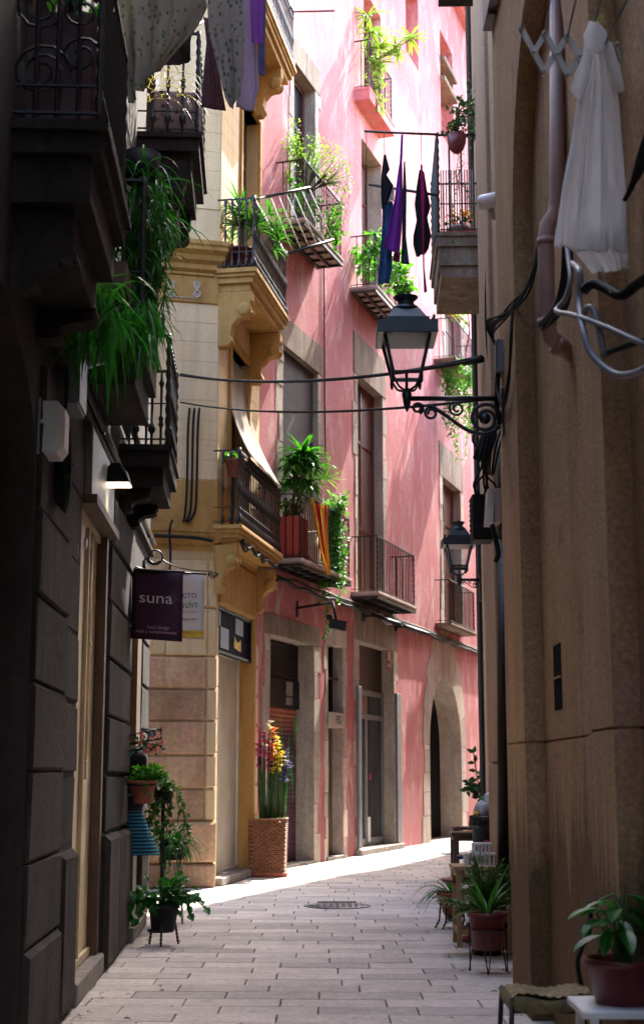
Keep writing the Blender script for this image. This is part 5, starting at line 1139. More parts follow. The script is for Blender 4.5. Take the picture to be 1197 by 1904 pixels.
# terracotta pot of ivy hung on the pier
rn = random.Random(6); q = at(264, 1494, 12.4); t = plant('hanging_pot', q, 'terracotta pot of bright ivy hung on the stone pier', 'potted plant')
pot(t, q, .075, .115, .19, 'terracotta')
mb, sm = MB(), MB(); bushleaves(mb, sm, q + V((.02, 0, .24)), (.17, .13, .07), 170, .06, .055, rn, .2, .3, q + V((0, 0, .18)), 14); vine(mb, sm, q + V((.05, -.12, .19)), .12, rn, 1); fin(t, mb, sm, 'leaf_bright', 'stem_green')
mb = MB(); mb.tube([WA.p(12.4, q.z + .16, 0), q + V((-.11, 0, .16))], .01, 5); mb.lathe([(.118, .145), (.126, .15), (.126, .16), (.118, .165)], q, 16, cap=False); mb.build('ring_bracket', M['iron'], t)
# ivy on a stand and its purple pot
rn = random.Random(9); q = at(304, 1490, 13.6); t = plant('ivy_plant', q, 'trailing ivy in a plum pot on a stand against the yellow corner', 'potted plant')
pot(t, q + V((0, 0, -.02)), .07, .10, .15, 'purple')
mb, sm = MB(), MB(); bushleaves(mb, sm, q + V((.0, 0, .15)), (.19, .16, .13), 150, .065, .055, rn, .3, .2, q + V((0, 0, .1)), 14)
for i in range(13): vine(mb, sm, q + V((rn.uniform(-.17, .17), rn.uniform(-.12, .05), rn.uniform(-.02, .12))), rn.uniform(.22, .55), rn, 2, .05)
fin(t, mb, sm, 'leaf', 'stem_green')
g = ong(306, 1703); mb = MB(); mb.tube([V((q.x, q.y, g.z)), q], .02, 6); mb.lathe([(.12, 0), (.12, .02), (.02, .05)], V((q.x, q.y, 0)), 12); mb.build('stand', M['iron'], t)
# spider plant on a bentwood stool
rn = random.Random(10); q = at(320, 1598, 14.2); t = plant('spider_plant', q, 'drooping spider plant on a white bentwood stand beside the yellow corner', 'potted plant')
pot(t, q, .10, .13, .16, 'black')
mb = MB(); blades(mb, q + V((0, 0, .15)), 95, .42, .026, 1.25, 2.3, rn, seg=6, r=.08); mb.build('foliage', M['leaf_vivid'], t)
mb = MB()
for px in (322, 334):
    a = at(px, 1618, 14.1); mb.tube(smooth_path([a + V((.02, 0, .06)), a + V((.02, 0, -.05)), a + V((-.02, 0, -.13)), a + V((-.1, 0, -.22)), V((a.x - .14, a.y, 0.0))], 4), .013, 6)
mb.box(at(308, 1612, 14.2) - V((0, .08, 0)), V((.17, 0, 0)), V((0, .22, 0)), V((0, 0, .015))); mb.tube([q + V((-.07, .1, 0)), V((q.x - .1, q.y + .1, 0))], .013, 6); mb.tube([q + V((.07, .1, 0)), V((q.x + .1, q.y + .1, 0))], .013, 6); mb.build('bentwood_stand', M['offwhite'], t)
# little shelf edge in the second doorway
# basket with fabric flowers
rn = random.Random(13); g = ong(497, 1631); q = V((g.x, g.y + .22, 0)); t = plant('flower_basket', q, 'tall square wicker basket full of bright flower spikes outside the shuttered shop', 'basket')
Hb = at(495, 1523, g.y).z; a_ = .25
mb = MB()
def ringpt(u, r): # rounded square
    a = u * 2 * PI + PI / 4; c, s = math.cos(a), math.sin(a); k = 1 / max(abs(c), abs(s)); k = k * .75 + .25 * 1.15; return V((c * k * r, s * k * r, 0))
nz = 26
for i in range(nz):
    z0, z1 = .06 + (Hb - .06) * i / nz, .06 + (Hb - .06) * (i + 1) / nz; n = 44
    P = []
    for zz, e in ((z0, -.006), ((z0 + z1) / 2, .008), (z1, -.006)):
        P.append([q + ringpt(k / n, a_ * (.94 + .08 * zz / Hb)) * (1 + (e + (.012 if (k + i) % 2 else -.012)) / a_) + V((0, 0, zz)) for k in range(n)])
    vs = [p for row in P for p in row]; mb.add(vs, [(r_ * n + k, r_ * n + (k + 1) % n, (r_ + 1) * n + (k + 1) % n, (r_ + 1) * n + k) for r_ in range(2) for k in range(n)])
mb.tube([q + ringpt(k / 40, a_ * 1.05) + V((0, 0, Hb)) for k in range(41)], .016, 6); mb.poly([q + ringpt(k / 40, a_ * .98) + V((0, 0, Hb - .05)) for k in range(40)])
mb.build('basket', M['wicker'], t)
mb = MB(); mb.tube([q + ringpt(k / 40, a_ * .97) + V((0, 0, .035)) for k in range(41)], .035, 6); mb.poly([q + ringpt(k / 40, a_ * .95) + V((0, 0, .02)) for k in range(40)]); mb.build('basket_foot', M['terracotta'], t)
spikes = [(484, 1352, 'm'), (492, 1362, 'm'), (480, 1384, 'm'), (501, 1342, 'w'), (506, 1360, 'o'), (500, 1378, 'm'), (517, 1372, 'y'), (512, 1390, 'y'), (523, 1398, 'y'), (534, 1396, 'v'), (528, 1412, 'v'), (509, 1352, 'o')]
pc = {'m': leafmat('magenta_petal', (.42, .03, .2), (.6, .12, .38), .3), 'w': leafmat('white_petal', (.6, .5, .55), (.75, .7, .7), .3), 'o': leafmat('orange_petal', (.6, .1, .03), (.7, .25, .1), .3), 'y': leafmat('yellow_petal', (.62, .45, .02), (.75, .6, .1), .3), 'v': leafmat('violet_petal', (.05, .04, .22), (.2, .16, .5), .3)}
sm, lf = MB(), MB()
for i, (px, py, c) in enumerate(spikes):
    tip = at(px, py, q.y + rn.uniform(-.12, .12)); base = V((q.x + (tip.x - q.x) * .7, tip.y, Hb - .06)); sm.tube([base, base.lerp(tip, .5) + V((rn.gauss(0, .01), 0, 0)), tip], [.03, .025, .008], 6)
    mb = MB(); L = .34 + .1 * rn.random()
    for k in range(26):
        u = rn.random(); p = tip - V((0, 0, L * u)); a = rn.uniform(0, 2 * PI); d = V((math.cos(a), math.sin(a), .5)); mb.leaf(p + d * .012, d, V((0, 0, 1)), .07 + .03 * u, .06 + .02 * u)
    mb.build('flower_spike', pc[c], t)
for i in range(40): a = rn.uniform(0, 2 * PI); lf.blade(q + V((math.cos(a) * .16, math.sin(a) * .16, Hb - .05)), V((math.cos(a) * .6, math.sin(a) * .6, 1)), .14, .02, .8, 3)
sm.build('stems', M['leaf_dull'], t); lf.build('grass_filler', M['leaf_bright'], t)
# terracotta brick and bits by the shop step
g = ong(408, 1642); t = thing('clay_wedge', g, 'lump of orange brick lying by the shop doorstep of the yellow house', 'brick')
mb = MB(); mb.prism([g + V((-.05, 0, 0)), g + V((.14, 0, 0)), g + V((.18, 0, .035)), g + V((.1, 0, .085)), g + V((-.04, 0, .10))], V((.03, .22, 0))); mb.build('brick_lump', M['terracotta'], t)
# manhole covers
for px, py, rx, lab in ((627, 1685, .36, 'round iron manhole cover in the middle of the paving'), (842, 1588, .3, 'small far manhole cover on the sunlit paving')):
    g = ong(px, py); t = thing('manhole_cover', g + V((0, 0, .003)), lab, 'manhole cover', 'manhole covers in the paving')
    mb = MB(); mb.lathe([(rx, 0), (rx, .006), (rx * .93, .007), (rx * .92, .004), (rx * .88, .004), (rx * .87, .007), (.01, .007)], g + V((0, 0, .0022)), 36)
    for i in range(-4, 5):
        for j in range(-4, 5):
            if i * i + j * j < 17: mb.cbox(g + V((i * rx * .19, j * rx * .19, .0105)), rx * .11, rx * .11, .007)
    mb.build('cover', M['manhole'], t)
    mb = MB(); mb.box(g + V((-rx * .6, rx * 1.12, .0025)), V((rx * 1.2, 0, 0)), V((0, rx * .38, 0)), V((0, 0, .006))); mb.build('plate', M['mortar'], t)
# ------------------------------------------------------------------ right side furniture
def stool_table(q, wx, wy, h, mat, t, leg=.04, rails=(.12,)):
    mb = MB(); mb.box(q + V((-.02, -.02, h - .035)), V((wx + .04, 0, 0)), V((0, wy + .04, 0)), V((0, 0, .035))); mb.build('table_top', M[mat], t)
    for x in (0, wx - leg):
        for y in (0, wy - leg): mb = MB(); mb.box(q + V((x, y, 0)), V((leg, 0, 0)), V((0, leg, 0)), V((0, 0, h - .036))); mb.build('leg', M[mat], t)
    mb = MB()
    for z in rails + (h - .09,):
        for y in (.005, wy - leg + .005): mb.box(q + V((leg, y, z)), V((wx - 2 * leg, 0, 0)), V((0, leg - .01, 0)), V((0, 0, .04)))
        for x in (.005, wx - leg + .005): mb.box(q + V((x, leg, z + .002)), V((leg - .01, 0, 0)), V((0, wy - 2 * leg, 0)), V((0, 0, .04)))
    mb.build('rails', M[mat], t)
g = ong(850, 1762); t = thing('timber_stand', g, 'narrow open timber stand with a white ornament on top, behind the ferny plant', 'stand')
stool_table(g, .42, .42, at(850, 1611, g.y).z, 'wood_pale', t, .04, (.10,))
TY = g.y; TZ = at(850, 1611, g.y).z; TX = g.x
q = V((TX + .24, TY + .24, TZ)); t = thing('white_lantern', q, 'small two-tiered white slatted ornament on the timber stand', 'ornament')
mb = MB()
for z0, w_, h_ in ((0, .145, .085), (.095, .075, .075)):
    n = 8 if w_ > .1 else 5
    for sy in (-1, 1):
        for i in range(n): mb.cbox(q + V((-w_ + 2 * w_ * (i + .5) / n, sy * w_ * .6, z0 + h_ / 2)), w_ * .14, .012, h_)
        for zz in (z0 + .006, z0 + h_): mb.cbox(q + V((0, sy * w_ * .6, zz)), 2 * w_, .02, .012)
    for sx in (-1, 1):
        for i in range(n): mb.cbox(q + V((sx * w_, -w_ * .6 + 1.2 * w_ * (i + .5) / n, z0 + h_ / 2)), .012, w_ * .1, h_)
        for zz in (z0 + .006, z0 + h_): mb.cbox(q + V((sx * w_, 0, zz)), .02, 1.2 * w_, .0125)
    mb.cbox(q + V((0, 0, z0 + h_ + .008)), 2.1 * w_, 1.3 * w_, .008)
mb.build('slatted_frame', M['white'], t)
# red pedestal table behind it
g = ong(872, 1742); q = V((g.x, TY + .55, 0)); t = thing('red_table', q, 'round red pedestal table behind the timber stand', 'table'); zt2 = at(850, 1640, q.y).z
mb = MB(); mb.lathe([(.24, 0), (.26, .01), (.26, .025), (.24, .03)], q + V((0, 0, zt2)), 24); mb.build('table_top', M['redplastic'], t)
mb = MB(); mb.lathe([(.17, 0), (.17, .015), (.06, .04), (.025, .12), (.022, zt2 - .02), (.07, zt2 - .001)], q, 16); mb.build('pedestal', M['redpaint'], t)
rn = random.Random(16)
q2 = q + V((-.03, -.08, zt2 + .031)); t = plant('potted_plant', q2, 'small green plant in a green bowl on the red table', 'potted plant')
pot(t, q2, .05, .075, .07, 'leaf_bright', .01); mb = MB(); blades(mb, q2 + V((0, 0, .06)), 16, .16, .03, 1.0, .9, rn); mb.build('foliage', M['leaf_bright'], t)
# spider plant in terracotta on a twisted leg stand
rn = random.Random(17); g = ong(826, 1728); q = V((g.x + .08, g.y + .1, at(830, 1700, g.y + .1).z)); t = plant('potted_plant', V((q.x, q.y, 0)), 'arching spider plant in a terracotta pot on a twisted iron stand at the right', 'potted plant')
pot(t, q, .075, .13, .20, 'terracotta')
mb = MB(); blades(mb, q + V((0, 0, .19)), 26, .42, .03, 1.15, 1.9, rn, seg=7, r=.05)
for dx, L in ((-1, .42), (-1.2, .36), (-.8, .4)): mb.blade(q + V((0, 0, .19)), V((dx, -.1, 1.0)), L, .028, 2.4, 7)
mb.build('foliage', M['leaf_vivid'], t)
for a in (2.6, 4.2, .5): mb = MB(); p0 = q + V((math.cos(a) * .11, math.sin(a) * .1, .15)); p1 = V((q.x + math.cos(a) * .14, q.y + math.sin(a) * .12, .0)); mb.tube([p0.lerp(p1, i / 16) + V((-.03 * max(0, (i - 12)) / 4, 0, 0)) for i in range(17)], [.007 if i % 2 else .012 for i in range(17)], 6); mb.build('leg', M['iron'], t)
g = ong(834, 1712); q = V((g.x + .05, g.y, 0)); t = thing('bin_bag', q, 'knotted black plastic bag on the paving under the red table', 'bag')
mb = MB(); rn = random.Random(18); mb.grid(lambda u, v: q + V((math.cos(2 * PI * u), math.sin(2 * PI * u), 0)) * (.11 * math.sin(PI * min(.97, .12 + v * .85)) ** .7 * (1 + .18 * noise.noise(V((math.cos(2 * PI * u) * 2, math.sin(2 * PI * u) * 2, v * 4))))) + V((0, 0, .30 * v)), 26, 14); mb.build('bag', M['bag'], t)
# ferny bush
rn = random.Random(19); q = ong(915, 1772); q = V((at(904, 1700, 11.9).x, 11.9, 0)); t = plant('fern_plant', q, 'big feathery bush in front of the timber stand against the right wall', 'potted plant')
pot(t, q, .11, .15, .24, 'black')
mb, sm = MB(), MB()
for i in range(44):
    a = rn.uniform(0, 2 * PI); e = rn.uniform(.05, .8); d = V((math.cos(a) * math.sin(e), math.sin(a) * math.sin(e), math.cos(e))); L = rn.uniform(.34, .6); p = q + V((0, 0, .22)); pts = [p.copy()]
    for k in range(10): d = (d + V((0, 0, -.085))).normalized(); p = p + d * L / 10; pts.append(p.copy())
    sm.tube(pts, .004, 4, False); sd = pts[1] - pts[0]
    for k in range(2, 11):
        dd = (pts[k] - pts[k - 1]).normalized(); s = dd.cross(V((0, 0, 1))).normalized(); l_ = .10 * math.sin(PI * k / 11) + .03
        for sg_ in (-1, 1): mb.leaf(pts[k], s * sg_ + dd * .7 + V((0, 0, rn.gauss(0, .15))), V((0, 0, 1)), l_ * rn.uniform(.8, 1.2), l_ * .32)
fin(t, mb, sm, 'leaf_dull', 'stem_green')
# red pot on hairpin wire stand
rn = random.Random(20); g = ong(905, 1812); q = V((g.x + .02, g.y + .1, .16)); t = plant('potted_plant', V((q.x, q.y, 0)), 'strap-leaved plant in a red-brown pot on a hairpin wire stand by the right corner', 'potted plant')
pot(t, q, .105, .135, .26, 'redplastic')
mb = MB(); blades(mb, q + V((0, 0, .24)), 13, .42, .045, .8, .7, rn, seg=6, r=.03)
for d_, L, w_, dr_ in (((1, -.1, .9), .44, .05, .5), ((.8, 0, 1), .46, .05, .3), ((-1, -.2, .6), .40, .04, 1.5), ((-.5, -.2, 1), .42, .045, .6)): mb.blade(q + V((0, 0, .24)), d_, L, w_, dr_, 6)
mb.build('foliage', M['leaf'], t)
mb = MB()
for a in (.4, 2.5, 4.6):
    d = V((math.cos(a), math.sin(a), 0)); s = V((-d.y, d.x, 0)); mb.tube([q + d * .125 + s * .045 + V((0, 0, .14)), q + d * .15 + V((0, 0, -.158)), q + d * .16 + V((0, 0, -.158)), q + d * .125 - s * .045 + V((0, 0, .14))], .005, 5)
mb.tube([q + V((math.cos(k * PI / 10) * .125, math.sin(k * PI / 10) * .125, .14)) for k in range(21)], .005, 5); mb.build('wire_stand', M['iron'], t)
# far stools, blue seat, bin
g = at(842, 1560, 15.8); zt3 = at(845, 1548, 15.8).z; q = V((g.x, 15.8, 0)); t = thing('wooden_stool', q, 'tall brown wooden stool with a blue shelf beside the bin', 'stool'); stool_table(q, .36, .36, zt3, 'wood_dark', t, .04, (.15,))
mb = MB(); mb.box(q + V((.03, .03, at(845, 1598, 15.8).z)), V((.34, 0, 0)), V((0, .3, 0)), V((0, 0, .03))); mb.build('shelf', M['blue'], t)
g = at(846, 1540, 16.9); zt4 = at(846, 1538, 16.9).z; q = V((g.x, 16.9, 0)); t = thing('wooden_stool', q, 'reddish wooden stool half hidden behind the one with the blue shelf', 'stool'); stool_table(q, .36, .3, zt4, 'wood_red', t, .04, (.2,))
q = V((at(905, 1560, 14.3).x + .03, 14.3, 0)); zr = at(900, 1524, 14.3).z; t = thing('litter_bin', q, 'dark bin overflowing with rubbish, printed with small pink marks', 'bin')
mb = MB(); mb.lathe([(.15, 0), (.175, zr), (.185, zr), (.185, zr + .03), (.165, zr + .03), (.16, zr - .08)], q, 24); mb.build('bin_body', M['binblack'], t)
mb = MB(); mb.grid(lambda u, v: q + V((math.cos(2 * PI * u), math.sin(2 * PI * u), 0)) * (.192 + .012 * math.sin(u * 40) * v + .004 * math.sin(u * 90)) + V((0, 0, zr + .04 - .12 * v)), 48, 4, .003); mb.build('liner', M['bag'], t)
mb = MB()
for a, zz, sz_ in ((-2.2, .56, .05), (-1.9, .60, .06), (-1.7, .55, .05), (-2.0, .50, .04)): d = V((math.cos(a), math.sin(a), 0)); mb.tube(spiral(q + d * .172 + V((0, 0, zr - .32 + zz - .5)), V((-d.y, d.x, 0)), (0, 0, 1), sz_ * .6, .01, 1.2, 10), .008, 4)
mb.build('printed_mark', M.setdefault('magenta', simple('magenta_print', (.5, .03, .12), .5)), t)
rn = random.Random(23)
def bagblob(c, r, mat, lab, seed):
    o = V(c); tt = thing('rubbish_bag', o, lab, 'rubbish bag'); mb = MB()
    mb.grid(lambda u, v: o + V((math.cos(2 * PI * u) * math.sin(PI * v), math.sin(2 * PI * u) * math.sin(PI * v), -math.cos(PI * v))) * r * (1 + .35 * noise.noise(V((math.cos(2 * PI * u) * 1.6 + seed, math.sin(2 * PI * u) * 1.6, v * 3))) + .12 * noise.noise(V((math.cos(2 * PI * u) * 6, math.sin(2 * PI * u) * 6 + seed, v * 9)))), 26, 16); mb.build('bag', mat, tt)
bagblob(q + V((.04, -.02, zr + .16)), .10, M['clearbag'], 'crumpled pale plastic bag at the top of the bin', 1)
bagblob(q + V((-.06, -.05, zr + .09)), .085, M['clearbag'], 'crumpled clear bag bulging over the left lip of the bin', 5)
bagblob(q + V((.08, -.1, zr + .05)), .065, M['blue'], 'blue scrap of rubbish in the bin', 9)
bagblob(q + V((.11, -.06, zr + .17)), .05, M['yellow'], 'yellow scrap of rubbish at the right of the bin', 13)
bagblob(q + V((-.13, -.06, zr + .055)), .035, M['yellow'], 'tiny yellow wrapper on the left rim of the bin', 17)
bagblob(q + V((-.07, 0, zr + .17)), .045, M['leaf_bright'], 'green scrap of plastic at the back of the bin', 21)
rn = random.Random(24); q = at(892, 1500, 15.6); t = plant('climbing_plant', q, 'thin plant with dark oval leaves leaning out from the dark doorway above the bin', 'plant')
mb, sm = MB(), MB()
for tip in ((868, 1470), (880, 1400), (872, 1455)):
    b_ = bez(q + V((.06, 0, -.3)), q + V((.02, 0, .1)), q + V((-.02, 0, .2)), at(*tip, 15.5), 10); sm.tube(b_, .006, 4)
    for p in b_[5:]:
        for k in (-1, 1): mb.leaf(p, V((k * .6 - .5, -.3, rn.gauss(.2, .3))), V((0, -1, .3)), .085, .045)
fin(t, mb, sm, 'leaf_jade', 'stem_green')
# ------------------------------------------------------------------ foreground right: chair, table, big pot
cs = V((at(1005, 1852, 6.6).x, 6.6, at(1005, 1852, 6.6).z)); t = thing('wicker_chair', V((cs.x, cs.y, 0)), 'iron chair with a sagging woven straw seat at the lower right corner', 'chair')
zc = cs.z; Wd, Dp = .36, .36; x0, y0 = cs.x - .14, cs.y - .12
mb = MB()
def seat(u, v):
    e = abs(2 * u - 1); z = zc + .015 - .05 * math.sin(PI * u) * math.sin(PI * v) + .008 * math.sin(9 * u) + .006 * math.sin(11 * v + 1) + (.008 * math.sin(u * 60) * (1 if int(v * 20) % 2 else -1)) * .5
    return V((x0 + Wd * u, y0 + Dp * v, z))
mb.grid(seat, 30, 22); n0 = len(mb.v)
mb.grid(lambda u, v: V((x0 + Wd * u, y0 - .012 * math.sin(PI * v), zc + .016 + .008 * math.sin(9 * u) * (1 - v) - .06 * v - .012 * math.sin(PI * u) * (1 + .5 * math.sin(7 * u)))), 24, 6); mb.grid(lambda u, v: V((x0 - .012 * math.sin(PI * v), y0 + Dp * u, zc + .018 - .075 * v)), 24, 6)
mb.grid(lambda u, v: V((x0 + Wd * u, y0 + Dp * v, zc - .055)), 4, 4); mb.build('seat', M['straw'], t)
for (a, b) in ((0, 0), (1, 0), (0, 1), (1, 1)):
    p = V((x0 + Wd * a, y0 + Dp * b, 0)); mb = MB(); o_ = V(((a - .5) * .06, (b - .5) * .06, 0)); mb.tube([V((p.x, p.y, zc + .01)), p + V((0, 0, zc * .5)) + o_ * .5, p + o_], .011, 8); mb.build('leg', M['iron'], t)
mb = MB(); mb.tube([V((x0, y0, zc * .45)), V((x0 + Wd, y0 + Dp, zc * .45))], .008, 6); mb.tube([V((x0 + Wd, y0, zc * .45)), V((x0, y0 + Dp, zc * .45))], .008, 6); mb.build('stretcher', M['iron'], t)
pb0 = V((x0 + Wd, y0 + Dp, zc)); mb = MB(); top = at(1096, 1688, y0 + Dp)
mb.tube(smooth_path([pb0, V((pb0.x - .015, pb0.y, zc + .12)), V((top.x - .005, pb0.y, zc + .25)), top], 5), .011, 8); mb.lathe([(.01, 0), (.017, .012), (.01, .03), (.001, .035)], top, 8)
p2_ = V((x0 + Wd, y0, zc)); top2 = V((top.x + .02, y0, top.z)); mb.tube(smooth_path([p2_, V((p2_.x + .01, y0, zc + .15)), top2], 5), .011, 8); mb.tube([top - V((0, 0, .05)), top2 - V((0, 0, .05))], .009, 6); mb.build('backrest', M['iron'], t)
Yt = 6.05; zt5 = at(1120, 1880, Yt - .2).z; a = at(1085, 1880, Yt - .2); t = thing('white_table', V((a.x + .2, Yt, 0)), 'white table corner under the large red pot at the lower right', 'table')
mb = MB(); mb.block(V((a.x, Yt - .2, zt5 - .03)), V((.45, 0, 0)), V((0, .4, 0)), V((0, 0, .03)), .008); mb.build('table_top', M['white'], t)
for x in (.03, .39):
    for y in (.02, .35): mb = MB(); mb.box(V((a.x + x, Yt - .2 + y, 0)), V((.03, 0, 0)), V((0, .03, 0)), V((0, 0, zt5 - .031))); mb.build('leg', M['white'], t)
rn = random.Random(26); q = V((at(1160, 1850, Yt).x, Yt, zt5)); t = plant('potted_plant', q, 'leafy green plant in a large dark red pot on the white table', 'potted plant')
pot(t, q, .115, .15, at(1160, 1790, Yt - .15).z - zt5, 'redplastic', .03, 28); zz = at(1160, 1790, Yt - .15).z
mb, sm = MB(), MB()
for i in range(15):
    a = rn.uniform(0, 2 * PI); tip = V((q.x - .01 + math.cos(a) * rn.uniform(.02, .09), q.y + math.sin(a) * .1, zz + rn.uniform(.08, .26))); b0_ = V((q.x + rn.uniform(-.04, .04), q.y, zz - .03))
    pth = bez(b0_, b0_ + V((0, 0, .12)), tip + V((0, 0, .02)), tip, 6); sm.tube(pth, .005, 5); d = V((math.cos(a), math.sin(a), rn.uniform(-.3, .25)))
    mb.blade(tip, d, rn.uniform(.1, .17), rn.uniform(.045, .065), rn.uniform(.5, 1.2), 6, prof=lambda u: math.sin(PI * min(1, u * .95 + .05)) ** .7)
for px, py, d_ in ((1126, 1694, (-1, -.1, .12)), (1122, 1722, (-1, -.2, .1)), (1140, 1690, (-.4, -.5, .4)), (1165, 1700, (.5, -.4, -.3)), (1150, 1712, (.2, -.6, -.2)), (1130, 1730, (-.3, -.6, -.5))):
    p = at(px, py, Yt - .05); sm.tube(bez(V((q.x - .01, q.y, zz - .03)), V((q.x - .02, q.y, zz + .1)), p + V((.03, 0, -.02)), p, 6), .005, 5); mb.blade(p, d_, .12, .05, .7, 6, prof=lambda u: math.sin(PI * min(1, u * .95 + .05)) ** .7)
sm.tube(smooth_path([V((q.x - .03, q.y, zz)), at(1108, 1692, Yt), at(1128, 1668, Yt), at(1150, 1676, Yt), V((q.x + .03, q.y, zz))], 6), .006, 5)
fin(t, mb, sm, 'leaf_vivid', 'stem_green')

# dry leaves and scraps blown along the foot of the walls
rn = random.Random(77); mb = MB()
for i in range(150):
    y = rn.uniform(8, 30); xl = -1.1 - .045 * y if y < 15 else (-2.1 + .09 * (y - 15) if y < 21 else -.97 + .33 * (y - 21.3)); xr = 1.2 if y < 9.6 else 1.45 + .04 * (y - 9.6)
    x = xl + abs(rn.gauss(.12, .25)) if rn.random() < .5 else (xr - abs(rn.gauss(.12, .25)) if rn.random() < .8 else rn.uniform(xl, xr)); a = rn.uniform(0, 2 * PI)
    mb.leaf((x, y, .012), (math.cos(a), math.sin(a), .12), (rn.gauss(0, .3), rn.gauss(0, .3), 1), rn.uniform(.02, .055), rn.uniform(.015, .03))
tag(mb.build('leaf_litter', simple('dry_brown_leaf', (.16, .10, .05), .8), None, (0, 15, 0)), 'dry leaf scraps scattered along the foot of the walls', 'litter', kind='stuff')
# ------------------------------------------------------------------ plants on the balconies
def hang_strands(mb, top, n, wx, wy, L, w, rnd, bend=.5):
    for i in range(n):
        b = V(top) + V((rnd.uniform(-wx, wx), rnd.uniform(-wy, wy), rnd.uniform(-.05, .05))); a = rnd.uniform(0, 2 * PI)
        mb.blade(b, V((math.cos(a) * bend, math.sin(a) * bend * .7, rnd.uniform(-.2, .5))), L * rnd.uniform(.5, 1.1), w * rnd.uniform(.7, 1.3), rnd.uniform(1.8, 3.2), 6)
# long trailing mass below the nearest balconies
rn = random.Random(51); q = at(268, 470, 9.4); t = plant('trailing_plant', q, 'huge trailing plant of narrow dark green leaves spilling off the dark balcony upper left', 'hanging plant')
mb, sm = MB(), MB()
for i in range(46):
    u = rn.random(); px = 215 + 100 * u + rn.gauss(0, 6); py = 300 + 200 * rn.random() + 60 * abs(u - .6)
    p = at(px, py, 9.4 + rn.uniform(-.25, .3)); L = rn.uniform(.3, .75)
    pts = [p + V((rn.gauss(0, .012), rn.gauss(0, .012), -L * k / 8)) for k in range(9)]; sm.tube(pts, .004, 4, False)
    for s in pts:
        for k in range(4): a = rn.uniform(0, 2 * PI); mb.blade(s, V((math.cos(a), math.sin(a) * .7, rn.uniform(-.5, .4))), rn.uniform(.08, .20), .014, 1.6, 3)
hang_strands(mb, at(262, 330, 9.4), 70, .16, .2, .45, .02, rn); hang_strands(mb, at(278, 420, 9.5), 70, .13, .2, .45, .02, rn)
fin(t, mb, sm, 'leaf_vivid', 'stem_green')
mb = MB(); mb.lathe([(.10, 0), (.14, .2), (.13, .2)], at(262, 340, 9.4), 14); mb.build('pot', M['black'], t)
rn = random.Random(52); q = at(155, 560, 7.75); t = plant('trailing_plant', q, 'grassy plant hanging over the stone wall left of the huge trailing plant', 'hanging plant')
mb, sm = MB(), MB()
for i in range(150):
    p = at(112 + 110 * rn.random(), 525 + 90 * rn.random(), 7.75 + rn.uniform(-.2, .25)); a = rn.uniform(0, 2 * PI)
    mb.blade(p, V((math.cos(a) * .4, math.sin(a) * .3, rn.uniform(-.8, .3))), rn.uniform(.2, .55), .022, 1.8, 5)
for i in range(170):
    p = at(190 + 105 * rn.random(), 555 + 65 * rn.random(), 8.6 + rn.uniform(-.2, .2)); mb.blade(p, V((rn.gauss(0, .4), rn.gauss(0, .3), -.6)), rn.uniform(.15, .42), .022, .8, 5)
fin(t, mb, None, 'leaf_vivid')
mb = MB(); wbox(mb, WA, 8.7, 9.9, zb4 + .05, zb4 + .22, .06, .3); mb.build('trough', M['wood_dark'], t)
# red planter in the nearest dark balcony
q = WA.p(6.5, zb + .04, .2); t = plant('red_planter', q, 'dark red planter box behind the scrolled iron of the nearest dark balcony', 'planter')
mb = MB(); wblock(mb, WA, 6.32, 7.2, zb + .02, zb + .6, .04, .36, .02); mb.build('box', simple('dark_red_planter', (.05, .008, .008), .6), t)
rn = random.Random(53); mb, sm = MB(), MB(); bushleaves(mb, sm, WA.p(6.6, zb + .85, .2), (.16, .3, .22), 80, .10, .08, rn, .3, .3, WA.p(6.6, zb + .6, .2), 10); fin(t, mb, sm, 'leaf')
# dry strands over the second dark balcony
rn = random.Random(54); q = at(300, 190, 11.6); t = plant('dry_grass', q, 'pale dried strands drooping over the carved dark balcony', 'plant')
mb = MB()
for i in range(26): mb.blade(at(rn.uniform(270, 335), rn.uniform(130, 190), p2.y - .1), V((rn.uniform(-.3, .9), -.3, .2)), rn.uniform(.35, .6), .012, 2.0, 6)
mb.build('foliage', leafmat('dry_straw_leaf', (.2, .17, .07), (.32, .27, .12), .3), t)
q = at(300, 215, 11.95); mb = MB(); wd = .42; mb.grid(lambda u, v: at(285, 168, p2.y + .12) + V((.46 * u, .0 + .008 * math.sin(u * 20), -.42 * v - .03 * u)), 12, 8, .006)
rug = NT('woven_rug').set(.95, 0, .1); ck = rug.n('ShaderNodeTexVoronoi', Scale=16, distance='MANHATTAN'); tcx = rug.n('ShaderNodeTexCoord'); rug.l(tcx.outputs['Object'], ck.inputs['Vector']); rug.base(rug.ramp(ck.outputs['Distance'], [(.3, (.07, .03, .04)), (.55, (.25, .17, .16))]))
tag(mb.build('woven_rug', rug.m, None, q), 'patterned woven rug hung on the rail of the carved dark balcony', 'rug')
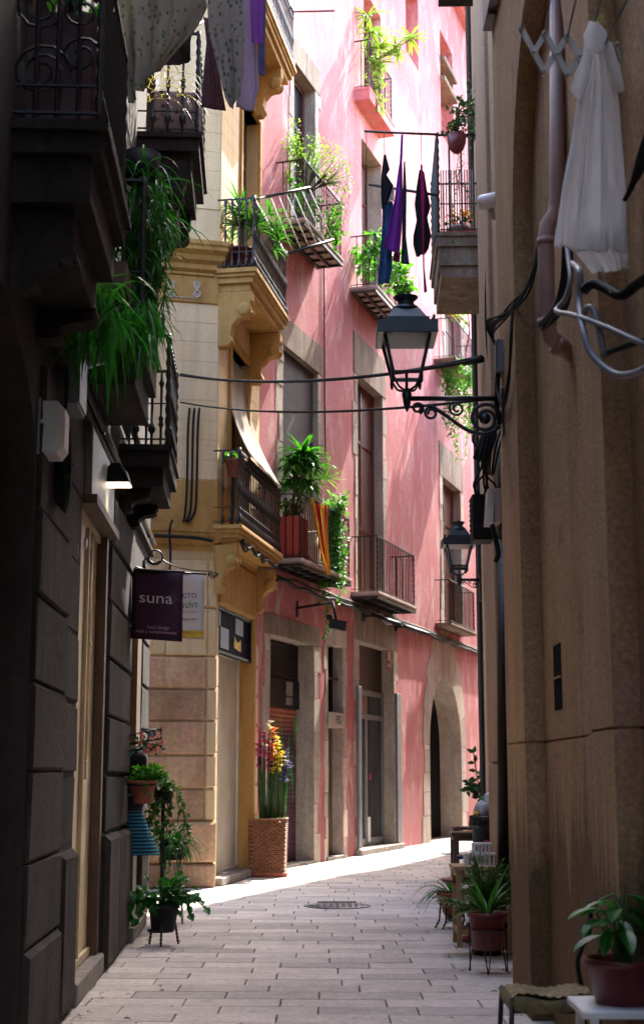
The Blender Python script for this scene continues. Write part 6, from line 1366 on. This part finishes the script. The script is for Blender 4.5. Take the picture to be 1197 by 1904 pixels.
# ------------------------------------------------------------------ laundry top left
def garment(name, pts, mat, label, cat, fold=.02, nf=5, nv=14, group='washing hung at the top left', par=None, seed=0):
    """pts: rows of (left, right) points from top to bottom; the cloth is folded between them."""
    rows = [(V(a), V(b)) for a, b in pts]; n = len(rows) - 1
    def fn(u, v):
        k = min(int(v * n), n - 1); f = v * n - k; f = f * f * (3 - 2 * f) * .5 + f * .5
        a = rows[k][0].lerp(rows[k + 1][0], f); b = rows[k][1].lerp(rows[k + 1][1], f)
        uu = u + .06 * noise.noise(V((v * 2.3, seed * 7, 1.7))) * v
        w = fold * (.35 + .65 * v) * (1.9 * noise.noise(V((uu * nf + seed * 9, v * .7, seed * 5))) + .9 * noise.noise(V((uu * nf * 2.6 + seed * 4, v * 1.6, 3.3))) + .3 * noise.noise(V((uu * nf * 4, v * 7, seed))))
        return a.lerp(b, u) + V((.35 * w, w, .3 * fold * noise.noise(V((u * 4, v * 4, seed)))))
    mb = MB(); mb.grid(fn, max(18, nf * 8), nv * 2, .004); o = mb.build(name, mat, par, rows[0][0])
    if label: tag(o, label, cat, group)
    return o
A_ = lambda px, py, Y=9.3: at(px, py, Y)
sheet = cloth('sprigged_sheet', (.30, .28, .23), .12, 4, .3, ((.09, .14, .06), 26, .22))
garment('bed_sheet', [(A_(205, -60), A_(372, -70)), (A_(222, 60), A_(384, 10)), (A_(235, 125), A_(352, 60)), (A_(243, 195), A_(300, 118))], sheet, 'large dim bed sheet printed with green sprigs hanging at the top left', 'bed sheet', .045, 6)
garment('dark_garment', [(A_(262, 60, 10.0), A_(362, 20, 10.0)), (A_(262, 128, 10), A_(357, 70, 10)), (A_(268, 140, 10), A_(356, 112, 10))], cloth('dark_wool', (.025, .018, .016), .3, 6, .05), 'dark woollen garment hanging under the bed sheet', 'garment', .03, 3)
fl2 = cloth('dark_floral', (.30, .28, .26), .15, 5, .35, ((.10, .13, .09), 24, .24))
garment('floral_cloth', [(A_(386, -60, 10.6), A_(452, -70, 10.6)), (A_(388, 60, 10.6), A_(454, 60, 10.6)), (A_(408, 140, 10.6), A_(452, 130, 10.6)), (A_(418, 180, 10.6), A_(446, 178, 10.6)), (A_(427, 198, 10.6), A_(432, 199, 10.6))], fl2, 'greenish floral cloth hanging in a point, right of the bed sheet', 'cloth', .03, 3, seed=.3)
garment('spotted_cloth', [(A_(378, 30, 11), A_(402, 40, 11)), (A_(384, 80, 11), A_(410, 85, 11)), (A_(380, 130, 11), A_(409, 140, 11)), (A_(376, 200, 11), A_(422, 208, 11))], cloth('spotted_brown', (.16, .085, .10), .2, 8, .3, ((.05, .02, .03), 60, .2)), 'spotted brown and mauve cloth with a pale patterned hem', 'cloth', .02, 2, seed=.7)
garment('lilac_shirt', [(A_(452, -60, 11.2), A_(474, -60, 11.2)), (A_(452, 50, 11.2), A_(476, 60, 11.2)), (A_(449, 140, 11.2), A_(482, 160, 11.2)), (A_(440, 200, 11.2), A_(472, 208, 11.2))], cloth('lilac_cotton', (.40, .34, .47), .1, 5, .45), 'pale lilac cotton shirt hanging beside the floral cloth', 'shirt', .02, 2, seed=.1)
garment('purple_shirt', [(A_(464, -60, 11.1), A_(490, -60, 11.1)), (A_(466, 40, 11.1), A_(489, 50, 11.1)), (A_(468, 78, 11.1), A_(488, 82, 11.1))], cloth('bright_violet_cotton', (.30, .10, .44), .12, 5, .4), 'bright violet shirt hanging over the lilac one', 'shirt', .018, 2, seed=.5)
garment('blue_garment', [(A_(484, -60, 11.3), A_(495, -60, 11.3)), (A_(480, 80, 11.3), A_(494, 90, 11.3)), (A_(478, 136, 11.3), A_(494, 144, 11.3))], cloth('slate_blue_cotton', (.12, .13, .24), .3, 7, .3), 'narrow slate blue garment at the right end of the top washing', 'garment', .012, 1, seed=.2)
mb = MB()
for a, b in ((A_(180, -75), A_(500, -75, 11.3)), (A_(250, 100, 9.4), A_(392, 34, 11.4))): mb.tube([a, b], .012, 6)
tag(mb.build('drying_pole', M['iron'], None, A_(250, 100, 9.4)), 'dark pole slanting among the washing at the top left', 'pole')
# ------------------------------------------------------------------ yellow balconies
rn = random.Random(61); q = WY.p(sA2 + .3, zf2 + .03, .26); t = plant('yucca_plant', q, 'spiky yucca in a dark red pot on the middle balcony of the yellow house', 'potted plant')
pot(t, q, .13, .17, .36, 'redplastic')
mb, sm = MB(), MB(); sm.tube([q + V((0, 0, .3)), q + V((0, 0, .75))], .03, 6)
for px, py in ((462, 395), (448, 372), (470, 410), (440, 400)): c = at(px, py + 20, q.y); blades(mb, c, 34, .44, .045, 1.5, .9, rn, r=.02)
for px, py in ((508, 400), (518, 430), (515, 465), (524, 448)): c = at(px - 6, py, q.y + .8); blades(mb, c, 16, .36, .04, 1.6, .9, rn, r=.02)
fin(t, mb, sm, 'leaf')
q = WY.p(sA + .35, zf1 + .9, .2); t = plant('window_box', q, 'orange pot with round bright leaves on the lower balcony of the yellow house', 'potted plant')
pot(t, q - V((0, 0, .14)), .10, .14, .22, 'terracotta'); rn = random.Random(62); mb, sm = MB(), MB(); bushleaves(mb, sm, q + V((0, .1, .12)), (.16, .3, .06), 40, .08, .075, rn, .3, .5, q, 8); fin(t, mb, sm, 'leaf_bright', 'stem_green')
# folding rack tipped out of the yellow balcony
Yk = at(575, 350, 19.6).y; c0, c1, c2, c3 = at(494, 366, 19.2), at(576, 349, 19.6), at(620, 446, 19.9), at(536, 471, 19.5)
t = thing('tipped_rack', c0, 'black framed drying rack with white rods tipped out over the rail of the yellow house', 'drying rack')
mb = MB(); mb.tube([c0, c1], .022, 6); mb.tube([c3, c2], .022, 6); mb.tube([at(494, 366, 19.2), at(470, 372, 19.0)], .015, 5); mb.build('frame', M['iron'], t)
mb = MB()
for i in range(6): u = .1 + .88 * i / 5; mb.tube([c0.lerp(c1, u), c3.lerp(c2, u)], .007, 5)
mb.build('rods', M['white'], t)
# ------------------------------------------------------------------ pink balconies
rn = random.Random(63); q = WP.p(B1[0] + .28, B1[2] + .03, .25); t = plant('large_potted_plant', q, 'tall glossy dracaena in a red square planter on the flag balcony', 'potted plant')
mb = MB(); wblock(mb, WP, B1[0] + .06, B1[0] + .50, B1[2] + .02, B1[2] + .66, .04, .45, .02); mb.build('planter', simple('brick_red_planter', (.36, .045, .03), .6, 0, .2, 5), t)
mb, sm = MB(), MB(); sm.tube([q + V((0, 0, .6)), at(548, 905, q.y), at(552, 860, q.y)], .02, 6); sm.tube([q + V((.05, 0, .6)), at(560, 880, q.y), at(566, 845, q.y)], .016, 6)
for px, py, n, L in ((562, 842, 70, .44), (545, 862, 50, .42), (578, 866, 50, .44), (550, 892, 46, .40), (534, 905, 30, .36), (575, 900, 30, .34)):
    blades(mb, at(px, py, q.y + rn.uniform(-.15, .15)), n, L, .068, 1.9, 1.1, rn, r=.03, seg=5)
bushleaves(mb, sm, at(540, 942, q.y), (.2, .15, .22), 55, .12, .07, rn, .3, .3, None, 8)
fin(t, mb, sm, 'leaf_gloss')
q = WP.p(B1[0] + 1.0, B1[2] + .03, .3); rn = random.Random(64); t = plant('spiky_plant', q, 'spiky pale plant in a cream wrap behind the striped flag', 'potted plant')
mb = MB(); mb.lathe([(.12, .55), (.20, .98), (.23, 1.05)], q, 14); mb.lathe([(.12, 0), (.14, .5)], q, 14); mb.build('pot', M['white'], t)
mb = MB(); blades(mb, at(603, 892, q.y), 40, .48, .028, 1.5, .5, rn, r=.03); mb.build('foliage', M['leaf_yel'], t)
rn = random.Random(65); q = WP.p(B1[1] - .5, B1[2] + .95, .5); t = plant('trailing_ivy', q, 'bright trailing ivy cascading over the rail of the flag balcony down to the shop lamp', 'hanging plant')
mb, sm = MB(), MB(); bushleaves(mb, sm, at(622, 935, q.y), (.22, .2, .18), 160, .08, .06, rn, .3, .2, None, 12)
for i in range(40): vine(mb, sm, at(rn.uniform(610, 634), rn.uniform(935, 965), q.y - .1 + rn.uniform(-.1, .1)), rn.uniform(.5, 1.25), rn, 3, .05, .05)
for px, py, L in ((604, 1100, .75), (626, 1062, .55), (608, 1090, .8), (618, 1060, .5)): vine(mb, sm, at(px, py, q.y - .15), L, rn, 2, .05, .06)
fin(t, mb, sm, 'leaf_bright', 'stem_green')
# striped flag
def flagmat():
    n = NT('striped_flag').set(.8, 0, .2); u = n.n('ShaderNodeAttribute', attribute_name='tint'); n.base(n.ramp(u.outputs['Fac'], [(.49, (.72, .42, .02)), (.51, (.55, .02, .04))]))
    tr = n.n('ShaderNodeBsdfTranslucent'); mx = n.n('ShaderNodeMixShader', Fac=.3); n.l(n.ramp(u.outputs['Fac'], [(.49, (.72, .42, .02)), (.51, (.55, .02, .04))]), tr.inputs['Color']); n.l(n.b.outputs[0], mx.inputs[1]); n.l(tr.outputs[0], mx.inputs[2]); n.l(mx.outputs[0], n.out.inputs['Surface']); return n.m
Yf = WP.p((B1[0] + B1[1]) / 2, 0, .53).y - .15; fr = [((577, 925), (608, 938)), ((585, 965), (609, 965)), ((592, 1010), (610, 1005)), ((600, 1040), (612, 1045)), ((609, 1063), (613, 1060))]
rows = [(WP.pt(*a, .56), WP.pt(*b, .56)) for a, b in fr]
def ff(u, v):
    n = len(rows) - 1; k = min(int(v * n), n - 1); f = v * n - k; a = rows[k][0].lerp(rows[k + 1][0], f); b = rows[k][1].lerp(rows[k + 1][1], f); return a.lerp(b, u) + WP.n * (.025 * math.sin(u * 16 + v * 2)) - V((0, 0, .06 * math.sin(PI * u)))
mb = MB(); st = 9
for i in range(st):
    mb.tint(0.0 if i % 2 == 0 else 1.0); mb.grid(lambda u, v: ff((i + u) / st, v), 4, 22)
tag(mb.build('striped_flag', flagmat(), None, rows[0][0]), 'red and yellow striped flag draped from the balcony rail of the pink house', 'flag')
mb = MB(); mb.lathe([(.03, 0), (.055, .03), (.05, .08), (.02, .10)], WP.p(B1[0] + .46, B1[2] + .02, .44), 10); tag(mb.build('clay_ball', M['terracotta'], None, WP.p(B1[0] + .46, B1[2], .44)), 'small clay pot at the corner of the flag balcony by the red planter', 'pot')
# leafy second-floor balcony
rn = random.Random(66); q = WP.p(B4[0] + .6, B4[2] + .05, .3); t = plant('airy_shrub', q, 'airy yellow-green shrub overflowing the second-floor balcony of the pink house', 'plant')
mb, sm = MB(), MB()
for px, py, n, rx, rz in ((560, 270, 260, .38, .35), (590, 300, 300, .40, .35), (545, 300, 160, .22, .4), (618, 320, 160, .25, .3), (545, 245, 60, .15, .25), (640, 330, 60, .2, .3)):
    bushleaves(mb, sm, at(px, py, q.y + rn.uniform(-.2, .4)), (rx, .4, rz), n, .055, .034, rn, .35, .3, at(572, 360, q.y), 16)
for i in range(8): vine(mb, sm, at(rn.uniform(600, 650), rn.uniform(300, 340), q.y + .2), rn.uniform(.6, 1.3), rn, 1, .03, .08)
fin(t, mb, sm, 'leaf_yel')
t = plant('balcony_bush', WP.p(B4[0] + .8, B4[2] + .05, .3), 'deep green bush behind the bars of the second-floor balcony of the pink house', 'plant'); mb, sm = MB(), MB()
for px, py, n, rx, rz in ((560, 375, 130, .3, .3), (612, 405, 160, .2, .4), (625, 440, 110, .15, .25), (545, 345, 90, .2, .25)): bushleaves(mb, sm, at(px, py, q.y + .15), (rx, .25, rz), n, .08, .05, rn, .25, .2, None, 10)
fin(t, mb, sm, 'leaf_bright')
# middle plants
rn = random.Random(67); q = WP.p(B5[0] + .4, B5[2] + .4, .4); t = plant('leafy_balcony_plant', q, 'large-leaved plant drooping over the balcony behind the hanging washing', 'plant'); mb, sm = MB(), MB()
for px, py, n, rx, rz in ((688, 462, 110, .3, .35), (680, 490, 70, .25, .3), (738, 505, 130, .28, .45), (750, 525, 100, .2, .4), (715, 450, 60, .3, .2)): bushleaves(mb, sm, at(px, py, q.y + rn.uniform(-.3, .3)), (rx, .3, rz), n, .17, .085, rn, .25, -.2, None, 10)
fin(t, mb, sm, 'leaf_bright', 'stem_green')
rn = random.Random(68); q = WP.p(B6[0] + .4, B6[2] + .9, .3); t = plant('spiky_balcony_plant', q, 'spiky plants leaning out of the topmost pink balcony', 'plant'); mb, sm = MB(), MB()
for px, py, n, L in ((684, 30, 26, .5), (690, 60, 26, .5), (762, 72, 26, .42), (735, 88, 18, .4), (740, 105, 14, .35), (705, 90, 24, .5), (702, 120, 20, .45)): blades(mb, at(px, py, q.y - .1), n, L, .05, 1.9, .8, rn, r=.02)
for a, b in (((700, 110), (762, 74)), ((700, 110), (738, 95)), ((690, 120), (684, 30))): sm.tube([at(*a, q.y - .1), at(*b, q.y - .1)], .015, 5)
for px, py, n in ((695, 110, 90), (705, 150, 90), (700, 180, 60)): bushleaves(mb, sm, at(px, py, q.y), (.25, .2, .35), n, .10, .05, rn, .2, 0, None, 8)
fin(t, mb, sm, 'leaf_yel')
rn = random.Random(69); q = WP.p(B7[0] + .5, B7[2], .5); t = plant('hanging_fern', q, 'bright green curtain of foliage hanging under the far balcony on the right', 'hanging plant'); mb, sm = MB(), MB()
for px, py, n, rx, rz in ((832, 690, 200, .3, .35), (850, 705, 220, .35, .4), (872, 690, 200, .3, .4), (872, 740, 140, .2, .6), (842, 735, 90, .3, .35), (876, 790, 60, .15, .4)): bushleaves(mb, sm, at(px, py, q.y + rn.uniform(-.2, .2)), (rx, .3, rz), n, .085, .05, rn, .15, -.6, None, 12)
for i in range(16): vine(mb, sm, at(rn.uniform(822, 884), rn.uniform(700, 730), q.y), rn.uniform(.6, 1.6), rn, 2, .06, .05)
fin(t, mb, sm, 'leaf_bright', 'stem_green')
t = plant('twiggy_plant', WP.p(B7[0], B7[2] + 1, .3), 'thin twiggy plant rising behind the rail of the far right balcony', 'plant'); mb, sm = MB(), MB()
for px, py in ((848, 583), (855, 590), (868, 575), (862, 600)): bushleaves(mb, None, at(px, py, q.y), (.15, .15, .15), 16, .08, .06, rn, .2, 0, None, 6); sm.tube(smooth_path([at(866, 655, q.y), at(872, 610, q.y), at(px, py, q.y)], 4), .012, 4)
fin(t, mb, sm, 'leaf_yel')
# jade plant on the right balcony
rn = random.Random(70); q = at(849, 282, 15.95); t = plant('jade_plant', q, 'jade plant with a woody stem in a round pot hung on the right-hand balcony rail', 'potted plant')
mb = MB(); mb.lathe([(.03, -.02), (.075, .02), (.105, .10), (.115, .20), (.10, .20)], q, 16); mb.build('pot', M['redplastic'], t)
mb, sm = MB(), MB(); sm.tube([at(850, 245, 15.95), at(852, 222, 15.95), at(848, 205, 15.95)], .018, 6)
bushleaves(mb, sm, at(850, 208, 15.95), (.17, .16, .17), 170, .06, .04, rn, .45, .4, at(851, 225, 15.95), 20); bushleaves(mb, sm, at(848, 242, 15.95), (.18, .13, .07), 80, .055, .036, rn, .3, .4, at(850, 250, 15.95), 12)
for i in range(2): vine(mb, sm, at(853 + 4 * i, 285, 15.85), .75 + .3 * i, rn, 1, .035)
fin(t, mb, sm, 'leaf_jade')
q = at(852, 392, 16.3); t = plant('orange_flowers', q, 'pot of orange flowers on the floor of the right-hand balcony', 'potted plant'); rn = random.Random(71)
pot(t, V((q.x, 16.35, q0.z + .03)), .09, .12, .16, 'offwhite'); mb, sm = MB(), MB(); bushleaves(mb, sm, V((q.x, 16.35, q0.z + .27)), (.16, .14, .09), 70, .05, .04, rn, .3, .3, None, 10); fin(t, mb, sm, leafm='leaf_dull')
mb = MB(); bushleaves(mb, None, V((q.x, 16.33, q0.z + .30)), (.16, .14, .09), 60, .045, .04, rn, .6, .3, None, 12); mb.build('flowers', leafmat('orange_bloom', (.6, .2, .02), (.75, .38, .04), .3), t)
t = plant('climbing_shrub', at(882, 200, 16.8), 'pale climbing foliage against the wall beside the jade plant', 'plant'); mb, sm = MB(), MB(); bushleaves(mb, sm, at(879, 200, 16.8), (.07, .2, .45), 110, .06, .04, rn, .2, 0, None, 12); fin(t, mb, sm, 'leaf_dull')
# ------------------------------------------------------------------ washing in the middle of the lane
Yw = 15.9; mb = MB(); mb.tube([at(677, 244, Yw), at(738, 247, Yw), at(812, 250, Yw)], .014, 6); tag(mb.build('drying_pole', M['iron'], None, at(745, 246, Yw)), 'upper black pole reaching out from the right-hand balcony with washing', 'pole')
mb = MB(); mb.tube([at(686, 343, Yw + .6), at(812, 363, Yw + .1)], .018, 6); tag(mb.build('drying_pole', M['iron'], None, at(745, 352, Yw)), 'lower black pole behind the washing in the middle of the lane', 'pole')
def line_(px0, py0, px1, py1, lab): tubeobj('drying_line', [at(px0, py0, Yw), at(px1, py1, Yw)], .004, 'rubber', lab, 'line', False, 4, 'cords of the middle washing')
line_(713, 247, 715, 290, 'short cord from the upper pole to the black garment'); line_(783, 249, 783, 308, 'cord from the upper pole to the crimson scarf'); line_(681, 245, 681, 420, 'bare cord at the outer end of the upper pole')
W_ = lambda *r: [(at(a, y, Yw + dy), at(b, y2, Yw + dy)) for a, b, y, y2, dy in r]
g_ = 'washing hung in the middle of the lane'
garment('black_garment', W_((713, 717, 288, 288, 0), (710, 724, 310, 316, 0), (708, 718, 335, 325, 0), (708, 731, 362, 345, 0), (710, 718, 390, 380, 0)), cloth('black_cotton', (.012, .01, .014), .3, 6, .05), 'small black garment at the left of the middle washing', 'garment', .015, 2, group=g_)
garment('white_cloth', W_((718, 733, 352, 350, .05), (716, 732, 375, 374, .05)), cloth('white_cotton', (.6, .6, .62), .08, 6, .4), 'small white cloth beside the black garment', 'cloth', .012, 2, group=g_)
garment('jeans', W_((711, 730, 375, 375, .08), (709, 729, 440, 440, .08), (704, 728, 500, 500, .08), (703, 722, 528, 528, .08)), cloth('dark_denim', (.02, .05, .12), .35, 6, .08), 'dark blue jeans hanging behind the purple cloth', 'jeans', .02, 2, group=g_)
garment('purple_cloth', W_((745, 749, 251, 251, -.05), (742, 747, 300, 300, -.05), (733, 748, 370, 370, -.05), (722, 746, 420, 430, -.05), (712, 741, 458, 475, -.05)), cloth('deep_purple_cotton', (.17, .03, .27), .15, 6, .35), 'long tapering purple cloth hanging from the upper pole', 'cloth', .022, 2, group=g_)
garment('plum_cloth', W_((732, 744, 470, 470, 0), (730, 743, 485, 488, 0)), cloth('plum_cotton', (.16, .012, .09), .2, 6, .2), 'plum coloured end of cloth below the purple one', 'cloth', .012, 1, group=g_)
garment('green_scarf', W_((750, 753, 300, 300, .04), (748, 756, 360, 356, .04), (747, 755, 440, 440, .04), (745, 761, 490, 492, .04)), cloth('dark_teal_cotton', (.02, .045, .05), .4, 6, .15), 'narrow dark scarf hanging right of the purple cloth', 'scarf', .012, 1, group=g_)
garment('black_dress', W_((779, 788, 315, 320, .03), (774, 793, 345, 352, .03), (770, 800, 380, 386, .03), (774, 794, 410, 404, .03), (768, 801, 440, 438, .03), (768, 796, 456, 462, .03), (774, 788, 478, 474, .03)), cloth('black_lace', (.012, .01, .012), .3, 8, .1), 'black dress with ragged hem hanging right in the middle washing', 'dress', .02, 2, group=g_)
garment('crimson_scarf', W_((781, 785, 306, 306, -.03), (782, 789, 360, 360, -.03), (785, 788, 430, 430, -.03), (786, 789, 500, 500, -.03), (788, 794, 545, 542, -.03)), cloth('crimson_sash', (.36, .012, .10), .15, 5, .3), 'long narrow crimson scarf hanging over the black dress', 'scarf', .008, 1, group=g_)
# white garment on the scissor rack
Yg = 5.8; wm = cloth('thin_white_cotton', (.92, .90, .89), .04, 6, .5); q = at(1105, 40, Yg)
t = thing('white_garment', q, 'long thin white cotton garment pegged up on the scissor rack, top right', 'garment')
G_ = lambda *r: [(at(a, y, Yg + dy), at(b, y2, Yg + dy)) for a, b, y, y2, dy in r]
garment('robe_body', G_((1098, 1110, 44, 42, 0), (1085, 1130, 70, 66, 0), (1082, 1140, 130, 130, 0), (1072, 1150, 190, 190, 0), (1058, 1156, 280, 280, 0), (1046, 1162, 340, 345, 0), (1034, 1164, 420, 420, 0), (1030, 1166, 462, 470, 0)), wm, None, None, .034, 7, 26, par=t, seed=.2)
garment('robe_tail', G_((1062, 1162, 410, 410, .03), (1062, 1165, 460, 460, .03), (1090, 1167, 496, 488, .03), (1100, 1164, 508, 500, .03)), wm, None, None, .02, 5, 10, par=t, seed=.6)
garment('sleeve', G_((1084, 1100, 100, 100, -.03), (1066, 1092, 140, 150, -.03), (1060, 1084, 168, 175, -.03), (1068, 1078, 180, 188, -.03)), wm, None, None, .012, 2, 8, par=t, seed=.4)
garment('sleeve', G_((1118, 1136, 90, 78, -.03), (1128, 1152, 130, 125, -.03), (1140, 1160, 165, 160, -.03), (1146, 1158, 175, 168, -.03)), wm, None, None, .012, 2, 8, par=t, seed=.9)
garment('hood', G_((1096, 1108, 42, 40, -.04), (1084, 1126, 70, 60, -.05), (1088, 1132, 96, 90, -.05), (1100, 1124, 100, 96, -.03)), wm, None, None, .012, 2, 8, par=t, seed=.1)
tubeobj('thread', [at(1118, 496, Yg), at(1124, 520, Yg), at(1134, 545, Yg)], .003, 'offwhite', 'loose pale drawstring under the hem of the white garment', 'string', True, 4)
# clothes-line frame at the very top of the pink wall
q = WP.pt(546, 22); tubeobj('wall_bracket', [WY.p(L_Y, q.z, .1), at(546, 22, 21.0), at(622, 20, 21.0)], .016, 'wood_red', 'thin red-brown rod jutting out near the top of the pink wall', 'rod', False, 5)
# ------------------------------------------------------------------ camera, sky, sun
cam = bpy.data.cameras.new('camera'); co = bpy.data.objects.new('camera', cam); COL.objects.link(co)
co.location = EYE; co.rotation_euler = (PI / 2 + PITCH, 0, 0)
cam.sensor_fit = 'VERTICAL'; cam.sensor_height = 36; cam.lens = FPX / 1904 * 36; cam.clip_end = 600; cam.clip_start = .05
cam.dof.use_dof = True; cam.dof.focus_distance = 13.0; cam.dof.aperture_fstop = 3.5
scene.camera = co
SUN = V((.31, .65, .86)).normalized()
w = bpy.data.worlds.new('World'); scene.world = w; w.use_nodes = True; nt = w.node_tree
sky = nt.nodes.new('ShaderNodeTexSky'); sky.sky_type = 'NISHITA'; sky.sun_disc = False
sky.sun_elevation = math.asin(SUN.z); sky.sun_rotation = math.atan2(SUN.x, SUN.y); sky.air_density = 1.0; sky.dust_density = 3.0; sky.ozone_density = 0.7
nt.links.new(sky.outputs[0], nt.nodes['Background'].inputs[0]); nt.nodes['Background'].inputs[1].default_value = .15
sl = bpy.data.lights.new('sun', 'SUN'); sl.energy = 2.0; sl.angle = math.radians(.5); sl.color = (1, .95, .87)
so = bpy.data.objects.new('sun', sl); COL.objects.link(so); so.rotation_euler = SUN.to_track_quat('Z', 'Y').to_euler(); so.location = (0, 0, 40)
scene.view_settings.view_transform = 'Standard'; scene.view_settings.look = 'None'; scene.view_settings.gamma = 1
scene.view_settings.use_curve_mapping = False; scene.view_settings.exposure = EXPOSURE
cy = scene.cycles; cy.max_bounces = 10; cy.diffuse_bounces = 6; cy.glossy_bounces = 3; cy.transmission_bounces = 6; cy.transparent_max_bounces = 12
cy.caustics_reflective = False; cy.caustics_refractive = False; cy.sample_clamp_indirect = 6
try: cy.use_denoising = True; cy.denoiser = 'OPENIMAGEDENOISE'
except Exception: pass
